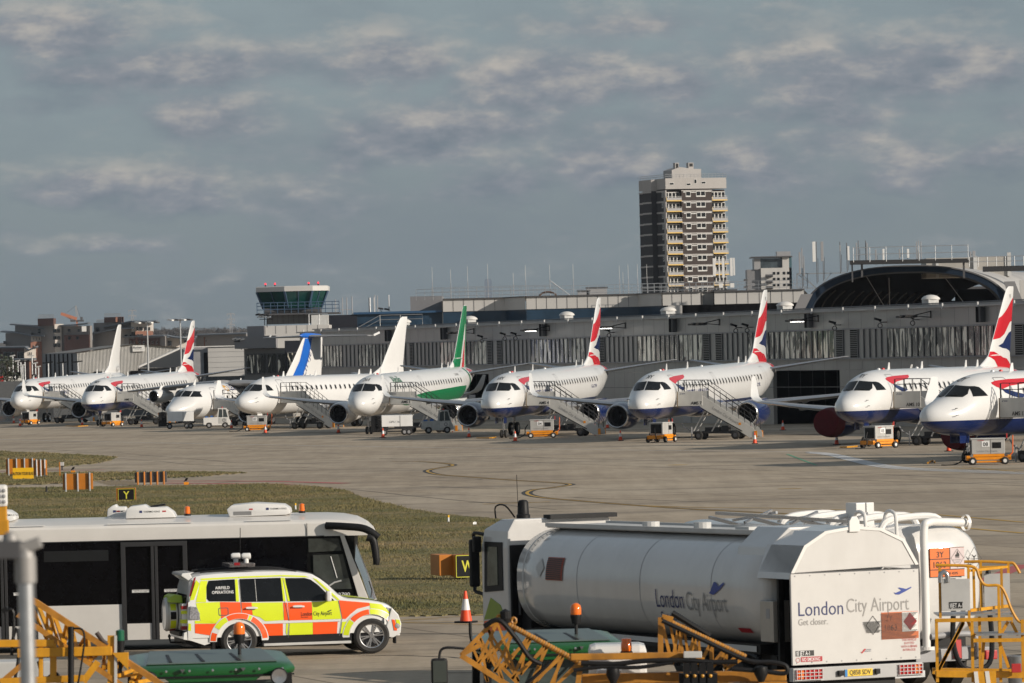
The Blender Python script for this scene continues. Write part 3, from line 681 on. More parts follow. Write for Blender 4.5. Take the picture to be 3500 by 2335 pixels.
for c in cracks:
    line('slab_joint', [(x, y + random.uniform(-1.5, 1.5)) for x, y in [(c[i][0] + (c[i+1][0]-c[i][0])*u, c[i][1] + (c[i+1][1]-c[i][1])*u) for i in range(len(c)-1) for u in (0, .25, .5, .75)] + [c[-1]]], .09, KMK, .005)
LPL = ['tall thin lamp post left of the first warehouse wall, black head high above the boards', 'slim lamp post just right of the tall thin one at the far left', 'slim lamp post next to another slim one at the far left', 'white-headed double lamp post below the orange brick block', 'tall lamp post with a black head standing over the second number 4 board', 'short lamp post right of the second number 4 board', 'short lamp post over the white site cabin', 'twin-headed lamp post before the left bay of the shaded blue-grey warehouse side', 'twin-headed lamp post before the middle of the shaded blue-grey warehouse side', 'twin-headed lamp post at the corner of the ribbed warehouse gable', 'small lamp post half hidden by the dark evergreen tree', 'small lamp post closest to the warehouse left edge']
# ---------------------------------------------------------------- pier and terminal
CLAD = mat('pier_grey_cladding', (.26, .255, .25), .35, .3, var=.06, scale=.4, dirt=.12, dscale=.5)
CLAD2 = mat('pier_rib_cladding', (.24, .235, .23), .4, .3, var=.08, scale=.4, dirt=.15, dscale=.5)
CLADL = mat('light_fascia_cladding', (.50, .49, .475), .5, var=.05, scale=.3, dirt=.12, dscale=.4)
CLADM = mat('upper_grey_cladding', (.20, .20, .21), .5, var=.06, scale=.3)
NAVYG = mat('navy_glazed_cladding', (.018, .042, .075), .3, var=.25, scale=.7, bump=.1)
ROOFM = mat('roof_membrane', (.42, .41, .40), .6, var=.12, scale=.5, dirt=.25, dscale=.4)
DARKI = mat('dark_interior', (.008, .008, .009), 1., var=.2, spec=0)
LOUV = mat('louvre_metal', (.10, .10, .10), .5, .3)
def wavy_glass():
    m = bpy.data.materials.new('pier_glass_painted_reflections'); m.use_nodes = True; nt = m.node_tree; N = nt.nodes; L = nt.links; b = N['Principled BSDF']
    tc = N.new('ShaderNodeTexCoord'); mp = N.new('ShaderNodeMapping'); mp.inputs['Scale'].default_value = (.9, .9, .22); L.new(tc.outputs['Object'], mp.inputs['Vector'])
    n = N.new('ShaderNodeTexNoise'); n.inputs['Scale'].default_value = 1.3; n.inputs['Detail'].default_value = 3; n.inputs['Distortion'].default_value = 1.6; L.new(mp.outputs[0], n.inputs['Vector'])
    r = N.new('ShaderNodeValToRGB'); e = r.color_ramp.elements; e[0].position = .48; e[1].position = .53; e[0].color = (.012, .015, .015, 1); e[1].color = (.85, .80, .68, 1)  # bright cream streaks painted on as reflections of sunlit surroundings
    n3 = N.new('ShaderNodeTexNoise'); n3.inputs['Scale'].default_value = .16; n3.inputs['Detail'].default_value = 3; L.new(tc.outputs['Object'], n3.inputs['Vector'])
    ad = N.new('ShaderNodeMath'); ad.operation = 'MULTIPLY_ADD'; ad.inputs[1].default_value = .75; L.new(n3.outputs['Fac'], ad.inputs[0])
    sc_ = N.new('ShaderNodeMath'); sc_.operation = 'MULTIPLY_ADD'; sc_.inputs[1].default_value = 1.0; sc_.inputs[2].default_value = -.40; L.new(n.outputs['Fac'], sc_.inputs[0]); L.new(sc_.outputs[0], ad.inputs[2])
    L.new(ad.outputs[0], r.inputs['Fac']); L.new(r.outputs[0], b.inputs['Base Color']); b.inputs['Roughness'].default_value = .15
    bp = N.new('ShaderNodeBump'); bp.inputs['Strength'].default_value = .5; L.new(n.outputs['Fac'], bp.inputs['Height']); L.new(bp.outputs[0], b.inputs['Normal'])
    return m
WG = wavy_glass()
PA = P(3200, 1212, 440); PB = P(1160, 1256, 607)
A2 = Vector((PA.x, PA.y, 0)); B2 = Vector((PB.x, PB.y, 0)); pd = (A2 - B2).normalized()    # along the pier, towards the camera
pier_rz = math.atan2(pd.y, pd.x)
pn = Vector((pd.y, -pd.x, 0))                # outward normal; local -y
Lp0 = -16.0; Lp1 = (A2 - B2).length + 60     # local x range, x=0 at B2
pier = thing('terminal_pier', 'long grey clad terminal pier with a strip of tall windows behind the parked jets', 'terminal', B2, pier_rz)
SZ, WT, RZ_ = 5.3, 7.5, 8.95
def lx(px):     # local x on the pier face of a photo column
    d = ray(px, 1200); o = Vector((0, 0, 0)); # solve o + d*t = B2 + pd*s in plan
    det = d.x * (-pd.y) - d.y * (-pd.x)
    t = (B2.x * (-pd.y) - B2.y * (-pd.x)) / det
    return (d.y * t - B2.y) / pd.y if abs(pd.y) > .1 else 0
opens = [(lx(1592), lx(1668)), (lx(2640), lx(2868)), (lx(3560), lx(3700))]
wm = MB()
def wallseg(mb, x0, x1, z0, z1, y0=0, y1=.3): mb.box(x0, x1, y0, y1, z0, z1)
wallseg(wm, Lp0, Lp1, 7.62, RZ_)
part('upper_wall', wm, CLAD, pier)
wm = MB(); x = Lp0
for a, b_ in opens:
    wallseg(wm, x, a, 0, 4.35); x = b_
wallseg(wm, x, Lp1, 0, 4.35); wallseg(wm, Lp0, Lp1, 4.36, 5.2)
part('lower_wall', wm, mat('pier_lower_cladding', (.30, .29, .275), .5, .1, var=.08, scale=.4, dirt=.25, dscale=.4), pier)
for oa, ob in opens: part('undercroft', MB().box(oa, ob, 14, 14.3, 0, 4.35).box(oa - .3, oa, .3, 14, 0, 4.35).box(ob, ob + .3, .3, 14, 0, 4.35).box(oa, ob, .3, 14, 4.3, 4.34), DARKI, pier)
part('sill', MB().box(Lp0, Lp1, -.22, .3, 5.2, 5.3).box(Lp0, Lp1, -.08, .3, 7.5, 7.62), CLADM, pier)
part('roof', MB().box(Lp0 - .2, Lp1, -.35, 16, RZ_, RZ_ + .12).box(Lp0, Lp1, 1.6, 16, RZ_ + .12, RZ_ + .30), ROOFM, pier)
part('gutter_rail', MB().tube([(Lp0, 1.4, RZ_ + .36), (Lp1, 1.4, RZ_ + .36)], .05, 6), DGREY, pier)
# window strip: glazed bays, ribbed bays, louvres
segs = [(1085, 1170, 'g'), (1170, 1225, 'r'), (1225, 1345, 'g'), (1345, 1400, 'r'), (1400, 1413, 'l'), (1413, 1505, 'r'), (1505, 1530, 'g'), (1530, 1662, 'g'), (1665, 1683, 'l'), (1683, 1698, 'r'), (1698, 1716, 'l'), (1716, 1815, 'r'), (1815, 2000, 'g'),
        (2000, 2048, 'r'), (2048, 2068, 'l'), (2068, 2180, 'r'), (2180, 2402, 'g'), (2404, 2427, 'l'), (2427, 2446, 'r'), (2446, 2470, 'l'), (2470, 2557, 'r'), (2557, 2852, 'g'), (2858, 2884, 'l'), (2884, 2906, 'r'), (2906, 2934, 'l'),
        (2934, 3035, 'r'), (3035, 3420, 'g'), (3425, 3444, 'l'), (3444, 3470, 'r'), (3470, 3500, 'l'), (3500, 3620, 'r')]
gl = MB(); mu = MB()
part('rib_wall', MB().box(Lp0, Lp1, .02, .3, 5.3, 7.5), CLAD2, pier)
for p0, p1, k in segs:
    a, b_ = lx(p0), lx(p1)
    if k == 'l':
        mb = MB().box(a, b_, .0, .15, 5.32, 7.48)
        mb.mi(1)
        for i in range(14): mb.box(a + .08, b_ - .08, -.03, .02, 5.42 + i*.145, 5.50 + i*.145)
        part('louvre', mb, [DARKI, LOUV], pier); continue
    n = max(1, round((b_ - a) / (1.30 if k == 'g' else 1.42)))
    for i in range(n):
        u0, u1 = a + (b_ - a) * i / n, a + (b_ - a) * (i + 1) / n
        mu.box(u0 - .06, u0 + .06, -.07, .16, 5.3, 7.5)
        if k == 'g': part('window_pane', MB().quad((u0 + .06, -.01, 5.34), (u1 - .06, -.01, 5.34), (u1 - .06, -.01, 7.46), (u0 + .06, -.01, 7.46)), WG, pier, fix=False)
parts('mullion', mu, mat('mullion_grey', (.11, .11, .11), .5), pier, key=lambda v: -v[0])
# panel joints of the upper band, downpipe stubs
jm = MB(); x = Lp0
while x < Lp1: jm.box(x, x + .035, -.004, 0, 7.63, RZ_ - .01).box(x, x + .035, -.004, 0, 4.40, 5.18).box(x, x + .03, -.004, 0, 1.2, 4.3); x += 2.9
jm.box(Lp0, opens[0][0], -.005, 0, 3.0, 3.05).box(opens[0][1], Lp1, -.005, 0, 3.0, 3.05)
part('panel_joints', jm, DGREY, pier)
dm = MB(); x = Lp0 + 3
while x < Lp1: dm.bar((x, -.38, RZ_ + .32), (x, -.38, RZ_ - .1), .10, .16); x += 7.3
parts('roof_bracket', dm, LGREY, pier)
for px in (2160, 2330, 1010 + 0, 1180, 2540, 1600, 3150):
    a = lx(px) 
    if a < Lp0: continue
    part('door', MB().box(a, a + 2.2, -.05, 0, .02, 2.4).mi(1).box(a + .9, a + 1.5, -.06, -.05, 1.3, 1.9), [GREY, LGREY], pier)
# roof domes
def dome(px, w):
    a = lx(px); t = thing('roof_vent', DL.pop(0), 'roof vent', B2 + pd * a - pn * 2.2 + Vector((0, 0, RZ_ + .3)), pier_rz, 'domed vents on the pier roof'); t.scale = (.52, .52, .62)
    part('base', MB().box(-1.6, 1.2, -.8, .8, 0, .62), LGREY, t, bevel=.03)
    part('dome', MB().lathe([(.55, 1.35), (.62, 1.4), (.78, 1.3), (1.0, .95), (1.12, .5), (1.16, .001)], (.0, 0, .05), 'z', 28), mat('vent_dome_white', (.62, .60, .57), .35, dirt=.15, var=.04), t, smooth=True)
DL = ['domed roof vent in front of the blue glazed wall, left of the white fin', 'domed roof vent just left of the green fin', 'domed roof vent between the green fin and the YN fin', 'domed roof vent between the YN fin and the YK fin',
      'domed roof vent half hidden behind the YK fin', 'domed roof vent on the pier below the big arched opening']
for px in (1312, 1535, 1862, 2205, 2600, 3093): dome(px, 0)
# floodlights and cameras on the pier wall
fl0 = None
def floodlight(px, pz, lit, label):
    a = lx(px); t = thing('floodlight', label, 'floodlight', B2 + pd * a + Vector((0, 0, pz)), pier_rz, 'floodlights on brackets along the pier wall')
    part('bracket', MB().bar((0, 0, .35), (0, -1.5, .05), .07).bar((0, 0, -.1), (0, -1.5, .05), .06).bar((0, -.02, -.15), (0, -.02, .4), .09), BLACK, t)
    h = part('lamp_head', MB().box(-.6, .6, -2.3, -1.3, -.08, .12).box(-.35, .35, -2.7, -2.3, -.10, .06), BLACK, t, bevel=.02)
    part('lamp_glass', MB().box(-.5, -.05, -2.2, -1.4, -.12, -.08).box(.05, .5, -2.2, -1.4, -.12, -.08), LENS if lit else GREY, h)
FLS = [(1622, 0, 'unlit floodlight on a bracket just right of the green fin'), (1880, 1, 'lit floodlight on a bracket on the pier between the green and YN fins'), (2140, 1, 'lit floodlight on a bracket just right of the YN fin'), (2462, 0, 'unlit floodlight on a bracket left of the YK fin'),
       (2800, 1, 'lit floodlight on a bracket right of the YK fin'), (3185, 0, 'unlit floodlight on a bracket left of the gate number 8 sign')]
for px, l, lb in FLS: floodlight(px, 8.35, l, lb)
CC = [(1667, 7.75, 'beside the green fin on its right'), (1745, 7.9, 'left of a pair between the green and YN fins'), (1782, 7.9, 'right of a pair between the green and YN fins'), (2103, 7.9, 'below the lit floodlight right of the YN fin'), (2538, 7.95, 'farther left of the two under grey boxes by the YK fin'), (2577, 7.95, 'nearest to the YK fin on its left side'),
      (2877, 7.9, 'hanging from a ring right of the YK fin'), (3033, 8.0, 'under a grey box below the domed vent at the arch'), (3145, 8.1, 'just left of the unlit floodlight near the gate number 8 sign')]
for px, z, lb in CC:
    t = thing('security_camera', 'black wall camera ' + lb, 'camera', B2 + pd * lx(px) + Vector((0, 0, z)), pier_rz, 'security cameras on the pier wall')
    part('arm', MB().tube([(0, 0, 0), (0, -.5, 0), (0, -.6, .12)], .04, 6).lathe([(-.03, .2), (.03, .2), (.03, .15), (-.03, .15)], (0, -.55, -.25), 'x', 14), BLACK, t)
    part('camera_body', MB().bar((0, -.45, .14), (0, -1.0, .30), .2, .16), BLACK, t)
for px, s in ((3363, '8'), (2775, '7'), (2310, '6'), (1865, '5'), (1335, '3'), (1526, '4')):
    t = thing('gate_sign', 'dark gate number board reading %s, standing off the grey pier wall' % s, 'gate sign', B2 + pd * lx(px) + Vector((0, 0, 7.75)), pier_rz, 'gate number boards on the pier')
    part('board', MB().box(-.06, .06, -.58, -.03, 0, 1.15), BLACK, t, bevel=.02); part('housing', MB().box(.06, .5, -.42, -.03, .02, 1.12), DGREY, t)
    text('gate_number', s, lambda u, v: (-.065, -.31 - u, .25 + v), mat('yellow_lettering', (.75, .5, .08), .5), t, .9, .0, .7, 'CENTER')
# ---- upper terminal (sawtooth fascia)
ut = thing('terminal_building', 'upper terminal storey with pale fascia panels over a navy glazed band', 'terminal', (0, 0, 0))
def X(px, Y, z=10): return P(px, 1167.5 + (0), Y).x + (H - z) * -ROLL * -1 * 0 + ROLL * (P(px, 1167.5, Y).z - z) * -1
Y0, Y1, Y2, Y3 = 662, 655, 648, 650
face = [(1405, 670), (1515, 662), (1728, 662), (1800, 655), (2185, 655), (2266, 648), (2398, 648), (2400, 651), (2441, 651), (2443, 648), (2752, 648)]
pts = [Vector((P(x, 1100, y).x, y, 0)) for x, y in face]
def strip(a, b, z0, z1, d=.0):
    n = Vector((-(b - a).y, (b - a).x, 0)).normalized(); 
    if n.y > 0: n = -n
    p, q = a + n * d, b + n * d; return [(p.x, p.y, z0), (q.x, q.y, z0), (q.x, q.y, z1), (p.x, p.y, z1)]
fa = MB(); nv = MB(); cop = MB(); jn = MB()
for i in range(1, len(pts) - 1):
    a, b_ = pts[i], pts[i+1]
    fa.add(strip(a, b_, 11.12, 12.5, .10), [(0, 1, 2, 3)]); nv.add(strip(a, b_, 8.6, 11.12, 0), [(0, 1, 2, 3)])
    cop.bar(a + Vector((0, -.12, 12.55)), b_ + Vector((0, -.12, 12.55)), .4, .12); 
    fa.add([(a.x, a.y - .1, 11.12), (b_.x, b_.y - .1, 11.12), (b_.x, b_.y, 11.12), (a.x, a.y, 11.12)], [(0, 1, 2, 3)])
    n = max(1, round((b_ - a).length / 1.18)) if (b_ - a).length > 2 else 0
    for k in range(n + 1):
        if n: q = a.lerp(b_, k / n); jn.box(q.x - .02, q.x + .02, q.y - .13, q.y - .10, 11.14, 12.46)
part('fascia', fa, CLADL, ut, fix=False); part('glazed_band', nv, NAVYG, ut, fix=False); part('coping', cop, DGREY, ut); part('fascia_joints', jn, DGREY, ut)
part('roof_slab', MB().add([(p.x, p.y + .1, 12.48) for p in pts[1:]] + [(pts[-1].x + 3, 700, 12.48), (pts[1].x, 700, 12.48)], [tuple(range(len(pts) + 1))]), ROOFM, ut, fix=False)
part('pale_pier', MB().box(P(2285, 1100, 647.6).x, P(2333, 1100, 647.6).x, 647.7, 648.2, 8.6, 11.1), CLADL, ut)
part('glazed_corner', MB().box(P(2270, 1100, 648).x, P(2745, 1100, 648).x, 647.88, 648, 8.6, 11.1), DARKI, ut)
# lower-left navy block and grey plant box
nb = thing('terminal_wing', 'low navy blue clad wing of the terminal to the left of the fascia panels', 'terminal wing')
xa, xb, xc = P(1120, 1100, 664).x, P(1222, 1100, 664).x, P(1513, 1100, 664).x
part('dark_wall', MB().box(xa, xb, 662.5, 690, 8.2, 11.05), mat('navy_dark_cladding', (.012, .014, .022), .5, var=.2), nb)
part('navy_wall', MB().box(xb, xc, 662.7, 690, 8.2, 11.05), NAVYG, nb)
part('parapet', MB().box(xa + 3, xc, 662.3, 690, 11.06, 11.3), mat('navy_trim', (.03, .08, .16), .4), nb)
part('plant_room', MB().box(P(1404, 1100, 668).x, P(1512, 1100, 668).x, 668, 690, 11.3, 13.0), CLADM, nb)
part('steps_rail', MB().tube([(xa + 2.6, 661.5, 9.1), (xa + 6, 661.5, 10.9), (xa + 10.8, 661.5, 10.9), (xa + 10.8, 661.5, 9.2)], .05, 6).tube([(xa + 3.4, 661.5, 9.1), (xa + 6, 661.5, 10.4), (xa + 10.8, 661.5, 10.4)], .04, 6)
     .tube([(xa + 6, 661.5, 10.9), (xa + 6, 661.5, 9.2)], .05, 6).tube([(xa + 8.3, 661.5, 10.9), (xa + 8.3, 661.5, 9.2)], .05, 6).bar((xa + 2.2, 661.6, 9.0), (xa + 6, 661.6, 9.6), .3, .12), ALU, nb)
# railings and aerials along the roof
rl = thing('roof_railing', 'thin metal guard railing running along the terminal roof edge', 'railing')
pm = MB(); rm = MB()
def railing(px0, px1, Y, z0, h, n, rm, pm, tube=.024):
    a, b_ = P(px0, 1000, Y), P(px1, 1000, Y)
    for k in range(3): rm.tube([(a.x, Y, z0 + h * (k + 1) / 3), (b_.x, Y, z0 + h * (k + 1) / 3)], tube, 5)
    for k in range(n + 1): x = a.x + (b_.x - a.x) * k / n; pm.tube([(x, Y, z0), (x, Y, z0 + h)], tube, 5)
railing(1422, 2190, 664.5, 12.5, 1.25, 26, rm, pm); railing(1475, 1900, 674, 12.5, 1.5, 11, rm, pm)
railing(2190, 2760, 652, 12.5, 1.15, 24, rm, pm); railing(2195, 2440, 660, 12.5, 1.2, 12, rm, pm)
parts('rail', rm, STEEL, rl); parts('post', pm, STEEL, rl)
mst = [(1479, 913, 'first'), (1542, 921, ''), (1600, 911, ''), (1669, 902, ''), (1756, 932, ''), (1798, 906, ''), (1881, 905, ''), (1961, 903, ''), (2119, 907, ''), (2131, 930, ''), (2149, 904, ''), (2181, 903, ''), (2213, 904, '')]
nth = ['leftmost', 'second from left', 'third from left', 'fourth from left, in front of the distant skyscraper', 'fifth from left, a short one', 'sixth from left', 'seventh from left, with a slanting brace beside it', 'eighth from left', 'ninth from left', 'tenth from left, a short one', 'eleventh from left', 'twelfth from left', 'last, before the dark side of the tower block']
for (px, py, _), s in zip(mst, nth):
    Y = 668; b_ = P(px, 1010, Y); zt = ZW(px, py, Y)
    t = thing('aerial', 'thin whip aerial on the terminal roof, ' + s, 'aerial', (b_.x, Y, 12.5), group='whip aerials on the terminal roof')
    hh = zt - 12.5; part('pole', MB().tube([(0, 0, 0), (-.01, 0, hh * .55)], .036, 6), GREY, t); part('whip', MB().tube([(-.01, 0, hh * .55), (-.02, 0, hh)], .024, 5), LGREY, t)
t = thing('brace_pole', 'slanting pole brace lying from one aerial down to the roof', 'pole', (P(1882, 1000, 668).x, 667.5, 12.5)); part('pole', MB().tube([(0, 0, 1.9), (2.3, 0, .1), (2.9, 0, .1)], .06, 6), STEEL, t)
t = thing('cable_coil', 'brown coil of cable hooped over the roof near the railing', 'cable', (P(1872, 1000, 666).x, 665.5, 12.5)); part('coil', MB().tube([( -1.0*math.cos(R(a)), 0, .62*math.sin(R(a))) for a in range(0, 181, 12)], .12, 6), mat('brown_cable', (.09, .05, .03), .7), t, smooth=True)
# antenna array with big panels
def panel_array(name, label, px, Y, zb, items):
    t = thing(name, label, 'antenna mast', (P(px, 1000, Y).x, Y, zb))
    s = F / Y
    for dx, z0, z1, wd in items:
        part('panel_antenna', MB().box(dx - wd/2, dx + wd/2, -.5, -.3, z0, z1), VWHITE, t, bevel=.02); 
    part('mast_pole', MB().tube([(0, 0, 0), (0, 0, max(i[2] for i in items) + .2)], .06, 8).bar((min(i[0] for i in items), -.2, .9), (max(i[0] for i in items), -.2, .9), .08).bar((min(i[0] for i in items) - .3, 0, .1), (max(i[0] for i in items) + .3, 0, .1), .25), DGREY, t)
    return t
panel_array('antenna_mast', 'cluster of tall white panel antennas on the terminal roof in front of the tower block', 2478, 650, 12.55, [(-1.15, 1.7, 3.7, .3), (-.6, 1.5, 3.8, .12), (-.15, 1.5, 3.7, .28), (.75, 1.7, 3.7, .3), (1.05, 1.75, 3.7, .2), (-.45, .4, .9, .45), (.8, .4, .9, .45)])
# ---- arched hall
ar = thing('arched_hall', 'dark barrel-vaulted hall with curved roof and a huge open arched end', 'arched hall')
def arch(cx, Y, z0, hw, rise, n=40, ex=2.3):
    out = []
    for k in range(n + 1):
        a = PI * (1 - k / n); c, s = math.cos(a), math.sin(a)
        out.append((cx + hw * math.copysign(abs(c) ** (2/ex), c), Y, z0 + rise * abs(s) ** (2/ex)))
    return out
YA, YB = 600, 700; xl, xr = P(2745, 1060, YA).x, P(3455, 1040, YA).x; cx0 = (xl + xr) / 2; hw0 = (xr - xl) / 2; sh = 21.5; z0a = 9.2; ris = 14.25 - z0a
def vault(o, mat_, name, off0, off1):
    mb = MB(); rings = []
    for i in range(15):
        u = i / 14; rings.append(arch(cx0 + sh*u, YA + (YB-YA)*u, z0a, hw0 + off0, ris + off1))
    return part(name, mb.loft(rings, cap=False, closed=False), mat_, ar, smooth=True, fix=False)
vault(0, ROOFM, 'roof_shell', .0, .0); vault(0, DARKI, 'vault_lining', -.5, -.45)
o1 = arch(cx0, YA, z0a, hw0, ris); o2 = arch(cx0, YA, z0a, hw0 - .5, ris - .45); o0 = arch(cx0, YA - .15, z0a, hw0 - .0, ris); o3 = arch(cx0, YA - .15, z0a, hw0 - .8, ris - .6); o4 = arch(cx0, YA + 1.2, z0a, hw0 - 1.0, ris - .75)
part('arch_rim', MB().loft([o1, o0, o3, o4], cap=False, closed=False), mat('navy_arch_rim', (.008, .018, .036), .6, var=.15, spec=.2), ar, fix=False)
part('rim_edge', MB().loft([arch(cx0, YA - .2, z0a, hw0 + .10, ris + .08), arch(cx0, YA - .25, z0a, hw0 - .08, ris - .06)], cap=False, closed=False), DGREY, ar, fix=False)
rbm = MB()
for i in range(1, 14):
    u = i / 16; p = arch(cx0 + sh*u, YA + (YB-YA)*u, z0a, hw0 - .75, ris - .65, 40)
    rbm.tube(p[1:9], .07, 5)
parts('rib', rbm, mat('rib_dull_metal', (.05, .045, .04), .6, .2), ar)
parts('tie_rod', MB().tube([(cx0 - 3.7, 606, 13.3), (cx0 - 1.5, 606, 9.4)], .04, 5).tube([(cx0 + 4, 606, 13.6), (cx0 + 7, 606, 9.4)], .04, 5).tube([(cx0 - 1.0, 612, 13.2), (cx0 - 1.0, 612, 9.3)], .06, 5), GREY, ar)
part('buttress', MB().prism([(xl - 1.35, 9.2), (xl - .3, 9.2), (xl + 1.0, 11.6), (xl - .2, 11.6)], 'y', YA - .6, YA - .3), CLADM, ar)
part('buttress', MB().prism([(xr + .3, 9.2), (xr + 1.6, 9.2), (xr + .4, 12.4), (xr - .7, 12.4)], 'y', YA - .6, YA - .3), CLADM, ar)
part('side_fascia', MB().box(xr + 1.0, xr + 14, YA + .2, YA + .6, 9.2, 12.5), CLADL, ar)
parts('inner_block', MB().box(cx0 + 9.5 , cx0 + 15, 655, 660, 9.2, 12.2), DARKI, ar); parts('inner_block', MB().box(cx0 + 7, cx0 + 26, 662, 664, 9.2, 11.0), DARKI, ar)
bb = thing('rear_terminal_block', 'pale block seen through the far end of the arched hall', 'building', (0, 0, 0)); part('wall', MB().box(cx0 + 15, cx0 + 60, 712, 730, 0, 12.7), CLADL, bb); part('roof', MB().box(cx0 + 14.8, cx0 + 60.2, 711.5, 730.3, 12.7, 13.0), DGREY, bb)
# gantry above the arch
gy = 598
gt = thing('roof_gantry', 'dark steel walkway with railings above the arched hall roof', 'gantry')
xg0, xg1 = P(2905, 880, gy).x, P(3310, 880, gy).x
zg0 = ZW(2905, 898, gy); zg1 = ZW(3310, 884, gy)
part('deck', MB().bar((xg0, gy, zg0), (xg1, gy, zg1 - .2), 1.8, .42), mat('black_steel', (.02, .02, .022), .6), gt)
pm = MB(); rm = MB()
for k in range(8): x = xg0 + .3 + (xg1 - xg0 - .4) * k / 7; pm.tube([(x, gy - .9, zg0), (x, gy - .9, zg0 + 1.55)], .035, 6)
for h in (.8, 1.5): rm.tube([(xg0 + .3, gy - .9, zg0 + h), (xg1, gy - .9, zg0 + h)], .035, 6)
part('railing', rm, STEEL, gt); parts('railing_post', pm, STEEL, gt)
parts('support_leg', MB().bar((xg0 + .2, gy, zg0), (xg0 + .2, gy, zg0 - 2), .15).bar((xg0 + 1.2, gy, zg0), (xg0 + 1.2, gy, zg0 - 1.5), .2).bar((xg1 - .5, gy, zg1), (xg1 - .5, gy, zg1 - 2), .2), DGREY, gt)
xb0 = P(3170, 880, 620).x
pb = thing('plant_room_block', 'pale plant room behind the gantry above the arched hall', 'plant room'); part('wall', MB().box(xb0, xb0 + 9, 622, 630, 13.2, ZW(3400, 878, 622)), mat('beige_render', (.36, .34, .31), .7, dirt=.2, dscale=.3), pb)
parts('pilaster', MB().box(xb0 + 1, xb0 + 1.3, 621.8, 622, 13.2, 15.2).box(xb0 + 5, xb0 + 5.4, 621.8, 622, 13.2, 15.4).box(xb0 + 8.6, xb0 + 9.0, 621.8, 622, 13.2, 15.7), LGREY, pb)
g2 = thing('roof_walkway', 'grey roof walkway with railings at the right edge above the hall', 'walkway'); pm = MB(); rm = MB()
xw0, xw1 = P(3312, 880, 605).x, P(3560, 880, 605).x; zz = ZW(3400, 910, 605)
for k in range(9): x = xw0 + (xw1 - xw0) * k / 8; pm.tube([(x, 605, zz), (x, 605, zz + 1.0)], .045, 6)
for h in (.5, 1.0): rm.tube([(xw0, 605, zz + h), (xw1, 605, zz + h)], .04, 6)
part('deck', MB().box(xw0 + 1.5, xw1, 605, 606.5, zz - .55, zz), mat('black_steel', (.02, .02, .022), .6), g2); part('railing', rm, STEEL, g2); parts('railing_post', pm, STEEL, g2)
def mastpost(px, pyt, pyb, Y, lab, items, w=.045):
    z0, z1 = ZW(px, pyb, Y), ZW(px, pyt, Y); t = thing('mobile_mast', lab, 'antenna', (P(px, pyb, Y).x, Y, z0), group='mobile phone antennas on poles around the arched hall')
    part('pole', MB().tube([(0, 0, 0), (0, 0, (z1 - z0))], w, 6).tube([(.12, 0, .2), (.15, 0, (z1-z0)*.6)], .03, 5), DGREY, t)
    for dx, a, b_, wd in items: part('panel_antenna', MB().box(dx - wd/2, dx + wd/2, -.25, -.1, (z1 - z0)*a, (z1 - z0)*b_), VWHITE if 'white' in lab or 'pale' in lab else GREY, t, bevel=.02)
mastpost(2743, 848, 985, 640, 'antenna pole with three slim panels, leftmost of the poles by the arched hall', [(-.25, .35, .9, .18), (0, .5, 1.0, .15), (.2, .3, .8, .12)])
mastpost(2793, 826, 970, 640, 'antenna pole with a broad white panel, second from the left by the arched hall', [(-.28, .52, 1.0, .34)])
mastpost(2815, 826, 960, 640, 'antenna pole with one long grey panel, third from the left by the arched hall', [(-.1, .5, 1.0, .30)])
mastpost(2873, 827, 935, 640, 'thin antenna pole with a short panel, fourth from the left by the arched hall', [(0, .7, .9, .14)])
mastpost(2896, 830, 930, 640, 'antenna pole with a leaning white panel beside the gantry end', [(.16, .4, .88, .22)])
mastpost(2935, 822, 900, 612, 'double antenna post at the left end of the gantry', [(-.2, .1, .9, .12)]); mastpost(2960, 822, 900, 612, 'antenna post with a side arm on the gantry, second along', [(.12, .1, .9, .12)])
mastpost(2994, 853, 905, 612, 'short antenna on the gantry left of centre', [(0, .1, 1, .14)]); mastpost(3018, 851, 905, 612, 'short antenna with a pale panel near the middle of the gantry', [(0.06, .1, 1, .2)])
mastpost(3075, 852, 885, 612, 'small dark antenna on the middle of the gantry', [(0, .1, 1, .15)]); mastpost(3102, 851, 885, 612, 'small bright white antenna on the middle of the gantry', [(.05, .1, 1, .22)])
mastpost(3134, 826, 900, 612, 'group of tall slim antennas right of the gantry middle', [(0, .2, 1, .1), (.2, .2, 1.05, .1), (.45, .2, 1, .1)])
mastpost(3317, 860, 880, 612, 'pair of stub pipes at the right end of the gantry', [(0, 0, 1, .16), (.35, .0, 1.1, .3)], .1)
tr = thing('lattice_frame', 'steel lattice frame carrying the antenna poles left of the arched hall', 'lattice frame'); mb = MB(); YT = 641
a0, a1, b0, b1 = P(2724, 936, YT), P(2890, 933, YT), P(2724, 985, YT), P(2790, 985, YT)
mb.bar(a0, a1, .1).bar(a0, b0, .1).bar(a0, b1, .08).bar(P(2760, 936, YT), P(2760, 985, YT), .08).bar(b0, b1, .08).bar(P(2840, 935, YT), P(2800, 985, YT), .08).bar(P(2740, 936, YT), P(2790, 985, YT), .07); part('frame', mb, STEEL, tr)
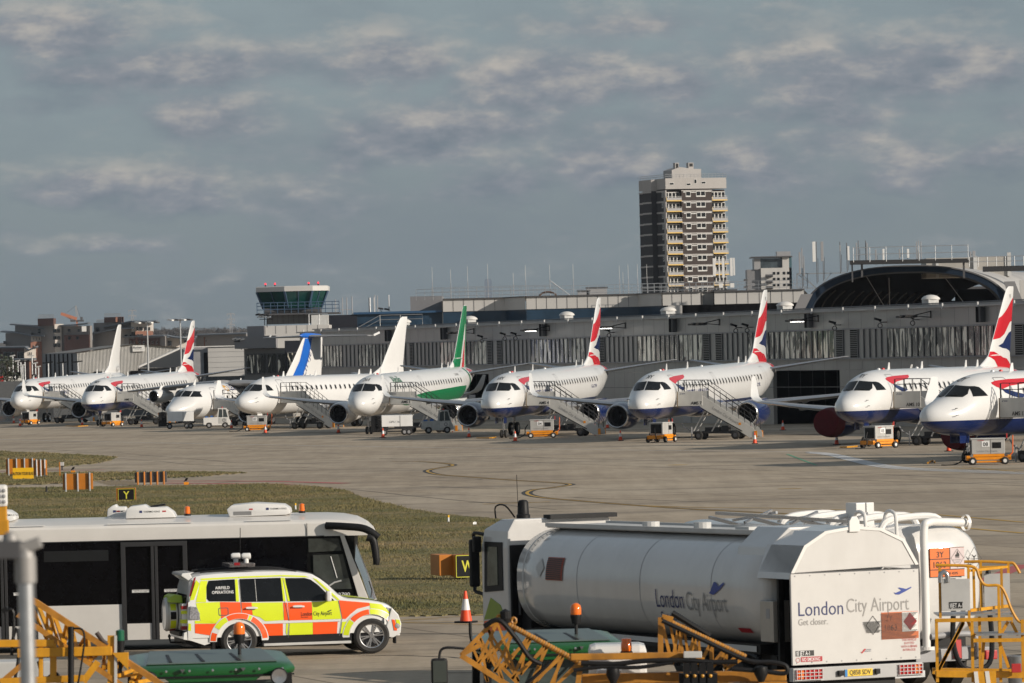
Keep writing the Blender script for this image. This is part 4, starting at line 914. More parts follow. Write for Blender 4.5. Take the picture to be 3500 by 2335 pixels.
# ---------------------------------------------------------------- control tower
ct = thing('control_tower', 'airport control tower with outward-leaning green glass cab and red roof lamps', 'control tower', (P(1000, 1100, 640).x, 644, 0))
s = F / 640.; cxp = 1000
def cz(py): return ZW(1000, py, 640)
def oct_(hw, d, c=.36): return [(-hw, -d*c), (-hw*.22, -d), (hw*.58, -d), (hw, -d*c), (hw, d), (-hw, d)]
zr1, zr0 = cz(977), cz(995); zb = cz(1052)
k = 1 / s
cabt = [(-4.05, -1.0), (-.85, -3.1), (2.25, -3.1), (3.9, -1.6), (3.9, 4), (-4.05, 4)]
cabb = [(-3.3, -.2), (-.55, -2.1), (1.75, -2.1), (3.1, -.9), (3.1, 3.4), (-3.3, 3.4)]
tg = mat('green_tower_glass', (.01, .055, .05), .05, var=.3, scale=.6)
part('cab_glass', MB().loft([[(x, y, zb) for x, y in cabb], [(x*.97, y*.97, zr0) for x, y in cabt]]), tg, ct)
part('cab_roof', MB().loft([[(x, y, zr0) for x, y in cabt], [(x, y, zr1 - .08) for x, y in cabt], [(x*.96, y*.96, zr1) for x, y in cabt]]), CLADL, ct)
mb = MB()
for i in range(4):
    a, b_ = Vector((*cabb[i], zb)), Vector((cabt[i][0]*.98, cabt[i][1]*.98, zr0)); mb.bar(a, b_, .22)
    if i < 3:
        a2, b2 = Vector((*cabb[i+1], zb)), Vector((cabt[i+1][0]*.98, cabt[i+1][1]*.98, zr0)); mb.bar(a.lerp(a2, .5), b_.lerp(b2, .5), .08)
parts('cab_mullion', mb, mat('navy_frame', (.05, .09, .15), .4), ct)
ped = MB().box(-2.9, 3.0, -1.2, 3.4, cz(1106), cz(1068)); part('cab_base', MB().box(-3.2, 3.0, -1.6, 3.4, zb - .55, zb), DGREY, ct)
part('shaft', ped, mat('ribbed_grey', (.15, .148, .145), .5, var=.1), ct)
jm = MB()
for i in range(11): jm.box(-2.9 + i*.58, -2.86 + i*.58, -1.24, -1.2, cz(1106), cz(1068))
parts('shaft_rib', jm, DGREY, ct)
part('walkway', MB().box(-3.9, 5.1, -3.0, 3.4, zb - .75, zb - .58), DGREY, ct)
rm = MB()
for h in (.45, .85, 1.2): rm.tube([(-3.9, 1, zb - .6 + h), (-3.9, -3.0, zb - .6 + h), (5.1, -3.0, zb - .6 + h)], .04, 5)
for i in range(13): rm.tube([(-3.9 + i*.75, -3.0, zb - .6), (-3.9 + i*.75, -3.0, zb + .6)], .04, 5)
part('walkway_railing', rm, mat('navy_frame', (.05, .09, .15), .4), ct)
for i, x in enumerate((-3.0, -1.95, 1.75, 2.8)):
    l = part('obstruction_lamp', MB().tube([(x, -1, zr1), (x, -1, zr1 + .2)], .07, 8), BLACK, ct); part('lamp_lens', MB().lathe([(zr1 + .2, .10), (zr1 + .38, .10), (zr1 + .42, .001)], (x, -1, 0), 'z', 10), mat('red_lamp_glow', (.5, .02, .03), .3, emis=(1, .05, .08, 1.2)), l)
bl = thing('tower_base_building', 'grey building with pale parapet at the foot of the control tower', 'building', (P(1000, 1100, 634).x, 634, 0))
zc = lambda py: ZW(1000, py, 634)
XX = lambda px: (px - 1000) / (F / 634.)
part('wall', MB().box(XX(905), XX(1120), 0, 14, 0, zc(1112)), CLADL, bl); SHR = lambda o: [setattr(v, 'co', Vector((v.co.x, v.co.y - .55*(v.co.x - XX(850)), v.co.z))) for v in o.data.vertices]
jm = MB()
for i in range(7): jm.box(XX(905 + 36*i), XX(905 + 36*i) + .04, -.02, 0, zc(1140), zc(1113))
part('panel_joints', jm, DGREY, bl); SHR(part('side_block', MB().box(XX(845), XX(904), -.6, 12, 0, zc(1112)), CLADM, bl))
SHR(part('overhang', MB().box(XX(804), XX(948), -3.5, 8, zc(1188), zc(1146)), CLADM, bl)); SHR(part('recess_wall', MB().box(XX(835), XX(1000), -2.6, 8, 0, zc(1189)), mat('ribbed_grey', (.15, .148, .145), .5), bl))
part('plant_unit', MB().box(XX(1060), XX(1118), 4, 6, zc(1112), zc(1078)), LGREY, bl)
part('roof_railing', MB().tube([(XX(1055), 1, zc(1075)), (XX(1120), 1, zc(1075))], .05, 6).tube([(XX(1055), 1, zc(1075)), (XX(1055), 1, zc(1112))], .05, 6).tube([(XX(1090), 1, zc(1075)), (XX(1090), 1, zc(1112))], .05, 6), STEEL, bl)
for i in range(4):
    a = XX(842 + i * 36)
    SHR(part('window', MB().box(a, a + .95, -2.75, -2.62, zc(1276), zc(1206)).mi(1).box(a + .08, a + .42, -2.78, -2.75, zc(1272), zc(1210)).box(a + .5, a + .88, -2.78, -2.75, zc(1272), zc(1210)), [DGREY, WG], bl))
part('dark_bay', MB().box(XX(978), XX(1085), -5.6, -5.2, zc(1290), zc(1165)), mat('navy_dark_cladding', (.012, .014, .022), .5), bl)
for i in range(4):
    a = XX(985 + i * 24); part('window', MB().box(a, a + .68, -5.7, -5.6, zc(1270), zc(1203)).mi(1).box(a + .06, a + .62, -5.73, -5.7, zc(1266), zc(1207)), [DGREY, WG], bl)
for px, py, lb in ((885, 1075, 'upper cluster of dark lamps on the left corner of the tower walkway'), (893, 1082, 'lower cluster of bright lamps on a post beside the tower'), (805, 1158, 'lit lamp sticking out at the left end of the tower base building')):
    t = thing('lamp_cluster', lb, 'lamp', P(px, py, 631)); part('bracket', MB().bar((-.2, 0, -.3), (1.2, 0, -.3), .08).bar((.6, 0, -.3), (.6, 0, -1.2), .08), BLACK, t)
    for i in range(3): part('lamp_head', MB().bar((i*.45 - .3, -.1, -.05 - .05*i), (i*.45 + .1, -.3, .05 - .05*i), .3, .14), BLACK if 'dark' in lb else ALU, t)
t = thing('roof_mast_group', 'group of slim poles and pale panels on the roof right of the control tower', 'antenna mast', P(1165, 1062, 668)); mb = MB()
for x, h in ((-.6, 1.3), (.2, 1.5), (.7, 1.5), (1.3, 1.6), (3.9, 1.7), (4.2, 1.6)): mb.tube([(x, 0, -.5), (x, 0, h)], .06, 6)
mb.bar((-.6, 0, .1), (1.4, 0, .1), .07).bar((1.3, 0, -.4), (4.3, 0, -.4), .12); parts('pole', mb, GREY, t); part('cabinet', MB().box(.8, 3.9, .5, 2, -1.5, -.7), LGREY, t)
for px, py, h, lb in ((1264, 1045, 1.6, 'slim white aerial post on the roof right of the control tower'), (1279, 1062, 1.6, 'very thin aerial post on the roof beyond the navy wing'), (1330, 1040, 1.9, 'aerial post among lamps on the roof left of the grey plant room')):
    t = thing('roof_post', lb, 'aerial', P(px, 1065, 672)); part('pole', MB().tube([(0, 0, -1), (0, 0, h)], .06 if px != 1264 else .14, 6), STEEL, t)
t = thing('roof_lamp', 'small twin floodlight on the roof left of the grey plant room', 'lamp', P(1312, 1056, 671)); part('lamp_head', MB().bar((-.7, 0, .1), (-.1, -.2, 0), .3, .2).bar((.1, 0, 0), (.6, -.2, -.1), .3, .2), DGREY, t); part('bracket', MB().bar((-.4, 0, 0), (-.1, 0, -.8), .07), DGREY, t)
# ---------------------------------------------------------------- left hangar group
wh = thing('warehouse', 'ribbed metal warehouse with a pitched roof and a white name board on its gable', 'warehouse'); YW = 800
def c3(px, py, Y): return tuple(P(px, py, Y))
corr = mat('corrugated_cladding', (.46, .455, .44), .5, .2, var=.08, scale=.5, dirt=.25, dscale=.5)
gx0, gx1 = P(262, 1200, YW).x, P(622, 1200, YW).x; zE0, zR, zE1 = ZW(262, 1206, YW), ZW(462, 1177, YW), ZW(622, 1190, YW); gr = P(462, 1177, YW).x
n = 150; fr = []; 
for i in range(n + 1):
    x = gx0 + (gx1 - gx0) * i / n; z = zE0 + (zR - zE0) * (x - gx0) / (gr - gx0) if x < gr else zR + (zE1 - zR) * (x - gr) / (gx1 - gr)
    fr.append((x, YW - (.10 if (i // 1) % 2 else 0), z))
part('gable_wall', MB().loft([[(a, b_, 0) for a, b_, c in fr], fr], cap=False, closed=False), corr, wh, fix=False)
sx = P(145, 1210, 842).x; zs = ZW(145, 1209, 842)
part('side_wall', MB().quad((gx0, YW, 0), (sx, 842, 0), (sx, 842, zs), (gx0, YW, zE0)), mat('warehouse_shaded_side', (.13, .14, .16), .6, var=.1), wh, fix=False)  # darker than the gable: the side's shade is put into the colour
jm = MB()
for i in range(1, 8): u = i / 8; jm.box(gx0 + (sx - gx0)*u - .12, gx0 + (sx - gx0)*u + .12, YW + 42*u - .3, YW + 42*u - .1, .1, zE0 + (zs - zE0)*u - .1)
parts('side_rib', jm, BLACK, wh)
part('roof', MB().add([(gx0 - .3, YW - .4, zE0 + .05), (gr, YW - .4, zR + .08), (gx1 + .3, YW - .4, zE1 + .05), (gx1 - 7, 850, zE1), (gr - 8, 850, zR), (sx - .3, 850, zs)], [(0, 1, 4, 5), (1, 2, 3, 4)]), mat('warehouse_roof', (.17, .165, .155), .7, var=.15), wh, fix=False)
part('roller_opening', MB().box(P(322, 1270, YW).x, P(363, 1270, YW).x, YW - .2, YW - .12, 0, ZW(340, 1270, YW)), DARKI, wh); part('roller_opening', MB().box(P(445, 1270, YW).x, P(472, 1270, YW).x, YW - .2, YW - .12, 0, ZW(450, 1268, YW)), DARKI, wh)
bx = P(454, 1202, YW).x; bz = ZW(454, 1202, YW); sg = part('name_board', MB().box(bx, bx + 1.62, YW - .3, YW - .2, bz, bz + .84), VWHITE, wh); text('name_lettering', 'Buchan', lambda u, v: (bx + .08 + u, YW - .32, bz + .42 + v), BTXT, sg, .40, .008, 1.0)
text('small_lettering', 'CONSTRUCTION', lambda u, v: (bx + .25 + u, YW - .32, bz + .2 + v), GTXT, sg, .14, 0, 1.0)
sd_ = thing('lean_to_shed', 'black roofed lean-to with a pale sloping edge in front of the warehouse', 'shed'); Ys = 770
q = [c3(474, 1258, Ys), c3(600, 1200, Ys + 20), c3(640, 1200, Ys + 20), c3(640, 1240, Ys), c3(590, 1257, Ys)]
part('roof', MB().add([P(472, 1257, Ys), P(616, 1192, Ys + 22), P(660, 1192, Ys + 22), P(660, 1238, Ys + 5), P(598, 1257, Ys)], [(0, 1, 2, 3, 4)]), mat('black_felt', (.022, .022, .022), .8), sd_, fix=False)
part('roof_edge', MB().bar(P(472, 1256, Ys - .1), P(616, 1191, Ys + 21.9), .22, .3), CLADL, sd_); part('wall', MB().box(P(472, 1260, Ys).x, P(598, 1260, Ys).x, Ys, Ys + 5, 0, ZW(530, 1258, Ys)), BLACK, sd_)
wh2 = thing('clad_hall', 'pale panelled hall between the lean-to shed and the tower building', 'hall'); Yh = 700
part('wall', MB().box(P(710, 1180, Yh).x, P(850, 1180, Yh).x, Yh, Yh + 30, 0, ZW(760, 1185, Yh)), CLADL, wh2); part('grey_side', MB().box(P(640, 1180, Yh + 10).x, P(709.5, 1180, Yh).x, Yh + .5, Yh + 30, 0, ZW(680, 1187, Yh)), GREY, wh2)
part('roof_edge', MB().box(P(640, 1180, Yh).x, P(850, 1180, Yh).x, Yh - .2, Yh + .0, ZW(760, 1185, Yh) , ZW(760, 1182, Yh)), VWHITE, wh2); jm = MB()
for i in range(1, 8): z = ZW(760, 1185, Yh) - i * .62; jm.box(P(711, 1180, Yh).x, P(850, 1180, Yh).x, Yh - .03, Yh, z, z + .03)
part('panel_joints', jm, GREY, wh2); part('slot_window', MB().box(P(695, 1180, Yh).x, P(709, 1180, Yh).x, Yh + .3, Yh + .5, ZW(700, 1290, Yh), ZW(700, 1205, Yh)), BLACK, wh2)
# ---------------------------------------------------------------- tower block
Yt = 1515.; st_ = F / Yt
tb = thing('tower_block', 'tall dark brick tower block with yellow-edged balconies and white window frames', 'tower block', (P(2279, 800, Yt).x, Yt, 0), R(20))
BR = mat('dark_brown_brick', (.043, .031, .027), .85, var=.25, scale=1.5); BR2 = mat('shaded_side_brick', (.022, .021, .024), .85, var=.2, scale=1)  # second brick is a darker copy, shade of the side face painted in
CON = mat('pale_concrete_band', (.37, .355, .345), .8, var=.08, dirt=.2, dscale=.2)
YB_ = mat('balcony_yellow', (.62, .42, .12), .6, var=.1); WFR = mat('window_frame_white', (.52, .52, .51), .5)
WW, DD = 17.0, 19.0; FH = 2.765
ztop = ZW(2300, 650, Yt)     # underside of crown
zcr = ZW(2350, 608, Yt)
part('front_wall', MB().box(4.4, 12.8, 0, DD, 0, ztop).box(.15, 16.9, 1.3, DD - .2, 0, ztop), BR, tb)
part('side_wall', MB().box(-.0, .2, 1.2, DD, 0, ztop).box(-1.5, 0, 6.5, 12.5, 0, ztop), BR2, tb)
part('crown', MB().box(-.05, 16.95, -.05, DD, ztop + .3, zcr).box(-1.55, .3, 6.4, 12.6, ztop, zcr - .1), CON, tb)
nf = 14
for f in range(nf):
    z = ztop - FH * (f + 1)
    parts('floor_band', MB().box(4.3, 12.9, -.08, 0, z + FH - .30, z + FH - .02).box(-.10, -.0, 1.1, DD + .05, z + FH - .45, z + FH - .02).box(-1.6, -1.5, 6.4, 12.6, z + FH - .45, z + FH - .02), CON, tb)
    if f > 9: continue
    for bx0, bx1 in ((.05, 4.35), (12.85, 17.1)):
        b = part('balcony', MB().box(bx0, bx1, -.25, 1.2, z - .12, z + .05).box(bx0, bx1, -.28, -.2, z + .02, z + .18).box(bx0, bx0 + .1, -.28, -.2, z, z + 1.0), YB_, tb)
        part('balcony_panel', MB().box(bx0 + .1, bx1 - .05, -.24, -.18, z + .2, z + .85), GREY, b); part('balcony_rail', MB().bar((bx0, -.22, z + 1.12), (bx1, -.22, z + 1.12), .07), WFR, b)
        mb = MB().box(bx0 + .2, bx1 - .1, 1.22, 1.3, z + .1, z + 2.3); mb.mi(1)
        for i in range(4): mb.box(bx0 + .3 + i, bx0 + .3 + i + .72, 1.19, 1.22, z + .9, z + 2.1)
        part('balcony_window', mb, [WFR, GLASS], tb)
    def win(x0, x1, z0, z1, n=1, side=False):
        mb = MB(); e = -.09
        if side: mb.box(-.07, .0, x0, x1, z0, z1)
        else: mb.box(x0, x1, e, .0, z0, z1)
        mb.mi(1)
        for i in range(n):
            a, c = x0 + .13 + (x1 - x0 - .1) * i / n, x0 + (x1 - x0 - .0) * (i + 1) / n - .13
            if side: mb.box(-.09, -.07, a, c, z0 + .15, z1 - .12)
            else: mb.box(a, c, e - .02, e, z0 + .35, z1 - .15)
        part('window', mb, [WFR, GLASS], tb)
    win(5.5, 6.9, z + .95, z + 2.45); win(8.4, 11.0, z + .95, z + 2.45, 2)
    parts('white_panel', MB().box(4.9, 5.5, -.05, 0, z + 2.1, z + 2.4).box(6.9, 8.4, -.05, 0, z + 2.05, z + 2.3).box(11.0, 12.7, -.05, 0, z + 2.25, z + 2.45), WFR, tb)
    win(1.9, 2.9, z + 1.0, z + 2.4, 2, True); win(14.6, 15.6, z + 1.0, z + 2.4, 2, True)
for a, c, z, h in ((1.0, 2.3, 1.3, .7), (5.7, 7.0, 1.1, .7), (9.9, 11.2, 1.5, .7), (7.9, 8.7, 1.6, 1.2)):
    part('crown_window', MB().box(a, c, -.12, -.05, ztop + z, ztop + z + h).mi(1).box(a + .12, c - .12, -.14, -.12, ztop + z + .12, ztop + z + h - .12), [WFR, GLASS], tb)
part('corner_column', MB().box(-.12, .2, -.02, 1.3, 0, ztop), CON, tb)
part('rooftop_house', MB().prism([(3.0, zcr), (11.2, zcr), (11.2, zcr + 2.4), (8.5, zcr + 2.5), (5.3, zcr + 3.0), (3.0, zcr + 2.2)], 'y', 3, 9), CON, tb)
parts('roof_vent_shaft', MB().box(4.2, 5.2, 3.5, 5, zcr + 2.5, zcr + 4.1).box(7.9, 9.3, 3.5, 5, zcr + 2.4, zcr + 4.1).mi(1).box(4.4, 5.05, 3.45, 3.5, zcr + 2.7, zcr + 3.9).box(8.15, 9.1, 3.45, 3.5, zcr + 3.1, zcr + 3.9), [CON, BLACK], tb)
rm = MB()
for h in (.5, 1.0): rm.tube([(0, DD, zcr + h), (0, 0, zcr + h), (16.9, 0, zcr + h)], .05, 5)
for i in range(18): rm.tube([(i, 0, zcr), (i, 0, zcr + 1.0)], .04, 4); rm.tube([(0, i, zcr), (0, i, zcr + 1.0)], .04, 4)
part('roof_railing', rm, STEEL, tb)
# grey block right of it
Yg = 1800.; sg_ = F / Yg
gb = thing('grey_tower', 'smaller grey block with overhanging flat roof and glazed top floors right of the tower block', 'apartment block', (P(2600, 900, Yg).x, Yg, 0))
Z2 = lambda py: ZW(2600, py, Yg); XQ = lambda px: (px - 2600) / sg_
part('main_wall', MB().box(XQ(2600), XQ(2705), 0, 14, 0, Z2(917)), CLADL, gb); part('upper_wall', MB().box(XQ(2674), XQ(2697), 0, 14, Z2(917), Z2(880)), CLADL, gb)
part('side_wall', MB().box(XQ(2553), XQ(2599), 1, 14, 0, Z2(921)), CLADM, gb); part('mid_wall', MB().box(XQ(2578), XQ(2599.5), .5, 14, Z2(921), Z2(884)), GREY, gb)
part('glazed_floors', MB().box(XQ(2600), XQ(2673.5), .8, 12, Z2(917), Z2(884)), mat('blue_grey_glass', (.05, .065, .075), .15, var=.5, scale=.4), gb)
part('roof', MB().box(XQ(2568), XQ(2708), -1, 15, Z2(881), Z2(877)), DGREY, gb); part('lift_housing', MB().box(XQ(2657), XQ(2704), 3, 9, Z2(877), Z2(861)), GREY, gb)
for r_ in range(3):
    for c_ in range(4):
        part('window', MB().box(XQ(2641) + c_*1.3 + (.5 if c_ > 1 else 0), XQ(2641) + c_*1.3 + .75 + (.5 if c_ > 1 else 0), -.1, 0, Z2(940 + r_*20), Z2(931 + r_*20)), GLASS, gb)
    part('balcony', MB().box(XQ(2614), XQ(2640), -1.2, 0, Z2(948 + r_*20), Z2(946 + r_*20)).box(XQ(2614), XQ(2640), -1.2, -1.1, Z2(948 + r_*20), Z2(939 + r_*20)), DGREY, gb)
    if r_: part('balcony', MB().box(XQ(2541), XQ(2554), 0, 2, Z2(935 + r_*24), Z2(929 + r_*24)), DGREY, gb)
part('stair_glass', MB().box(XQ(2697), XQ(2706), 0, 6, Z2(990), Z2(882)), mat('teal_glass', (.06, .12, .14), .2), gb)
# skyscraper, distance haze painted into its blue
sk_ = thing('skyscraper', 'hazy blue distant skyscraper with a flat notched top beyond the terminal roof', 'skyscraper', (P(1669, 1000, 6500).x, 6500, 0)); ss = F / 6500
zz = lambda py: ZW(1669, py, 6500)
part('shaft', MB().prism([(-12.*.33*1.05*1.0*3.25/4.0*1.0*1.2, 0), (12*.33*1.2*.85, 0), (4.1, zz(965)), (3.6, zz(958)), (-3.6, zz(958)), (-4.1, zz(965))], 'y', 0, 20), mat('skyscraper_haze_blue', (.16, .20, .26), .3), sk_)
part('crown', MB().box(-3.4, 3.4, 1, 18, zz(958), zz(953)), mat('skyscraper_haze_blue', (.16, .20, .26), .3), sk_)
for px, w_, py, lb in ((2040, 70, 985, 'low grey distant block on the skyline left of the tower block'), (1995, 40, 996, 'lower grey distant block just left of another on the skyline')):
    t = thing('distant_block', lb, 'building', (P(px, 1000, 2500).x, 2500, 0)); part('wall', MB().box(-w_/16, w_/16, 0, 10, 0, ZW(px, py, 2500)), GREY, t); part('roof', MB().box(-w_/16 - .4, w_/16 + .4, -.4, 10.4, ZW(px, py, 2500), ZW(px, py, 2500) + .5), DGREY, t)
# ---------------------------------------------------------------- housing on the left
Yr = 2200.; sr = F / Yr
RENDER = mat('shaded_grey_render', (.24, .225, .215), .8, var=.06, dirt=.1); RENDERL = mat('sunlit_cream_render', (.50, .46, .42), .8, var=.06); BRK = mat('shaded_brown_brick', (.10, .048, .038), .85, var=.2); BRKO = mat('sunlit_orange_brick', (.22, .10, .065), .85, var=.15); ROOFG = mat('blue_grey_roof', (.13, .145, .165), .6, var=.1)  # cream and orange are paler copies for sunlit faces, grey and brown for shaded
def X2(px): return P(px, 1200, Yr).x
def Zr(px, py): return ZW(px, py, Yr)
def flat(name, label, cat, boxes, roofs, wins, y=Yr, group='apartment blocks beyond the airfield'):
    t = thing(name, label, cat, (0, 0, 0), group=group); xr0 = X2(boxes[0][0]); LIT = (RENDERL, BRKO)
    sh = lambda x: -.72 * (x - xr0)
    for x0, x1, y0, y1, m, dy in boxes:
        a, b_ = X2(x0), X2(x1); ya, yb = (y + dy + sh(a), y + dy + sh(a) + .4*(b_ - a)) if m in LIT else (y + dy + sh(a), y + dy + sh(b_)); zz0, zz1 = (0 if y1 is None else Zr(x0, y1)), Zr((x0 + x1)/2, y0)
        part('wall', MB().add([(a, ya, zz0), (b_, yb, zz0), (b_, yb + 12, zz0), (a, ya + 12, zz0), (a, ya, zz1), (b_, yb, zz1), (b_, yb + 12, zz1), (a, ya + 12, zz1)], [(0, 1, 5, 4), (1, 2, 6, 5), (2, 3, 7, 6), (3, 0, 4, 7), (4, 5, 6, 7)]), m, t)
    for pl, dy in roofs:
        a = [Vector((X2(px), 0, Zr(px, py))) for px, py in pl]; mb = MB()
        for i in range(len(a) - 1): p, q = a[i], a[i+1]; u, w_ = y + dy + sh(p.x), y + dy + sh(q.x); mb.add([(p.x, u - 1.5, p.z), (q.x, w_ - 1.5, q.z), (q.x, w_ + 12, q.z + .3), (p.x, u + 12, p.z + .3)] + [(p.x, u - 1.5, p.z - .45), (q.x, w_ - 1.5, q.z - .45), (q.x, w_ + 12, q.z - .4), (p.x, u + 12, p.z - .4)], [(0, 1, 2, 3), (4, 5, 6, 7), (0, 1, 5, 4), (1, 2, 6, 5), (0, 3, 7, 4)])
        part('roof', mb, ROOFG, t)
    for px, py, w_, h_, dy in wins:
        w_ *= .33; h_ *= .33
        x = X2(px); z = Zr(px, py); bl_ = [b_ for b_ in boxes if b_[0] <= px <= b_[1] and b_[2] <= py and abs(b_[5] - dy) < 1.1]
        bq = min(bl_, key=lambda b_: abs(b_[5] - .3 - dy)) if bl_ else None
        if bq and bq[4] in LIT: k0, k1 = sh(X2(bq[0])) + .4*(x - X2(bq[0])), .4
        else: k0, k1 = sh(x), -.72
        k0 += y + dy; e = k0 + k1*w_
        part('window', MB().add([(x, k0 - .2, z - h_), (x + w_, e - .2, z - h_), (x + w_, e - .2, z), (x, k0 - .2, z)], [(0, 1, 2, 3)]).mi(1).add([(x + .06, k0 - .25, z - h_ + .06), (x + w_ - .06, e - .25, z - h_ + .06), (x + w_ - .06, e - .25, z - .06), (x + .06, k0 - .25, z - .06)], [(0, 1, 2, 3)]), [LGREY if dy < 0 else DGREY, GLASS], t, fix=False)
    return t
def rail2(t, px0, px1, py, h):
    h *= .33
    mb = MB(); Yr = 2200 - .72 * (X2((px0 + px1)/2) - X2(50 if px0 < 200 else 318)) + 2
    for k in range(3): mb.bar((X2(px0), Yr, Zr(px0, py) + h*(k+1)/3), (X2(px1), Yr, Zr(px1, py) + h*(k+1)/3), .12)
    n = int((px1 - px0) / 4)
    for k in range(n + 1): x = X2(px0 + (px1 - px0)*k/n); mb.bar((x, Yr, Zr(px0, py)), (x, Yr, Zr(px0, py) + h), .12)
    part('roof_railing', mb, STEEL, t)
t = flat('apartment_building', 'tallest grey apartment block, far left, with brick lift tower and stepped roofs', 'apartment block',
    [(50, 147, 1112, None, RENDER, 4), (18, 112, 1138, None, RENDER, 0), (145, 196, 1110, None, RENDER, 2), (196, 218, 1108, None, RENDERL, 1), (215, 320, 1115, None, RENDER, 5), (228, 318, 1145, None, BRK, 3), (112, 148, 1150, None, RENDERL, -2), (111, 147, 1168, None, BRKO, -3), (137, 194, 1089, 1115, BRK, -1)],
    [([(33, 1107), (100, 1112), (158, 1122)], 3), ([(2, 1132), (60, 1136), (112, 1146), (160, 1147)], -1), ([(212, 1112), (262, 1110), (314, 1104)], 4)],
    [(190, 1125, 4.2, 4.4, 1), (204, 1125, 3.4, 4.2, 1), (190, 1149, 4.2, 4.2, 1), (204, 1149, 3.4, 4.2, 1), (190, 1174, 4.2, 4.2, 1), (204, 1174, 3.4, 4.2, 1), (242, 1125, 3.2, 3.4, 3), (242, 1151, 3.2, 3.4, 2.9), (271, 1151, 3.2, 3.4, 2.9), (136, 1125, 3.2, 5, 0), (120, 1153, 1, 3.5, -2.1), (129, 1153, 1, 3.5, -2.1), (139, 1153, 1, 3.5, -2.1), (120, 1180, 1, 3.5, -3.1), (139, 1180, 1, 3.5, -3.1), (278, 1125, 2, 3.4, 3)])
rail2(t, 140, 191, 1089, 4.2); part('white_window', MB().box(X2(294), X2(309), Yr - 19, Yr - 18, Zr(300, 1134), Zr(300, 1116)), VWHITE, t); part('balcony', MB().box(X2(13), X2(20), Yr - 1, Yr + 3, Zr(15, 1176), Zr(15, 1166)), DGREY, t)
t = flat('apartment_building', 'grey and cream block with brick lift tower beside the first white fin', 'apartment block',
    [(318, 460, 1102, None, RENDER, 6), (330, 420, 1102, 1150, RENDER, 5), (455, 523, 1101, 1135, RENDERL, 2), (470, 523, 1132, None, BRKO, 1.5), (317, 405, 1133, None, RENDER, 2), (404, 470, 1122, None, RENDERL, 0), (358, 420, 1084, 1103, BRK, 4), (400, 420, 1083, 1101, BRKO, 3)],
    [([(355, 1116), (420, 1104), (460, 1096)], 3), ([(455, 1098), (510, 1099), (545, 1097)], 1), ([(305, 1142), (360, 1131), (408, 1122)], 0), ([(408, 1122), (467, 1121)], -2)],
    [(473, 1118, 2, 4, 1.8), (482, 1118, 4.2, 4, 1.8), (501, 1118, 2, 4, 1.8), (513, 1118, 2, 4, 1.8), (474, 1143, 3, 2, 1.3), (484, 1143, 4, 2, 1.3), (430, 1144, 3.6, 3, -.2), (447, 1144, 2, 3, -.2), (325, 1120, 3, 4.4, 4.8), (330, 1120, 3, 4.4, 4.8), (461, 1118, 2, 3, -.2)])
rail2(t, 362, 416, 1084, 4.0); rail2(t, 333, 358, 1102, 3.2)
flat('apartment_building', 'long low brick apartment block right of the tall ones with a row of small windows', 'apartment block', [(430, 575, 1150, None, RENDER, -6), (446, 555, 1157, None, BRK, -6.5)], [([(425, 1150), (500, 1148), (572, 1147)], -7)],
     [(450 + i * 15.5, 1166, 2.0, 3.2, -6.8) for i in range(7)])
flat('apartment_building', 'cream apartment block with a pale roof and a French window, above the lean-to shed', 'apartment block', [(574, 640, 1153, None, RENDERL, -8)], [([(572, 1146), (600, 1152), (640, 1156), (678, 1150)], -9)], [(579, 1165, 4.5, 6, -8.5), (633, 1162, 3, 3, -8.5)])
flat('apartment_building', 'low brick apartment block behind the tower base building', 'apartment block', [(672, 850, 1145, None, RENDER, -3), (700, 800, 1152, None, BRKO, -3.5)], [([(672, 1144), (850, 1139)], -4)], [(706, 1160, 2, 3, -3.8), (720, 1160, 2, 3, -3.8), (735, 1160, 7, 6, -3.8), (765, 1160, 2, 3, -3.8), (786, 1160, 2, 3, -3.8)])
flat('apartment_building', 'low brick and cream block at the left edge with a butterfly roof', 'apartment block', [(-30, 101, 1190, None, BRK, -12), (100, 130, 1190, None, RENDERL, -13)], [([(-30, 1187), (104, 1185)], -13), ([(104, 1185), (118, 1195), (143, 1184)], -14)], [(2, 1205, 3.4, 3.4, -12.3), (24, 1203, 8.5, 9, -12.3), (53, 1204, 3.6, 4, -12.3), (75, 1203, 8.5, 9, -12.3), (116, 1203, 1, 4, -13.3), (123, 1203, 1, 4, -13.3)])
flat('apartment_building', 'orange brick block with a white roof edge below the others at the left edge', 'apartment block', [(-30, 60, 1232, None, RENDER, -24), (-30, 20, 1247, None, BRKO, -26), (60, 145, 1232, None, BRK, -25), (128, 145, 1235, None, BRKO, -26)], [([(-30, 1230), (145, 1226)], -26)], [(98, 1250, 3.2, 5, -25.4), (98, 1275, 3.2, 5, -25.4)])
# tower crane, pylons, hill
cr = thing('tower_crane', 'orange tower crane with a lowered jib beyond the apartment roofs', 'crane', P(263, 1102, 2600)); k = 2600 / F
part('mast', MB().prism([(-5*k*1., -8), (6*k, -8), (2.5*k, 8*k), (-2.5*k, 8*k)], 'y', -.5, .5), mat('crane_orange', (.42, .16, .09), .6), cr)
part('a_frame', MB().bar((0, 0, 0), (-4*k, 0, 56*k), .35).bar((5*k, 0, 2), (-1*k, 0, 56*k), .3).bar((-4*k, 0, 56*k), (0, 0, 56*k), .4), GREY, cr)
j = part('jib', MB().bar((0, 0, 12*k), (-54*k, 0, 31*k), 1.3).bar((-20*k, 0, 12*k), (-45*k, 0, 26*k), .5), mat('crane_orange', (.42, .16, .09), .6), cr); part('tie_cables', MB().bar((-4*k, 0, 56*k), (-40*k, 0, 30*k), .12).bar((-1*k, 0, 56*k), (14*k, 0, 12*k), .12), DGREY, cr)
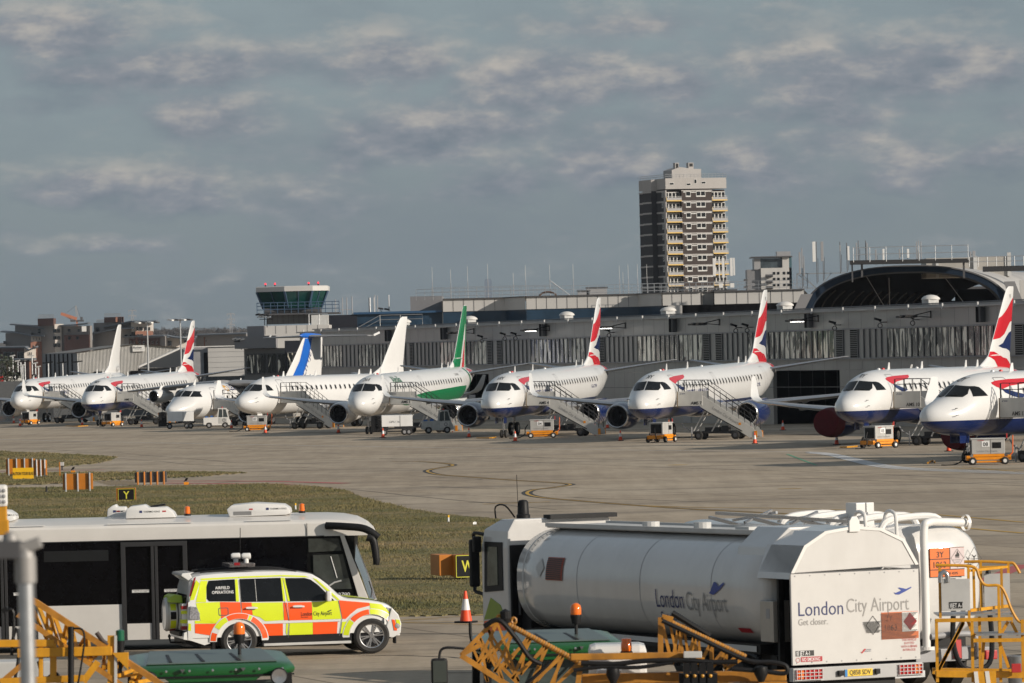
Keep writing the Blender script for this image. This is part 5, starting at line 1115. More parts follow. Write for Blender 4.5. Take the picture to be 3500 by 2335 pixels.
part('counterweight', MB().box(2*k, 24*k, -.8, .8, 2*k, 8*k).box(12*k, 20*k, -.8, .8, 8*k, 18*k).box(-22*k, -4*k, -.6, .6, 2*k, 10*k), DGREY, cr)
for px, pt, lb in ((454, 1057, 'lattice electricity pylon behind the grey apartment roof with the long mono-pitch'), (790, 1069, 'lattice electricity pylon left of the control tower')):
    Yp = 3600; k = Yp / F; b_ = P(px, 1140, Yp); t = thing('pylon', lb, 'pylon', (b_.x, Yp, b_.z - 10), group='electricity pylons on the horizon'); h = (1140 - pt)*k + 10; mb = MB()
    for s_ in (-1, 1): mb.bar((s_*5*k, 0, 0), (s_*3*k, 0, h - 22*k), .35).bar((s_*3*k, 0, h - 22*k), (0, 0, h), .3).bar((s_*5*k, 0, 5), (-s_*3.5*k, 0, h*.5), .22).bar((s_*3.5*k, 0, h*.5), (-s_*3*k, 0, h*.8), .22)
    part('lattice', mb, GREY, t); mb = MB()
    for dz in (4, 22, 40): 
        if pt == 1057 and dz == 40: continue
        mb.bar((-13*k, 0, h - dz*k), (13*k, 0, h - dz*k), .45).bar((-13*k, 0, h - dz*k), (-12*k, 0, h - (dz+8)*k), .25).bar((13*k, 0, h - dz*k), (12*k, 0, h - (dz+8)*k), .25)
    part('cross_arms', mb, GREY, t)
# wooded ridge
hx0, hx1 = P(500, 1140, 4200).x, P(900, 1140, 4200).x
hm = MB(); n = 40; a = [(hx0 - 300 + (hx1 - hx0 + 900) * i / n, 4200, ZW(700, 1146, 4200) - 2) for i in range(n + 1)]
tag(part('hill', MB().loft([[(x, y - 600, -1) for x, y, z in a], a, [(x, y + 900, -1) for x, y, z in a]], cap=False, closed=False), mat('far_wood_floor', (.09, .08, .07), .9), fix=False), kind='structure')
mb = MB(); V = []; Fc = []; rr = random.Random(3)
for i in range(90):
    px = 515 + 335 * i / 90 + rr.uniform(-3, 3); Yk = 4150 + rr.uniform(-60, 60); c = P(px, 1146, Yk); h = rr.uniform(2.5, 6.5) * 1.1; w_ = rr.uniform(2.0, 4.2)
    for _ in range(260):
        a_, u = rr.uniform(0, 2*PI), rr.uniform(-1, 1); r_ = rr.random() ** .4; q = Vector((math.cos(a_)*math.sqrt(1-u*u)*w_*r_, math.sin(a_)*math.sqrt(1-u*u)*w_*r_, u*h*.55*r_)) + c + Vector((0, 0, h*.35)); o = len(V)
        d1 = Vector((rr.uniform(-1, 1), rr.uniform(-1, 1), rr.uniform(-1, 1)))*.7; d2 = Vector((rr.uniform(-1, 1), rr.uniform(-1, 1), rr.uniform(-1, 1)))*.7
        V += [q, q + d1, q + d2]; Fc.append((o, o+1, o+2))
mb.v = V; mb.f = Fc; mb.m = [0]*len(Fc)
tag(part('woodland', mb, mat('bare_wood', (.085, .075, .07), .9, var=.3, scale=.1), fix=False), 'hazy leafless woodland along the ridge left of the tower', 'woodland', kind='stuff')
# apron light masts
def lmast(px, pt, pb, Y, lab, heads=4):
    z0, z1 = 0, ZW(px, pt, Y); t = thing('light_mast', lab, 'light mast', (P(px, pb, Y).x, Y, 0), group='floodlight masts on the left of the field')
    part('mast', MB().tube([(0, 0, 0), (0, 0, z1)], .16, 8, .09), STEEL, t); mb = MB().bar((-1.0, 0, z1), (1.0, 0, z1), .1); part('crossbar', mb, STEEL, t)
    for i in range(heads): x = -1.2 + 2.4*i/(heads-1); part('lamp_head', MB().bar((x - .3, 0, z1 + .12), (x + .3, -.5, z1 + .02), .45, .18), VWHITE if i % 2 == 0 else DGREY, t)
lmast(507, 1104, 1270, 760, 'floodlight mast in front of the ribbed warehouse'); lmast(618, 1095, 1190, 760, 'taller floodlight mast above the lean-to shed')
for i, (px, pt, w_) in enumerate([(45, 1218, 1), (62, 1235, 1), (72, 1238, 1), (86, 1236, 2), (111, 1218, 1), (122, 1243, 1), (33, 1258, 1), (166, 1241, 2), (215, 1241, 2), (267, 1238, 2), (78, 1250, 1), (132, 1255, 1)]):
    Y = 730; z1 = ZW(px, pt, Y); t = thing('lamp_post', LPL[i], 'lamp post', (P(px, 1290, Y).x, Y, 0), group='lamp posts at the far left behind the airfield fence')
    part('post', MB().tube([(0, 0, 0), (0, 0, z1)], .09, 6), STEEL, t); part('lamp_head', MB().bar((-.35*w_, 0, z1), (.3*w_, 0, z1 + .12), .28, .14), BLACK if w_ == 2 else LGREY, t)
# fences and small things at the far left
fe = thing('palisade_fence', 'grey palisade fence at the left edge behind the first jet', 'fence'); mb = MB(); mr = MB(); YF_ = 640
for i in range(70): px = -40 + i*3.2; p = P(px, 1375, YF_); mb.box(p.x - .04, p.x + .04, YF_, YF_ + .05, .1, 2.4)
mr.bar((P(-40, 1375, YF_).x, YF_, .6), (P(185, 1375, YF_).x, YF_, .6), .06).bar((P(-40, 1375, YF_).x, YF_, 2.0), (P(185, 1375, YF_).x, YF_, 2.0), .06); part('pales', mb, STEEL, fe); part('fence_rails', mr, STEEL, fe)
wl = thing('boundary_wall', 'long dark boundary fence running behind the left jets', 'boundary fence'); part('panels', MB().box(P(-60, 1300, 690).x, P(900, 1300, 690).x, 690, 690.3, 0, 4.35), mat('dark_fence_panel', (.09, .095, .10), .7, var=.15), wl)
tk = thing('white_cabin', 'small white site cabin with lit stripe at the far left', 'cabin', (P(35, 1290, 705).x, 705, 0)); part('wall', MB().box(-.9, 1.2, 0, 2, 0, ZW(35, 1279, 705)), VWHITE, tk); parts('cabin_window', MB().box(-.8, 1.3, -.05, 0, 4.9, 5.4), GLASS, tk)
nb_ = thing('stand_number_board', 'small black board with a white figure 4 at the far left', 'sign', (P(48, 1290, 668).x, 668, 0)); part('board', MB().box(-.1, .42, 0, .1, 4.6, 5.15), BLACK, nb_); part('post', MB().box(.05, .15, .1, .2, 0, 5.5), DGREY, nb_); text('figure', '4', lambda u, v: (.0 + u, -.03, 4.7 + v), WTXT, nb_, .5, .01)
nb_ = thing('stand_number_board', 'second small board with a 4, nearer to the warehouse', 'sign', (P(111, 1290, 668).x, 668, 0)); part('board', MB().box(-.1, .42, 0, .1, 4.6, 5.15), BLACK, nb_); part('post', MB().box(.05, .15, .1, .2, 0, 5.5), DGREY, nb_); text('figure', '4', lambda u, v: (.0 + u, -.03, 4.7 + v), WTXT, nb_, .5, .01)
rb = thing('barrier_stack', 'stack of red plastic barriers at the left edge', 'barrier', (P(0, 1290, 700).x, 700, 0)); parts('plastic_barrier', MB().box(-.6, .38, 0, .6, 4.0, 4.5).box(-.6, .35, 0, .6, 4.55, 5.0).box(-.6, .3, 0, .6, 0, 3.95), mat('barrier_red', (.55, .03, .03), .5), rb, bevel=.05)
def tree(px, pb, Y, h, w_, lab, seed):
    r_ = random.Random(seed); t = thing('tree', lab, 'tree', (P(px, pb, Y).x, Y, 0)); mb = MB().tube([(0, 0, 0), (.1, 0, h*.5), (0, 0, h*.9)], .22, 7, .05)
    for i in range(8): a_ = r_.uniform(0, 2*PI); mb.tube([(0, 0, h*(.3 + .06*i)), (math.cos(a_)*w_*.6, math.sin(a_)*w_*.6, h*(.5 + .06*i))], .07, 5, .02)
    part('trunk', mb, mat('bark', (.06, .045, .035), .9), t); cm = MB(); V = []; Fc = []
    for _ in range(1600):
        a_, u = r_.uniform(0, 2*PI), r_.uniform(-1, 1); q = Vector((math.cos(a_)*math.sqrt(1-u*u)*w_, math.sin(a_)*math.sqrt(1-u*u)*w_, h*.6 + u*h*.4)) * (1 if r_.random() < .5 else r_.uniform(.6, 1.08)); o = len(V)
        V += [q] + [q + Vector((r_.uniform(-1, 1), r_.uniform(-1, 1), r_.uniform(-1, 1)))*.25 for _ in range(2)]; Fc.append((o, o+1, o+2))
    cm.v = V; cm.f = Fc; cm.m = [0]*len(Fc); part('crown', cm, mat('dark_evergreen', (.035, .045, .025), .8, var=.3), t, fix=False)
tree(24, 1290, 700, 7.2, 1.5, 'dark evergreen tree at the far left behind the fence', 4)
# vehicles under the pier
# ---------------------------------------------------------------- apron equipment
def wheel(parent, x, y, r, w, m=None, hubm=None, ax='y'):
    t = part('wheel', MB().lathe([(-w/2, r*.5), (-w*.5, r*.85), (-w*.38, r), (w*.38, r), (w*.5, r*.85), (w/2, r*.5)], (x, y, r), ax, 20), RUBBER, parent, smooth=True)
    part('hub', MB().lathe([(-w*.46, .001), (-w*.44, r*.52), (w*.44, r*.52), (w*.46, .001)], (x, y, r), ax, 16), hubm or VWHITE, t, smooth=True)
    return t
def local(t, x, y):
    a = t.rotation_euler.z; return Vector((t.location.x + x*math.cos(a) - y*math.sin(a), t.location.y + x*math.sin(a) + y*math.cos(a), 0))
STP = mat('stair_panel_paint', (.56, .55, .52), .45, var=.04, dirt=.12, dscale=2)
def airstair(plane, xd, ysk, hz, num, label, turn=0., run=None):
    # local frame: +x away from the aircraft skin, -y towards the nose (and the camera)
    a = plane.rotation_euler.z - PI/2
    t = thing('passenger_stairs', label, 'stairs', local(plane, xd, -ysk), a + turn, 'passenger stairs at the aircraft doors')
    PWd = 1.8; hw = .75; zf = hz; run = run or zf * 1.5
    part('platform', MB().box(0, PWd, -hw, hw, zf - .12, zf), DGREY, t)
    f = part('front_panel', MB().box(.02, PWd, -hw - .05, -hw, zf - .1, zf + .92), STP, t, bevel=.02); part('back_panel', MB().box(.02, PWd, hw, hw + .05, zf - .1, zf + .92), STP, t)
    if num: text('stair_number', num, lambda u, v: (PWd - .06 + u, -hw - .06, zf + .0 + v), BTXT, f, .30, .02, .95, 'RIGHT')
    part('small_logo', MB().add([(.18, -hw - .06, zf + .72), (.30, -hw - .06, zf + .84), (.24, -hw - .06, zf + .72)], [(0, 1, 2)]).box(.32, .55, -hw - .06, -hw - .055, zf + .74, zf + .78), NTXT, f)
    part('door_buffer', MB().box(-.04, .02, -hw - .05, -hw + .02, zf - .15, zf + .92), mat('tan_rubber', (.22, .15, .07), .7), t)
    bx, bz = PWd + run, .12
    pr = [(PWd - .25, zf - .12), (PWd, zf + .62), (bx - .1, bz + .62), (bx + .12, bz + .3), (bx + .12, bz - .02), (bx - .4, bz - .02)]
    for y0, y1, nm in ((-hw - .03, -hw + .01, 'near'), (hw - .01, hw + .03, 'far')):
        sp = part('stair_side', MB().prism(pr, 'y', y0, y1), STP, t, bevel=.01)
        if nm == 'near':
            sl = -(zf - bz) / run; L_ = math.hypot(run, zf - bz); c, s = run / L_, (zf - bz) / L_
            text('stair_lettering', 'London City Airport', lambda u, v: (PWd + .65 + u*c + v*s, y0 - .01, zf + .10 - .65*s/c - u*s + v*c), GTXT, sp, .30, 0, .85)
            part('rubbing_strip', MB().bar((PWd - .1, y0 - .03, zf - .28), (bx - .9, y0 - .03, bz + .42), .03, .06), BLACK, sp)
            part('warning_label', MB().box(bx - 1.15, bx - .98, y0 - .01, y0 - .005, bz + .85, bz + 1.02), GPUY, sp)
    sm = MB(); n = 12
    for i in range(n): u = (i + .5) / n; sm.box(PWd + run*u - .14, PWd + run*u + .14, -hw, hw, zf - (zf - bz)*u - .03, zf - (zf - bz)*u)
    tr_ = part('treads', sm, STEEL, t); tr_['kind'] = 'stuff'
    for yy in (-hw, hw):
        rm = MB()
        for h in (1.35, 1.68): rm.tube([(.05, yy, zf + .9), (.05, yy, zf + h), (.2, yy, zf + h + .02), (PWd, yy, zf + h), (PWd + run*.93, yy, zf - (zf-bz)*.93 + h - .25), (PWd + run, yy, bz + h - .6), (PWd + run, yy, bz + .5)], .024, 6)
        for i in range(9):
            u = i / 8
            if i < 4: x = .1 + (PWd - .1)*i/3; rm.tube([(x, yy, zf + .9), (x, yy, zf + 1.68)], .02, 5)
            rm.tube([(PWd + run*u*.92, yy, zf - (zf-bz)*u*.92 + .5), (PWd + run*u*.92, yy, zf - (zf-bz)*u*.92 + 1.5)], .02, 5)
        part('handrail', rm, mat('black_steel', (.02, .02, .022), .6), t)
    ch = part('chassis', MB().box(1.0, PWd + run - .9, -.55, -.43, .42, .56).box(1.0, PWd + run - .9, .43, .55, .42, .56).box(1.0, 1.2, -.6, .6, .38, .6).box(PWd + run*.5, PWd + run*.5 + .2, -.6, .6, .38, .6).box(1.8, 2.8, -.35, .35, .5, .85).box(3.0, 3.5, -.4, .3, .55, .95), mat('black_steel', (.02, .02, .022), .6), t, bevel=.01)
    for x in (1.45, PWd + run*.62):
        for y in (-.72, .72): wheel(t, x, y, .30, .22, hubm=DGREY)
    for x0, x1 in ((.95, PWd + .15), (2.3, 2.9)):
        for y in (-.5, .5): part('lift_strut', MB().tube([(x0, y, .5), (x1, y, zf - .25 - max(0, x1 - PWd)*(zf-bz)/run)], .045, 8), LGREY, t)
    part('drawbar', MB().tube([(1.0, 0, .45), (.2, 0, .9), (.0, 0, 1.2)], .04, 6), GREY, t)
    for x in (.95, PWd + run - .3): part('jack_leg', MB().tube([(x, -.72, .02), (x, -.72, .9)], .04, 8), mat('jack_red', (.45, .03, .03), .5) if x > 1 else GREY, t)
    parts('stair_foot', MB().box(bx - .05, bx + .15, -hw - .06, -hw, .1, .55).box(bx - .05, bx + .15, hw, hw + .06, .1, .55), GPUY, t)
    return t
SD = {'YY': ('AMS 3', 'stairs marked AMS 3 at the door of the leftmost jet YY'), 'YM': ('AMS 11', 'stairs marked AMS 11 at the door of jet YM'), 'D': ('', 'unnumbered stairs with a tall cabin box at the door of the all-white jet'),
      'E': ('AMS 1', 'stairs marked AMS 1 at the door of the green-striped jet'), 'YN': ('AMS 4', 'stairs marked AMS 4 at the door of jet YN'), 'YK': ('AMS 7', 'stairs marked AMS 7 at the door of jet YK'), 'YF': ('AMS 10', 'stairs marked AMS 10 at the door of jet YF'), 'YD': ('AMS 13', 'stairs marked AMS 13 at the door of the nearest jet YD')}
for k, (nu, lb) in SD.items(): airstair(PL[k][0], 5.15 - .1, 1.62, 2.45, nu, lb, run=3.7)
airstair(PL['CJ'][0], 5.6, 1.85, 1.75, '', 'pale unnumbered stairs at the door of the T-tailed airliner', run=2.9)
# ground power units
GPUB = mat('gpu_grey_box', (.42, .415, .40), .45, var=.05, dirt=.2, dscale=3)
def gpu(px, py, yaw, num, label, Lg=2.3):
    t = thing('ground_power_unit', label, 'generator', G(px, py), R(yaw), 'wheeled ground power units by the aircraft noses'); h = Lg/2
    f = part('yellow_frame', MB().box(-h, h, -.58, -.46, .26, .40).box(-h, h, .46, .58, .26, .40).box(-h, -h + .18, -.58, .58, .24, .48).box(h - .18, h, -.58, .58, .24, .48).box(-h + .5, h - .5, -.6, -.52, .12, .2)
             .bar((-h + .45, -.56, .16), (-h + .3, -.56, .42), .07).bar((h - .45, -.56, .16), (h - .3, -.56, .42), .07).box(-h + .35, h - .35, -.56, -.5, .42, .55).box(-h + .2, h - .2, -.5, .5, .36, .40), GPUY, t, bevel=.01)
    b = part('engine_box', MB().box(-h + .28, h - .30, -.5, .5, .55, 1.32), GPUB, t, bevel=.03)
    part('box_lid', MB().box(-h + .24, h - .26, -.53, .53, 1.32, 1.37), LGREY, b); part('control_window', MB().box(h - .95, h - .5, -.52, -.505, .85, 1.15), BLACK, b)
    part('side_seam', MB().box(.1, .115, -.508, -.5, .58, 1.30), DGREY, b)
    part('end_grille', MB().box(-h + .26, -h + .28, -.4, .4, .62, 1.25), BLACK, b)
    if num:
        part('number_plate', MB().box(-.35, .05, -.512, -.505, .93, 1.22), WTXT, b); text('number', num, lambda u, v: (-.15 + u, -.518, .97 + v), BTXT, b, .27, .015, 1.0, 'CENTER')
        text('brand_lettering', 'London City Airport', lambda u, v: (-.62 + u, -.512, .66 + v), GTXT, b, .15, 0, .85); text('maker_lettering', 'POWER', lambda u, v: (-.55 + u, -.512, 1.23 + v), RTXT, b, .09, .01)
    for x in (-h + .32, h - .32):
        for y in (-.66, .66): wheel(t, x, y, .20, .16)
    part('tow_bar', MB().tube([(h - .1, 0, .4), (h + .12, 0, .6), (h + .14, 0, 1.5)], .035, 6), mat('orange_bar', (.70, .12, .01), .5), t)
    part('red_light_post', MB().box(h - .22, h - .16, -.45, -.38, 1.35, 1.6), mat('jack_red', (.45, .03, .03), .5), t)
    part('cable', MB().tube(crv([(-h + .1, 0, 1.0), (-h - .1, -.1, .7), (-h - .15, -.2, .3), (-h - .6, -.3, .05), (-h - 1.3, -.4, .04)], 5), .035, 6), BLACK, t, smooth=True)
    return t
gpu(102, 1452, 55, None, 'ground power unit in front of the leftmost jet YY, seen half end-on', 1.9); gpu(385, 1458, 50, None, 'ground power unit in front of jet YM, next to the AMS 11 stairs', 1.9)
gpu(880, 1474, -3, '07', 'ground power unit numbered 07 in front of the all-white jet'); gpu(1854, 1497, -2, '04', 'ground power unit numbered 04 in front of jet YN')
gpu(2261, 1512, 62, None, 'ground power unit seen end-on in front of jet YK', 2.1); gpu(3005, 1532, 40, '05', 'ground power unit numbered 05 in front of jet YF', 2.1)
gpu(3378, 1588, -1, '08', 'ground power unit numbered 08 at lower right in front of jet YD'); gpu(6, 1441, -10, '06', 'ground power unit numbered 06 cut off by the left edge of the photo')
# covered units
def cover_unit(px, py, yaw, label, tx):
    t = thing('covered_generator', label, 'trailer', G(px, py), R(yaw), 'low trailers with hinged white covers')
    part('flatbed', MB().box(-1.4, 1.6, -.6, .6, .48, .60).box(-1.4, -1.2, -.65, .65, .3, .75).box(.1, 1.7, -.62, -.5, .6, .72), mat('black_steel', (.02, .02, .022), .6), t)
    part('black_end', MB().prism([(-1.75, .25), (-1.72, 1.55), (-1.35, 1.62), (-.95, 1.55), (-.95, .3)], 'y', -.65, .65), BLACK, t, bevel=.02)
    part('hose_coil', MB().tube([(-1.2 + .12*math.sin(i*1.2), -.70, .65 + i*.035) for i in range(26)], .05, 6), BLACK, t)
    c = part('white_cover', MB().prism([(-.66, .70), (-.44, 1.58), (.3, 1.62), (.62, .80), (.62, .70)], 'x', -.90, 1.55), VWHITE, t, bevel=.02)
    part('cover_seam', MB().quad((.55, -.675, .72), (.58, -.675, .72), (.58, -.455, 1.57), (.55, -.455, 1.57)), DGREY, c, fix=False)
    if tx: text('cover_lettering', tx, lambda u, v: (-.3 + u, -.61 + .25*v, 1.0 + v*.9), GTXT, c, .26, .0)
    for x in (-.7, .9, 1.25):
        for y in (-.62, .62): wheel(t, x, y, .26, .2, hubm=GREY)
cover_unit(606, 1466, 3, 'trailer with white hinged cover in front of the T-tailed airliner', None); cover_unit(1344, 1488, 2, 'trailer with white cover marked GPU 16 in front of the green-striped jet', 'GPU 16')
def tug(px, py, yaw, label, dirty=False, g=None):
    m = mat('dirty_white_paint', (.40, .41, .40), .6, var=.15, dirt=.4, dscale=2) if dirty else VWHITE
    t = thing('baggage_tug', label, 'tug', G(px, py), R(yaw), g or 'white tow tractors on the apron')
    part('body', MB().prism([(-1.35, .35), (-1.35, .98), (-.05, 1.02), (-.05, .98), (.95, .98), (1.15, .6), (1.2, .3), (.95, .25), (.85, .5), (.45, .5), (.35, .25), (-.55, .25), (-.62, .5), (-1.05, .5), (-1.12, .3)], 'y', -.68, .68), m, t, bevel=.02)
    cab = part('cab_frame', MB().bar((-.02, -.64, .95), (.08, -.62, 1.78), .08).bar((-.02, .64, .95), (.08, .62, 1.78), .08).bar((.98, -.64, .9), (.75, -.62, 1.78), .08).bar((.98, .64, .9), (.75, .62, 1.78), .08).box(.02, .82, -.66, .66, 1.76, 1.84).bar((.45, -.64, .95), (.45, -.64, 1.78), .05), m, t)
    part('windscreen', MB().quad((.97, -.6, .98), (.97, .6, .98), (.78, .58, 1.74), (.78, -.58, 1.74)), mat('cab_glass', (.05, .06, .06), .1), cab, fix=False)
    part('side_window', MB().quad((.03, -.655, 1.0), (.42, -.655, 1.0), (.42, -.635, 1.72), (.10, -.635, 1.72)).quad((.48, -.655, 1.0), (.92, -.655, 1.0), (.74, -.635, 1.72), (.48, -.635, 1.72)), mat('cab_glass', (.05, .06, .06), .1), cab, fix=False)
    part('seat', MB().box(.15, .3, -.3, .3, .9, 1.4), BLACK, t); part('door_panel', MB().box(.08, .82, -.70, -.685, .42, .92), LGREY, t); part('logo_ring', MB().lathe([(-.01, .16), (.0, .13), (.0, .10), (-.01, .08)], (.55, -.705, .72), 'y', 18), GTXT, t)
    part('deck_load', MB().box(-1.2, -.9, -.5, .5, .98, 1.1).box(-.7, -.4, -.4, .4, 1.0, 1.16), mat('blue_bag', (.03, .12, .35), .6), t)
    part('hitch_plate', MB().box(-1.42, -1.35, -.2, .2, .35, .75), GREY, t); part('beacon', MB().lathe([(1.84, .06), (1.95, .06), (1.98, .001)], (.4, 0, 0), 'z', 10), mat('jack_red', (.45, .03, .03), .5), t)
    for x in (-.84, .65):
        for y in (-.62, .62): wheel(t, x, y, .27, .2, hubm=GREY)
tug(746, 1463, 2, 'clean white tow tractor beside the stairs of the T-tailed airliner'); tug(1500, 1481, 3, 'dirty white tow tractor in front of the engine of the green-striped jet', True)
tug(2752, 1440, 120, 'white tow tractor under the pier, left one of a pair', False, 'white vehicles parked under the pier'); 
t = thing('service_van', 'white van with an orange chevron front parked under the pier', 'van', G(2830, 1440), R(100), 'white vehicles parked under the pier')
part('body', MB().prism([(-1.8, .3), (-1.8, 1.75), (.4, 1.8), (1.0, 1.15), (1.7, 1.0), (1.75, .35)], 'y', -.8, .8), VWHITE, t, bevel=.05); part('windscreen', MB().quad((.45, -.72, 1.74), (.45, .72, 1.74), (1.0, .72, 1.18), (1.0, -.72, 1.18)), GLASS, t, fix=False)
part('side_window', MB().box(-1.4, .2, -.81, -.8, 1.15, 1.6), GLASS, t); part('chevron_panel', MB().box(-1.83, -1.8, -.75, .75, .4, .9), SIGNO, t)
for x in (-1.1, 1.1):
    for y in (-.72, .72): wheel(t, x, y, .32, .2)
t = thing('wheelie_bin', 'blue-grey bin standing under the pier left of the white vehicles', 'bin', G(2690, 1437)); part('bin_body', MB().loft([[(-.5, -.4, .1), (.5, -.4, .1), (.5, .4, .1), (-.5, .4, .1)], [(-.65, -.5, 1.2), (.65, -.5, 1.2), (.65, .5, 1.2), (-.65, .5, 1.2)]]), mat('bin_blue', (.05, .09, .13), .5), t); part('bin_lid', MB().box(-.68, .68, -.53, .53, 1.2, 1.3), DGREY, t)
# cones
def cone(px, py, label, h=.75, g='traffic cones on the apron'):
    t = thing('traffic_cone', label, 'cone', G(px, py), random.uniform(0, 1), g); k = h / .75
    part('cone_base', MB().box(-.20*k, .20*k, -.20*k, .20*k, 0, .045*k), BLACK, t, bevel=.01)
    P_ = lambda z: .145 - (.145 - .028) * (z - .045) / (.75 - .045)
    part('cone_body', MB().lathe([(.045*k, P_(.045)*k), (.30*k, P_(.30)*k)], (0, 0, 0), 'z', 24), CONEO, t, smooth=True); part('cone_tip', MB().lathe([(.56*k, P_(.56)*k), (.745*k, P_(.745)*k), (.75*k, .001)], (0, 0, 0), 'z', 24), CONEO, t, smooth=True)
    part('white_sleeve', MB().lathe([(.30*k, P_(.30)*k + .003), (.56*k, P_(.56)*k + .003)], (0, 0, 0), 'z', 24), CONEW, t, smooth=True)
CN = [(69, 1457.5, 'cone beside the generator of the leftmost jet YY, in sunlight'), (47, 1447, 'shaded cone at far left under the engine of jet YY'), (281, 1454, 'shaded cone left of the nose wheel of jet YM'), (484, 1460.5, 'sunlit cone between the generator of jet YM and the first white covered trailer'),
 (791, 1465, 'cone right beside the white tow tractor of the T-tailed airliner'), (907, 1481, 'sunlit cone in front of generator 07'), (1157, 1480, 'cone in front of the big engine left of the green-striped jet'), (1309, 1496.6, 'cone in front of the GPU 16 trailer'), (1603, 1495, 'cone under the left engine of jet YN'), (1761, 1509, 'sunlit cone between the nose wheel of jet YN and generator 04'),
 (2076, 1464, 'cone right of the blue engine of jet YN'), (2121, 1507, 'cone under the left engine of jet YK'), (2580, 1517, 'sunlit cone right of the foot of the AMS 7 stairs'), (2676, 1471, 'cone behind, right of the blue engine of jet YK'), (2860, 1520.5, 'cone under the red engine cover of jet YF'), (3243, 1543, 'sunlit cone left of generator 08'), (3170, 1463, 'cone half hidden behind the nose of jet YD')]
for c in CN: cone(*c)
cone(1593, 2129, 'big cone with a broad white band on the near taxi lane beside the tanker', .76)
def hose(pts, label):
    t = thing('ground_cable', label, 'cable', (0, 0, 0), group='cables on the apron'); part('cable', MB().tube([p + Vector((0, 0, .05)) for p in crv([G(x, y) for x, y in pts], 6)], .05, 6), YELLOW, t, smooth=True)
hose([(225, 1457), (260, 1459), (300, 1457)], 'yellow cable on the ground left of the nose wheel of jet YM'); hose([(1630, 1499), (1680, 1499), (1695, 1496)], 'yellow cable on the ground under jet YN'); hose([(2872, 1531), (2900, 1531), (2930, 1528)], 'yellow cable on the ground in front of jet YF')
hose([(3171, 1586), (3180, 1580), (3192, 1578), (3194, 1584)], 'small yellow cable loop left of generator 08')
# ---------------------------------------------------------------- airfield signs
def backsign(px0, px1, py, pt, yaw, n, label, m=SIGNO, post=STEEL):
    a, b_ = G(px0, py), G(px1, py); c = (a + b_) / 2; w_ = abs(b_.x - a.x) / 2; h = (py - pt) / (F / c.y)
    t = thing('taxiway_sign', label, 'airfield sign', c, R(yaw), 'taxiway signs seen from behind')
    part('board', MB().box(-w_, w_, 0, .25, .12, h), m, t, bevel=.02)
    for i in range(n): x = -w_ + .15 + (2*w_ - .3) * i / max(1, n - 1); p = part('post', MB().tube([(x, -.06, 0), (x, -.06, h + .04)], .05, 8), post, t, smooth=True); part('post_cap', MB().lathe([(h + .04, .06), (h + .09, .001)], (x, -.06, 0), 'z', 8), ALU, p)
    return t, w_, h
backsign(26, 116, 1627, 1569, 0, 4, 'large brown-orange sign back with four posts, behind the CAUTION board'); backsign(118, 160, 1632, 1573, 12, 3, 'narrow orange sign back with three posts, right of the CAUTION board')
backsign(219, 314, 1682, 1619, 0, 3, 'orange sign back with three posts, nearest of the orange backs on the grass')
backsign(465, 567, 1657, 1614, 0, 5, 'dark grey sign back with orange ribs at the taxiway hatching', DGREY, SIGNO)
a = G(44, 1640); sc = F / a.y; t = thing('caution_sign', 'bright yellow board reading CAUTION YOUR BLAST on the left grass', 'sign', a, R(0)); w_ = 71 / sc; h = 40 / sc
part('board', MB().box(0, w_, -.08, 0, .02, h), mat('sign_yellow', (.85, .48, .01), .5, var=.03), t, bevel=.01); text('lettering', 'CAUTION YOUR BLAST', lambda u, v: (w_/2 + u, -.09, h*.38 + v), BTXT, t, h*.38, .010, .50, 'CENTER'); part('post', MB().box(.3, .4, 0, .1, 0, h).box(w_ - .4, w_ - .3, 0, .1, 0, h), DGREY, t)
a = G(398, 1714); sc = F / a.y; t = thing('taxiway_sign', 'black sign with a yellow letter Y and border on the grass', 'airfield sign', a); w_ = 65 / sc; h = 45 / sc
part('housing', MB().box(0, w_, 0, .5, 0, h), SIGNO, t, bevel=.02); part('face', MB().box(.03*w_ + .06, w_, -.02, 0, .03, h - .02), BLACK, t); yl = mat('sign_letter_yellow', (.65, .62, .06), .5); o = rrect(w_*.53, h*.5, w_*.86, h*.88, .01, 1); i_ = rrect(w_*.53, h*.5, w_*.82, h*.82, .01, 1)  # paler yellow for the letter and border
part('yellow_border', ring_mb(o, i_, lambda u, v: (u, -.025, v)), yl, t, fix=False); text('letter', 'Y', lambda u, v: (w_*.53 + u, -.03, h*.2 + v), yl, t, h*.8, .015, .9, 'CENTER')
a = G(1556, 1985); sc = F / a.y; t = thing('taxiway_sign', 'black sign with a yellow letter W in a deep orange housing beside the tanker cab', 'airfield sign', a, R(14)); w_ = 80 / sc; h = 88 / sc
part('housing', MB().box(0, w_, 0.0, .5, .10, h), SIGNO, t, bevel=.015); part('rear_housing', MB().box(-.38, .05, .3, 1.4, .14, h + .0), SIGNO, t, bevel=.015); part('face', MB().box(.02, w_, -.02, 0, .10, h), BLACK, t)
o = rrect(w_*.5, h*.55, w_*.92, h*.86, .01, 1); i_ = rrect(w_*.5, h*.55, w_*.87, h*.81, .01, 1); part('yellow_border', ring_mb(o, i_, lambda u, v: (u, -.025, v)), yl, t, fix=False); text('letter', 'W', lambda u, v: (w_*.55 + u, -.03, h*.34 + v), yl, t, h*.62, .02, .7, 'CENTER')
for x in (.1, w_ - .15): part('foot', MB().box(x, x + .1, .1, .3, 0, .12), BLACK, t)
t = thing('junction_box', 'small white box on a grey post beside an orange marker stake', 'junction box', G(212, 1608)); sc = F / t.location.y; part('post', MB().box(-.05, .05, 0, .1, 0, 22/sc), DGREY, t); part('box', MB().box(-.1, .12, -.1, .1, 16/sc, 28/sc), LGREY, t, bevel=.01)
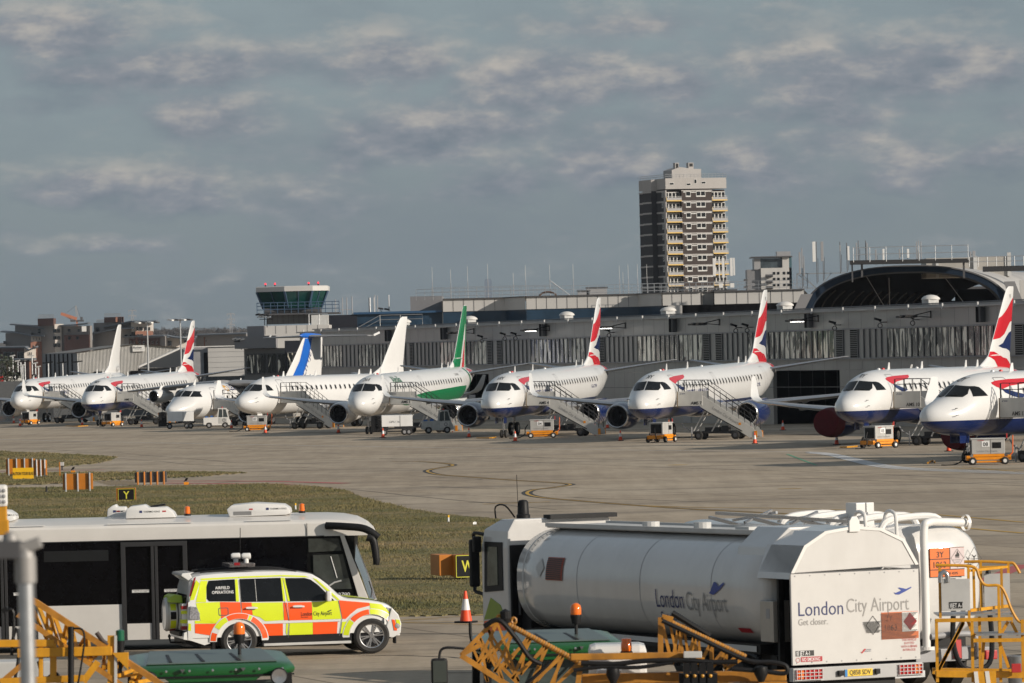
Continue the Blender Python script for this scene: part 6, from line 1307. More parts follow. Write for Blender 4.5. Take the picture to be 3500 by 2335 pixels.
t = thing('marker_stake', 'thin orange stake just left of the white junction box', 'marker', G(205, 1631)); part('stake', MB().box(-.03, .03, -.03, .03, 0, .85), SIGNO, t)
for px, py, lb in ((637, 1657, 'orange and black runway guard light at the red taxiway marking'), (250, 1617, 'dark guard light behind the nearest orange sign back')):
    t = thing('guard_light', lb, 'airfield light', G(px, py)); part('housing', MB().box(-.12, .12, -.1, .1, 0, .14), GPUY, t); part('lamp_hood', MB().prism([(-.14, .14), (.05, .22), (.1, .36), (-.02, .34)], 'y', -.1, .1), BLACK, t)
t = thing('edge_light', 'tiny black and white edge light on the grass left of the nearest orange sign back', 'airfield light', G(159, 1684)); part('stem', MB().lathe([(0, .08), (.12, .05), (.3, .04), (.33, .001)], ax='z', n=10), BLACK, t)
for px, py, lb in ((1010, 1744, 'white marker post with yellow top just above the bus roof'), (1533, 1787, 'white marker post with yellow top on the grass left of the tanker')):
    t = thing('marker_post', lb, 'marker post', G(px, py), group='white and yellow marker posts on the grass'); part('post', MB().tube([(0, 0, 0), (0, 0, .2)], .035, 8), WTXT, t); part('post_top', MB().tube([(0, 0, .2), (0, 0, .29)], .037, 8), mat('sign_yellow', (.85, .48, .01), .5), t)
t = thing('litter', 'scrap of white litter lying on the grass left of the tanker', 'litter', G(1623, 1797)); part('paper', MB().add([(-.07, 0, .05), (.06, .02, .05), (.07, .05, .13), (.0, .06, .15), (-.06, .02, .12)], [(0, 1, 2), (0, 2, 3), (0, 3, 4)]), WTXT, t)
# ---------------------------------------------------------------- airside bus
YBUS = 129.3; sB = F / YBUS
bus = thing('airport_bus', 'long white and black airport bus with roof air-conditioning pods behind the bright response car', 'bus', (0, YBUS, 0))
def bx(px): return P(px, 1900, YBUS).x
XR, XF = -19.0, bx(1236)
BW = mat('bus_cream_white', (.66, .635, .60), .35, var=.03, dirt=.10, dscale=1.2, coat=.2)
BG = mat('bus_tinted_glass', (.003, .003, .004), .08, var=.3, spec=.12)
BF = mat('bus_dark_frame', (.035, .035, .037), .5, spec=.3)
roofpr = [(0, 2.43), (0, 2.60), (.01, 2.715), (.05, 2.76), (.13, 2.80), (.45, 2.86), (1.35, 2.93), (2.25, 2.86), (2.57, 2.80), (2.69, 2.715), (2.7, 2.43)]
def busx(x): return [(x, y, z) for y, z in roofpr]
rings = [busx(XR), busx(bx(1050))] + [[(bx(1050) + dx, y, 2.43 + (z - 2.43)*k) for y, z in roofpr] for dx, k in ((0.45, .985), (.8, .93), (1.1, .80), (1.30, .58), (1.42, .30), (1.46, 0.02))]
part('roof', MB().loft(rings), BW, bus, smooth=True, ang=14)
part('lower_body', MB().box(XR, bx(1213), .02, 2.68, .28, 2.43), mat('bus_black_body', (.005, .005, .005), .5, spec=.15), bus)
part('cantrail_seam', MB().box(XR, bx(1110), -.02, -.012, 2.425, 2.445), BF, bus); part('roof_seam', MB().box(bx(1050), bx(1052.5), -.018, -.01, 2.45, 2.72), BF, bus)
parts('roof_hatch_strip', MB().box(bx(368), bx(660), .05, .09, 2.80, 2.815).box(bx(-40), bx(155), .05, .09, 2.80, 2.815).box(bx(845), bx(1000), .05, .09, 2.80, 2.815), VWHITE, bus)
# window glass, doors, skirts
for p0, p1 in ((-600, -22), (122, 412), (641, 848), (850, 1050)): part('window', MB().box(bx(p0), bx(p1), 0, .02, 1.05, 2.40), BG, bus, bevel=.008)
part('quarter_glass', MB().box(bx(150), bx(371), -.006, 0, 2.0, 2.24), mat('bus_glass_vent', (.010, .011, .012), .2), bus)
for p0, p1 in ((-600, -24), (124, 414), (641, 1040)):
    part('skirt_panel', MB().box(bx(p0), bx(p1), -.012, .02, .22, 1.03), BW, bus, bevel=.01)
def bdoor(p0, p1, pm, label):
    d = part('door', MB().box(bx(p0), bx(p1), -.0, .02, .24, 2.38), BG, bus)
    part('door_frame', MB().box(bx(p0), bx(p0) + .10, -.05, 0, .24, 2.38).box(bx(p1) - .10, bx(p1), -.05, 0, .24, 2.38).box(bx(pm) - .075, bx(pm) - .01, -.05, 0, .24, 2.38).box(bx(pm) + .01, bx(pm) + .075, -.05, 0, .24, 2.38).box(bx(p0), bx(p1), -.055, 0, 2.30, 2.40), BF, d, bevel=.008)
    for a, b_ in ((bx(p0) + .11, bx(pm) - .085), (bx(pm) + .085, bx(p1) - .11)):
        part('door_skirt', MB().box(a, b_, -.02, 0, .24, .60), BW, d)
        st = part('door_sticker', MB().box(a + .12, a + .50, -.012, -.004, 1.28, 1.345), VWHITE, d); cx_ = a + .31
        text('sticker_text', 'PUSHCHAIRS MUST BE FOLDED', lambda u, v: (cx_ + u, -.014, 1.318 + v), BTXT, st, .030, 0, .82, 'CENTER'); text('sticker_text', 'NO FOOD OR HOT DRINKS', lambda u, v: (cx_ + u, -.014, 1.288 + v), BTXT, st, .028, 0, .82, 'CENTER')
bdoor(413, 640, 527, ''); bdoor(-110, 124, 12, '')
# driver's window with view through, windscreen and pillar
part('driver_window', MB().prism([(bx(1070), 1.25), (bx(1200), 1.25), (bx(1172), 2.02), (bx(1070), 2.02)], 'y', -.012, .0), mat('bus_side_glass', (.045, .05, .045), .1, var=.5, scale=2), bus)
part('upper_side_glass', MB().prism([(bx(1055), 2.08), (bx(1168), 2.10), (bx(1158), 2.38), (bx(1055), 2.38)], 'y', -.012, .0), mat('bus_side_glass', (.045, .05, .045), .1, var=.5, scale=2), bus)
part('dash_and_wheel', MB().tube([(bx(1120), -.016, 1.32), (bx(1140), -.016, 1.40), (bx(1165), -.016, 1.44)], .02, 6).tube([(bx(1130), -.016, 1.98), (bx(1150), -.016, 1.5)], .012, 5), LGREY, bus)
part('front_pillar', MB().prism([(bx(1164), 2.43), (bx(1178), 2.44), (bx(1258), .98), (bx(1264), .30), (bx(1222), .30), (bx(1222), 1.05)], 'y', -.025, .06), BW, bus, bevel=.01)
n = 10; rings = []
for z, f in ((2.50, 1176), (2.0, 1206), (1.5, 1236), (1.02, 1258), (.98, 1260)):
    rings.append([(bx(f) + .12*math.sin(PI*k/n), .03 + 2.64*k/n, z) for k in range(n + 1)])
part('windscreen', MB().loft(rings, cap=False, closed=False), mat('bus_windscreen', (.10, .12, .13), .08), bus, smooth=True, fix=False)
part('front_mask', MB().loft([[(bx(1260) + .12*math.sin(PI*k/n), .03 + 2.64*k/n, z) for k in range(n + 1)] for z in (.98, .6, .28)], cap=False, closed=False), BW, bus, smooth=True, fix=False)
part('headlamp', MB().lathe([(-.03, .06), (-.02, .09), (.0, .10)], (bx(1252), -.03, .86), 'y', 16).lathe([(-.03, .05), (-.02, .07), (.0, .08)], (bx(1257), -.03, .66), 'y', 16), GREY, bus)
text('model_number', '2700', lambda u, v: (bx(1153) + u, -.016, 1.10 + v), WTXT, bus, .105, .004, 1.25)
text('model_lettering', 'COBUS', lambda u, v: (bx(1092) + u, -.016, 1.03 + v), WTXT, bus, .15, .004, 1.2)
part('mirror_arm', MB().tube(crv([(bx(1118), -.05, 2.66), (bx(1180), -.22, 2.64), (bx(1250), -.30, 2.58), (bx(1296), -.32, 2.38)], 6), .085, 10), BLACK, bus, smooth=True)
mm = part('mirror', MB().tube(crv([(bx(1258), -.32, 2.40), (bx(1278), -.33, 2.32), (bx(1287), -.33, 1.92), (bx(1286), -.33, 1.78)], 5), .10, 10, .07), BLACK, bus, smooth=True)
part('wiper_arm', MB().tube([(bx(1258), .3, 1.4), (bx(1268), .25, 1.2), (bx(1264), .2, 1.05)], .015, 5), BLACK, bus)
def pod(p0, p1, y0, y1, flip, label):
    a, b_ = bx(p0), bx(p1); w = b_ - a; pr = [(a, 2.90), (a + .02, 3.10), (a + .12, 3.17), (a + w*.38, 3.20), (a + w*.45, 3.14), (b_ - w*.2, 3.14), (b_ - .06, 3.02), (b_, 2.90)] if not flip else [(a + .06, 2.88), (a, 3.05), (a + .10, 3.14), (a + w*.45, 3.18), (b_ - .15, 3.13), (b_ - .02, 3.04), (b_, 2.93), (b_ - .1, 2.90)]
    q = part('roof_air_conditioner', MB().prism(pr, 'y', y0, y1), VWHITE, bus, bevel=.03, smooth=True)
    part('unit_logo', MB().box(a + w*(.28 if not flip else .62), a + w*(.28 if not flip else .62) + .06, y0 - .005, y0, 3.02, 3.07), NTXT, q); text('unit_lettering', 'THERMO KING', lambda u, v: (a + w*(.36 if not flip else .68) + u, y0 - .006, 3.025 + v), BTXT, q, .055, .002, 1.0)
    if flip: part('unit_grille', MB().box(a + .15, a + .55, y0 - .006, y0, 2.92, 3.0), mat('grille_grey', (.2, .2, .2), .6), q)
    part('unit_red_logo', MB().box((b_ - .3) if not flip else a + .5, (b_ - .22) if not flip else a + .58, y0 - .005, y0, 3.03, 3.06), RTXT, q)
pod(424, 598, .75, 1.5, False, ''); pod(350, 430, 1.7, 2.3, False, ''); pod(773, 992, .7, 1.9, True, ''); pod(-90, 44, .7, 1.9, True, '')
part('pod_base_fan', MB().bar((bx(510), 1.0, 3.15), (bx(560), 1.0, 3.19), .25, .04), BLACK, bus)
for px in (637, 1031):
    b_ = part('beacon', MB().lathe([(2.93, .075), (2.97, .075), (2.98, .06)], (bx(px), .8, 0), 'z', 16), BLACK, bus); part('amber_dome', MB().lathe([(2.97, .062), (3.05, .062), (3.08, .055), (3.13, .055), (3.15, .001)], (bx(px), .8, 0), 'z', 16), AMBER, b_, smooth=True)
for x in (bx(700), bx(-300), bx(1140)): wheel(bus, x, .25, .42, .28, hubm=GREY)
part('underframe', MB().box(XR, XF - 1, .3, 2.5, .30, .5), BLACK, bus)
# ---------------------------------------------------------------- response car
YS = 124.9
sv = thing('response_car', 'yellow and orange chequered AIRFIELD OPERATIONS off-road car parked beside the bus', 'car', (P(820, 2245, YS).x - .20, YS + .93, 0), R(12)); sv.scale = (1.035, 1, 1)
CW = mat('car_white_paint', (.70, .70, .69), .25, var=.02, coat=.6, dirt=.06, dscale=2)
FY = mat('fluorescent_yellow', (.66, .76, .02), .35, var=.03, coat=.3); FO = mat('fluorescent_orange', (.90, .10, .012), .35, var=.03, coat=.3)
RR = mat('dark_red_reflective', (.25, .01, .015), .3)
HW = .93
def cz_(zy): return (1350 - zy) / 395.
def cx_(zx): return (zx - 795) / 404.
topz = pchip([-1.30, -1.22, -1.1, -.6, .2, 1.0, 1.55, 1.8, 2.2, 2.30, 2.6, 2.95, 3.15, 3.28, 3.36], [1.02, 1.55, 1.77, 1.82, 1.845, 1.835, 1.77, 1.62, 1.25, 1.21, 1.18, 1.12, 1.05, .95, .80])
rings = []
xsl = [-1.30, -1.27, -1.22, -1.15, -1.05, -.8, -.4, 0, .4, .8, 1.2, 1.45, 1.6, 1.75, 1.9, 2.05, 2.15, 2.22, 2.3, 2.5, 2.75, 2.95, 3.08, 3.18, 3.27, 3.33, 3.36]
def halfw(x): return HW - .16 * max(0, (x - 2.7) / .66) ** 2.2 - (.05 * max(0, (-x - .9) / .4) ** 2)
def secw(x, z):     # half width of the body side at height z
    w = halfw(x); zb = 1.16
    if z <= .55: return w - .02 + .02*(z - .3)/.25
    if z <= zb: return w - .03 * ((z - .80) / .36) ** 2 * (1 if z > .8 else .3)
    return w - .03 - .17 * ((z - zb) / .66) ** 1.25
for x in xsl:
    t_ = topz(x); x = x if x > -.5 else -.5 + (x + .5)*.70; zl = .46 if -1.0 < x < 3.0 else .42; zs = [zl, .6, .8, 1.0, min(1.12, t_ - .06)]
    half = []
    for z in zs: z = min(z, t_ - .05); half.append((secw(x, z), z))
    if t_ > 1.3:
        for z in (1.25, 1.4, 1.55, 1.7):
            z = min(z, t_ - .07); half.append((secw(x, z), z))
        ws_ = secw(x, t_ - .06); half += [(ws_ - .05, t_ - .02), (ws_ - .25, t_)]
    else:
        w = secw(x, min(1.1, t_)); half += [(w - .02, t_ - .03), (w - .05, t_ - .02), (w - .08, t_ - .012), (w - .12, t_ - .005), (w - .2, t_), (w - .3, t_ + .01)]
    rings.append([(x, -a, b_) for a, b_ in half] + [(x, a, b_) for a, b_ in half[::-1]])
body = part('body', MB().loft(rings), CW, sv, smooth=True, ang=50)
cut = MB()
for x in (0, 2.78): cut.cyl((x, -1.2, .385), (x, -.55, .385), .465, 32).cyl((x, .55, .385), (x, 1.2, .385), .465, 32)
try: boolcut(body, cut); body.data.polygons.foreach_set('use_smooth', [True]*len(body.data.polygons)); body.data.set_sharp_from_angle(angle=R(35))
except Exception as e: print('bool', e)
parts('wheel_well', MB().box(-.5, .5, -.56, .56, .30, .9).box(2.28, 3.25, -.56, .56, .30, .9), BLACK, sv); part('underbody', MB().box(-1.1, 3.1, -.8, .8, .28, .47), BLACK, sv)
sm_ = lambda o=.006: (lambda x, z: (x, -(secw(x, z) + o), z))
def cpoly(name, pts, m, off=.006, sub=3, par=None): return decal(name, [(cx_(a), cz_(b_)) for a, b_ in pts], sm_(off), m, par or sv, sub)
# wheel arch flares
for x0, s0 in ((0, 0), (2.78, 0)):
    o = [(x0 + .62*math.cos(a), .37 + .60*math.sin(a)) for a in [PI*k/24 for k in range(25)]]; i_ = [(x0 + .47*math.cos(a), .37 + .475*math.sin(a)) for a in [PI*k/24 for k in range(25)]]
    mb = MB(); q = [(x, -(secw(min(x, 3.3), z) + .035), z) for x, z in i_]; r_ = [(x, -(secw(min(x, 3.3), z) + .012), z) for x, z in o]; qi = [(x, -(secw(min(x, 3.3), z) - .12), z) for x, z in i_]
    mb.loft([qi, q, r_], cap=False, closed=False); part('arch_flare', mb, CW, sv, smooth=True, fix=False)
    def band(a0, a1, m, r0=.49, r1=.60):
        A = [a0 + (a1 - a0)*k/10 for k in range(11)]; mb = MB(); f = lambda r, a: (x0 + r*math.cos(a), -(secw(min(x0 + r*math.cos(a), 3.3), .37 + .97*r*math.sin(a)) + .038 - .02*(r - r0)/(r1 - r0)), .37 + .98*r*math.sin(a))
        mb.loft([[f(r0, a) for a in A], [f(r1, a) for a in A]], cap=False, closed=False); part('flare_marking', mb, m, sv, fix=False)
    if x0 == 0: band(R(160), R(178), FO); band(R(118), R(148), FY); band(R(70), R(116), FO); band(R(62), R(68), FY); band(R(5), R(60), FO)
    else: band(R(140), R(175), FY); band(R(95), R(138), FO); band(R(50), R(93), FY); band(R(14), R(44), FO)
# chequers
cpoly('chequer_yellow', [(440, 872), (640, 870), (645, 1000), (600, 1050), (470, 1020), (466, 960), (445, 905)], FY); cpoly('chequer_orange', [(643, 870), (812, 878), (818, 972), (740, 980), (690, 1000), (650, 1020)], FO)
cpoly('chequer_orange', [(820, 880), (908, 884), (912, 990), (870, 978), (826, 972)], FO); cpoly('chequer_yellow', [(908, 886), (1170, 890), (1174, 1040), (1018, 1045), (975, 1010), (914, 990)], FY)
cpoly('chequer_orange', [(1175, 892), (1208, 893), (1216, 1042), (1178, 1042)], FO); cpoly('chequer_orange', [(1214, 893), (1416, 896), (1416, 1045), (1222, 1044)], FO); cpoly('chequer_yellow', [(1418, 896), (1640, 890), (1664, 1046), (1418, 1046)], FY)
cpoly('chequer_orange', [(1648, 888), (1700, 895), (1905, 918), (1908, 942), (1800, 965), (1740, 1010), (1700, 1048), (1672, 1046)], FO); cpoly('chequer_yellow', [(1908, 920), (2010, 934), (2060, 980), (2090, 1020), (2000, 985), (1912, 968)], FY)
cpoly('chequer_orange', [(425, 1048), (612, 1052), (600, 1090), (572, 1152), (425, 1125)], FO); cpoly('chequer_yellow', [(372, 1040), (392, 1045), (392, 1105), (368, 1100)], FY); cpoly('chequer_yellow', [(425, 1020), (560, 1028), (615, 1050), (425, 1044)], FY)
cpoly('chequer_orange', [(1000, 1068), (1166, 1068), (1166, 1186), (1030, 1186), (1015, 1120)], FO); cpoly('chequer_yellow', [(1195, 1070), (1212, 1070), (1200, 1180), (1190, 1140)], FY); cpoly('chequer_yellow', [(1224, 1068), (1418, 1068), (1418, 1186), (1216, 1186)], FY); cpoly('chequer_orange', [(1420, 1068), (1632, 1068), (1622, 1186), (1420, 1186)], FO)
cpoly('chequer_yellow', [(1670, 1070), (1730, 1070), (1700, 1125), (1692, 1186), (1650, 1186)], FY); cpoly('body_side_strip', [(985, 1050), (1660, 1050), (1655, 1066), (990, 1066)], CW, .014)
cpoly('pillar_yellow', [(490, 690), (550, 690), (535, 740), (525, 868), (440, 866)], FY); cpoly('roof_edge_yellow', [(490, 670), (810, 664), (812, 676), (500, 684)], FY); cpoly('roof_edge_yellow', [(815, 663), (1172, 661), (1174, 672), (815, 676)], FY); cpoly('roof_edge_yellow', [(1176, 661), (1370, 674), (1410, 688), (1380, 686), (1180, 674)], FY)
# side glass
for nm, pts in (('rear_quarter_window', [(558, 690), (776, 684), (776, 870), (552, 862), (534, 840), (536, 740)]), ('rear_door_window', [(820, 684), (1166, 684), (1174, 882), (822, 876)]), ('front_door_window', [(1206, 688), (1370, 692), (1420, 708), (1480, 755), (1560, 840), (1610, 890), (1218, 884)])):
    w_ = cpoly(nm, pts, GLASS, .008)
cpoly('pillar_yellow', [(780, 684), (803, 684), (803, 872), (778, 870)], FY, .010); cpoly('pillar_yellow', [(1168, 684), (1182, 684), (1196, 882), (1176, 880)], FY, .010); cpoly('pillar_yellow', [(1186, 684), (1200, 688), (1232, 882), (1214, 882)], FY, .010)
cpoly('pillar_yellow', [(1438, 692), (1470, 706), (1560, 790), (1655, 884), (1636, 886), (1560, 815)], FY, .010); cpoly('window_bar', [(946, 690), (950, 690), (954, 878), (950, 878)], LGREY, .012)
seam = mat('car_seam', (.10, .10, .10), .5)
for pts in ([(813, 690), (817, 690), (827, 1030), (823, 1030)], [(1186, 884), (1190, 884), (1220, 1046), (1216, 1046)], [(1216, 1046), (1220, 1046), (1212, 1190), (1208, 1190)], [(1640, 890), (1644, 890), (1670, 1046), (1666, 1046)], [(1666, 1046), (1670, 1046), (1644, 1190), (1640, 1190)]): cpoly('door_seam', pts, seam, .012, 2)
for zx in (905, 1302):
    h = cpoly('door_handle', [(zx - 52, 924), (zx - 30, 918), (zx + 25, 918), (zx + 48, 928), (zx + 20, 945), (zx - 25, 944)], LGREY, .012); x = cx_(zx)
    part('handle_grip', MB().bar((x - .12, -(HW + .035), cz_(928)), (x + .12, -(HW + .035), cz_(930)), .03, .035), VWHITE, h, bevel=.008)
o = rrect(cx_(668), cz_(952), .21, .17, .03, 3); i_ = rrect(cx_(668), cz_(952), .18, .14, .025, 3); part('fuel_flap', ring_mb(o, i_, sm_(.010)), seam, sv, fix=False)
text('window_lettering', 'AIRFIELD', lambda u, v: sm_(.014)(cx_(670) + u, cz_(764) + v), WTXT, sv, .088, .006, .86, 'CENTER'); text('window_lettering', 'OPERATIONS', lambda u, v: sm_(.014)(cx_(670) + u, cz_(801) + v), WTXT, sv, .088, .006, .86, 'CENTER')
text('door_lettering', 'London City Airport', lambda u, v: sm_(.012)(cx_(1320) + u, cz_(1010) + v), BTXT, sv, .125, 0, .62); text('door_lettering', 'Get closer.', lambda u, v: sm_(.012)(cx_(1320) + u, cz_(1026) + v), BTXT, sv, .045, 0, .8)
cpoly('plane_emblem', [(1543, 978), (1575, 966), (1586, 968), (1560, 982), (1548, 984)], BTXT, .012, 1)
# windscreen, bonnet tint, lamps
part('windscreen', MB().loft([[(x, y, topz(x) + .012) for y in np.linspace(-.68, .68, 9)] for x in (1.62, 1.8, 2.0, 2.18)], cap=False, closed=False), GLASS, sv, fix=False)
part('bonnet_yellow', MB().loft([[(x, y, topz(x) + .02) for y in np.linspace(-.70, .70, 9)] for x in (2.35, 2.6, 2.95, 3.12)], cap=False, closed=False), FY, sv, smooth=True, fix=False)
cpoly('headlamp', [(2050, 962), (2105, 975), (2140, 1020), (2150, 1060), (2110, 1035), (2070, 995)], mat('headlamp_glass', (.25, .26, .27), .1, var=.5, scale=30), .012)
part('front_bumper', MB().loft([[(x, -w_, z) for x, w_, z in ((3.05, .93, .42), (3.05, .95, .75), (3.30, .82, .72), (3.40, .5, .70), (3.42, 0, .70), (3.40, 0, .36), (3.36, .5, .34), (3.22, .84, .36))], [(x, w_, z) for x, w_, z in ((3.05, .93, .42), (3.05, .95, .75), (3.30, .82, .72), (3.40, .5, .70), (3.42, 0, .70), (3.40, 0, .36), (3.36, .5, .34), (3.22, .84, .36))]]), CW, sv, bevel=.01)
part('front_bumper_side', MB().prism([(3.02, .36), (3.24, .33), (3.40, .42), (3.42, .62), (3.36, .82), (3.22, .98), (3.12, .62)], 'y', -.90, -.86), CW, sv, bevel=.02); part('fog_lamp', MB().lathe([(-.93, .001), (-.92, .05), (-.90, .06)], (3.33, 0, .58), 'y', 14), GREY, sv)
cp = lambda pts, m: part('bumper_marking', MB().prism([(cx_(a), cz_(b_)) for a, b_ in pts], 'y', -.912, -.901), m, sv); cp([(2095, 1065), (2118, 1070), (2138, 1160), (2112, 1160)], FO); cp([(2128, 1066), (2160, 1072), (2168, 1110), (2140, 1140)], FY)
part('rear_bumper', MB().prism([(-1.14, .58), (-1.16, .44), (-0.98, .40), (-.72, .30), (-.60, .34), (-.60, .48), (-1.0, .62), (-0.96, .66)], 'y', -.90, .90), CW, sv, bevel=.03); parts('mud_flap', MB().box(-.56, -.50, -.92, -.62, .16, .42).box(3.28, 3.31, -.85, -.6, .2, .36), BLACK, sv)
part('bumper_step', MB().box(-1.21, -1.06, -.7, .7, .50, .60), BLACK, sv, bevel=.02); part('tow_ball', MB().tube([(-1.11, -.3, .35), (-1.34, -.3, .36), (-1.36, -.3, .46)], .025, 6).lathe([(.46, .02), (.49, .035), (.53, .02), (.54, .001)], (-1.36, -.3, 0), 'z', 10), BLACK, sv)
# tail: lamp, rear glass, spare wheel, spoiler
part('tail_lamp', MB().prism([(cx_(376), cz_(1012)), (cx_(466), cz_(1012)), (cx_(468), cz_(960)), (cx_(440), cz_(905)), (cx_(388), cz_(898))], 'y', -.955, -.80), mat('clear_tail_lamp', (.25, .25, .27), .12, var=.6, scale=25), sv, bevel=.015)
part('rear_glass', MB().quad((-1.09, -.66, 1.18), (-1.09, .66, 1.18), (-0.92, .62, 1.70), (-0.92, -.62, 1.70)), GLASS, sv, fix=False)
part('rear_pillar_red', MB().prism([(-0.9, 1.74), (-0.86, 1.76), (-1.03, 1.15), (-1.07, 1.14)], 'y', -.86, -.80), RR, sv); part('rear_pillar_yellow', MB().prism([(-0.86, 1.70), (-0.79, 1.62), (-0.96, 1.15), (-1.04, 1.15)], 'y', -.88, -.82), FY, sv)
part('rear_door', MB().box(-1.16, -1.04, -.80, .80, .62, 1.20), CW, sv, bevel=.03); parts('rear_door_chevron', MB().box(-1.17, -1.06, -.81, -.60, .64, .72).box(-1.17, -1.06, -.81, -.65, 1.08, 1.15), RR, sv); parts('rear_door_chevron', MB().box(-1.17, -1.06, -.812, -.55, .78, .86).box(-1.17, -1.06, -.812, -.7, .98, 1.05), FY, sv)
sp_ = part('spare_wheel_cover', MB().lathe([(-1.18, .34), (-1.34, .36), (-1.42, .32), (-1.44, .001)], (0, .0, .95), 'x', 28), CW, sv, smooth=True); part('spare_black_ring', MB().lathe([(-1.35, .362), (-1.38, .368), (-1.42, .335)], (0, 0, .95), 'x', 28), LGREY, sp_)
for m_, a0, a1 in ((FY, 200, 235), (RR, 240, 262), (FY, 140, 165), (BLACK, 170, 196)): part('cover_marking', MB().lathe([(-1.21, .352), (-1.33, .366)], (0, 0, .95), 'x', 5, R(a0), R(a1)), m_, sp_, fix=False)
part('spare_top_box', MB().prism([(-1.38, 1.22), (-1.34, 1.34), (-1.26, 1.38), (-1.1, 1.36), (-1.08, 1.20)], 'y', -.45, .45), mat('olive_yellow', (.35, .5, .05), .4), sv, bevel=.02)
part('spoiler', MB().prism([(-1.12, 1.84), (-1.14, 1.79), (-0.96, 1.66), (-0.86, 1.64), (-.95, 1.82), (-0.86, 1.86)], 'y', -.68, .68), CW, sv, bevel=.02)
part('sill_step', MB().box(.50, 2.33, -1.02, -.80, .245, .30), LGREY, sv, bevel=.01); part('sill_black', MB().box(.48, 2.36, -.93, -.80, .30, .46), BLACK, sv)
for y in (-.62, .62): part('roof_rail', MB().tube(crv([(-.72, y, 1.83), (-.62, y, 1.86), (.3, y, 1.88), (.95, y, 1.865), (1.28, y, 1.81)], 4), .018, 8), BLACK, sv, smooth=True)
m = part('wing_mirror', MB().box(1.82, 1.92, -1.16, -.98, 1.16, 1.38), VWHITE, sv, bevel=.03); part('mirror_foot', MB().bar((1.90, -.9, 1.20), (1.88, -1.0, 1.20), .06), BLACK, m)
lb = part('light_bar', MB().box(.0 - .12 + .02, .42 + .02, -.50, .50, 1.93, 2.01), mat('clear_lens_bar', (.10, .09, .09), .15, var=.5, scale=20), sv, bevel=.02); part('bar_bracket', MB().box(.1, .3, -.4, .4, 1.88, 1.96), BLACK, lb); part('red_lens', MB().box(.0, .12, -.505, -.5, 1.97, 2.03), RR, lb)
for x, y, a_ in ((.13, .1, 1), (.31, -.15, -1)):
    l = part('search_lamp', MB().tube([(x, y, 2.0), (x, y, 2.10)], .05, 10), VWHITE, lb); part('lamp_can', MB().lathe([(-.10, .045), (-.06, .068), (.08, .068), (.09, .055)], (x, y, 2.15), 'x', 16), VWHITE, l, smooth=True); part('lamp_face', MB().lathe([(.09, .055), (.085, .001)], (x, y, 2.15), 'x', 16), GREY, l)
part('whip_antenna', MB().tube([(.25, .3, 1.85), (.27, .3, 2.75)], .008, 5), BLACK, sv)
for x in (0, 2.78):
    for y in (-.82, .82):
        t_ = part('tyre', MB().lathe([(-.13, .26), (-.14, .33), (-.11, .375), (-.05, .385), (.05, .385), (.11, .375), (.14, .33), (.13, .26)], (x, y, .385), 'y', 40), RUBBER, sv, smooth=True)
        sg = -1 if y < 0 else 1
        rim = MB().lathe([(sg*.13, .262), (sg*.125, .245), (sg*.06, .235)], (x, y, .385), 'y', 36)
        for k in range(6):
            for dk in (-.13, .13):
                a = 2*PI*k/6 + dk + .2; a2 = 2*PI*k/6 + dk*1.0 + .2; d = Vector((math.cos(a), 0, math.sin(a))); d2 = Vector((math.cos(a2), 0, math.sin(a2)))
                rim.bar(Vector((x, y + sg*.11, .385)) + d*.05, Vector((x, y + sg*.115, .385)) + d2*.245, .028, .025, up=(0, 1, 0))
        rim.lathe([(sg*.128, .001), (sg*.128, .05), (sg*.09, .07)], (x, y, .385), 'y', 20)
        part('alloy_rim', rim, ALU, t_, smooth=True); part('brake_disc', MB().lathe([(sg*.02, .001), (sg*.02, .235)], (x, y, .385), 'y', 24), DGREY, t_)
# ---------------------------------------------------------------- fuel tankers
PSI = R(26)
def pmap(pts, f): return [f(a, b_) for a, b_ in pts]
TW = mat('tanker_white_paint', (.62, .61, .595), .16, var=.03, coat=.6, dirt=.18, dscale=1.1)
def tankmesh(y0, y1, hw, zc, hz, ex=2.35, n=56, dish=.35):
    def ring(y, k): 
        out = []
        for i in range(n): a = 2*PI*i/n; c, s = math.cos(a), math.sin(a); out.append((hw*k*math.copysign(abs(c)**(2/ex), c), y, zc + hz*k*math.copysign(abs(s)**(2/ex), s)))
        return out
    R_ = [ring(y0, .02), ring(y0 + .02, .5), ring(y0 + dish*.3, .8), ring(y0 + dish*.6, .93), ring(y0 + dish, 1)] + [ring(y0 + dish + (y1 - y0 - 2*dish)*i/12, 1) for i in range(1, 13)] + [ring(y1 - dish*.6, .95), ring(y1 - dish*.25, .84), ring(y1 - .02, .5), ring(y1, .02)]
    return MB().loft(R_)
def tside(hw, zc, hz, ex, off=.006):
    return lambda y, z: (-(hw*max(0, 1 - abs((z - zc)/hz)**ex)**(1/ex) + off), y, z)
YT1 = 99.0; RL = P(2708, 2275, YT1)
cc = Vector((RL.x, RL.y, 0)) + Vector((math.cos(PSI), math.sin(PSI), 0)) * 1.25
tk = thing('fuel_tanker', 'white fuel tanker nearest the camera with rear plate Q858 SDV', 'tanker', cc, PSI, 'aviation fuel tankers')
hwT, zcT, hzT, exT = 1.23, 2.16, .98, 2.5
tank = part('tank', tankmesh(.9, 10.75, hwT, zcT, hzT, exT, dish=.16), TW, tk, smooth=True, ang=60)
part('top_walkway', MB().box(-.62, .62, 1.2, 10.5, 3.12, 3.17).box(-.66, -.60, 1.2, 10.5, 3.14, 3.21).box(.60, .66, 1.2, 10.5, 3.14, 3.21), LGREY, tk)
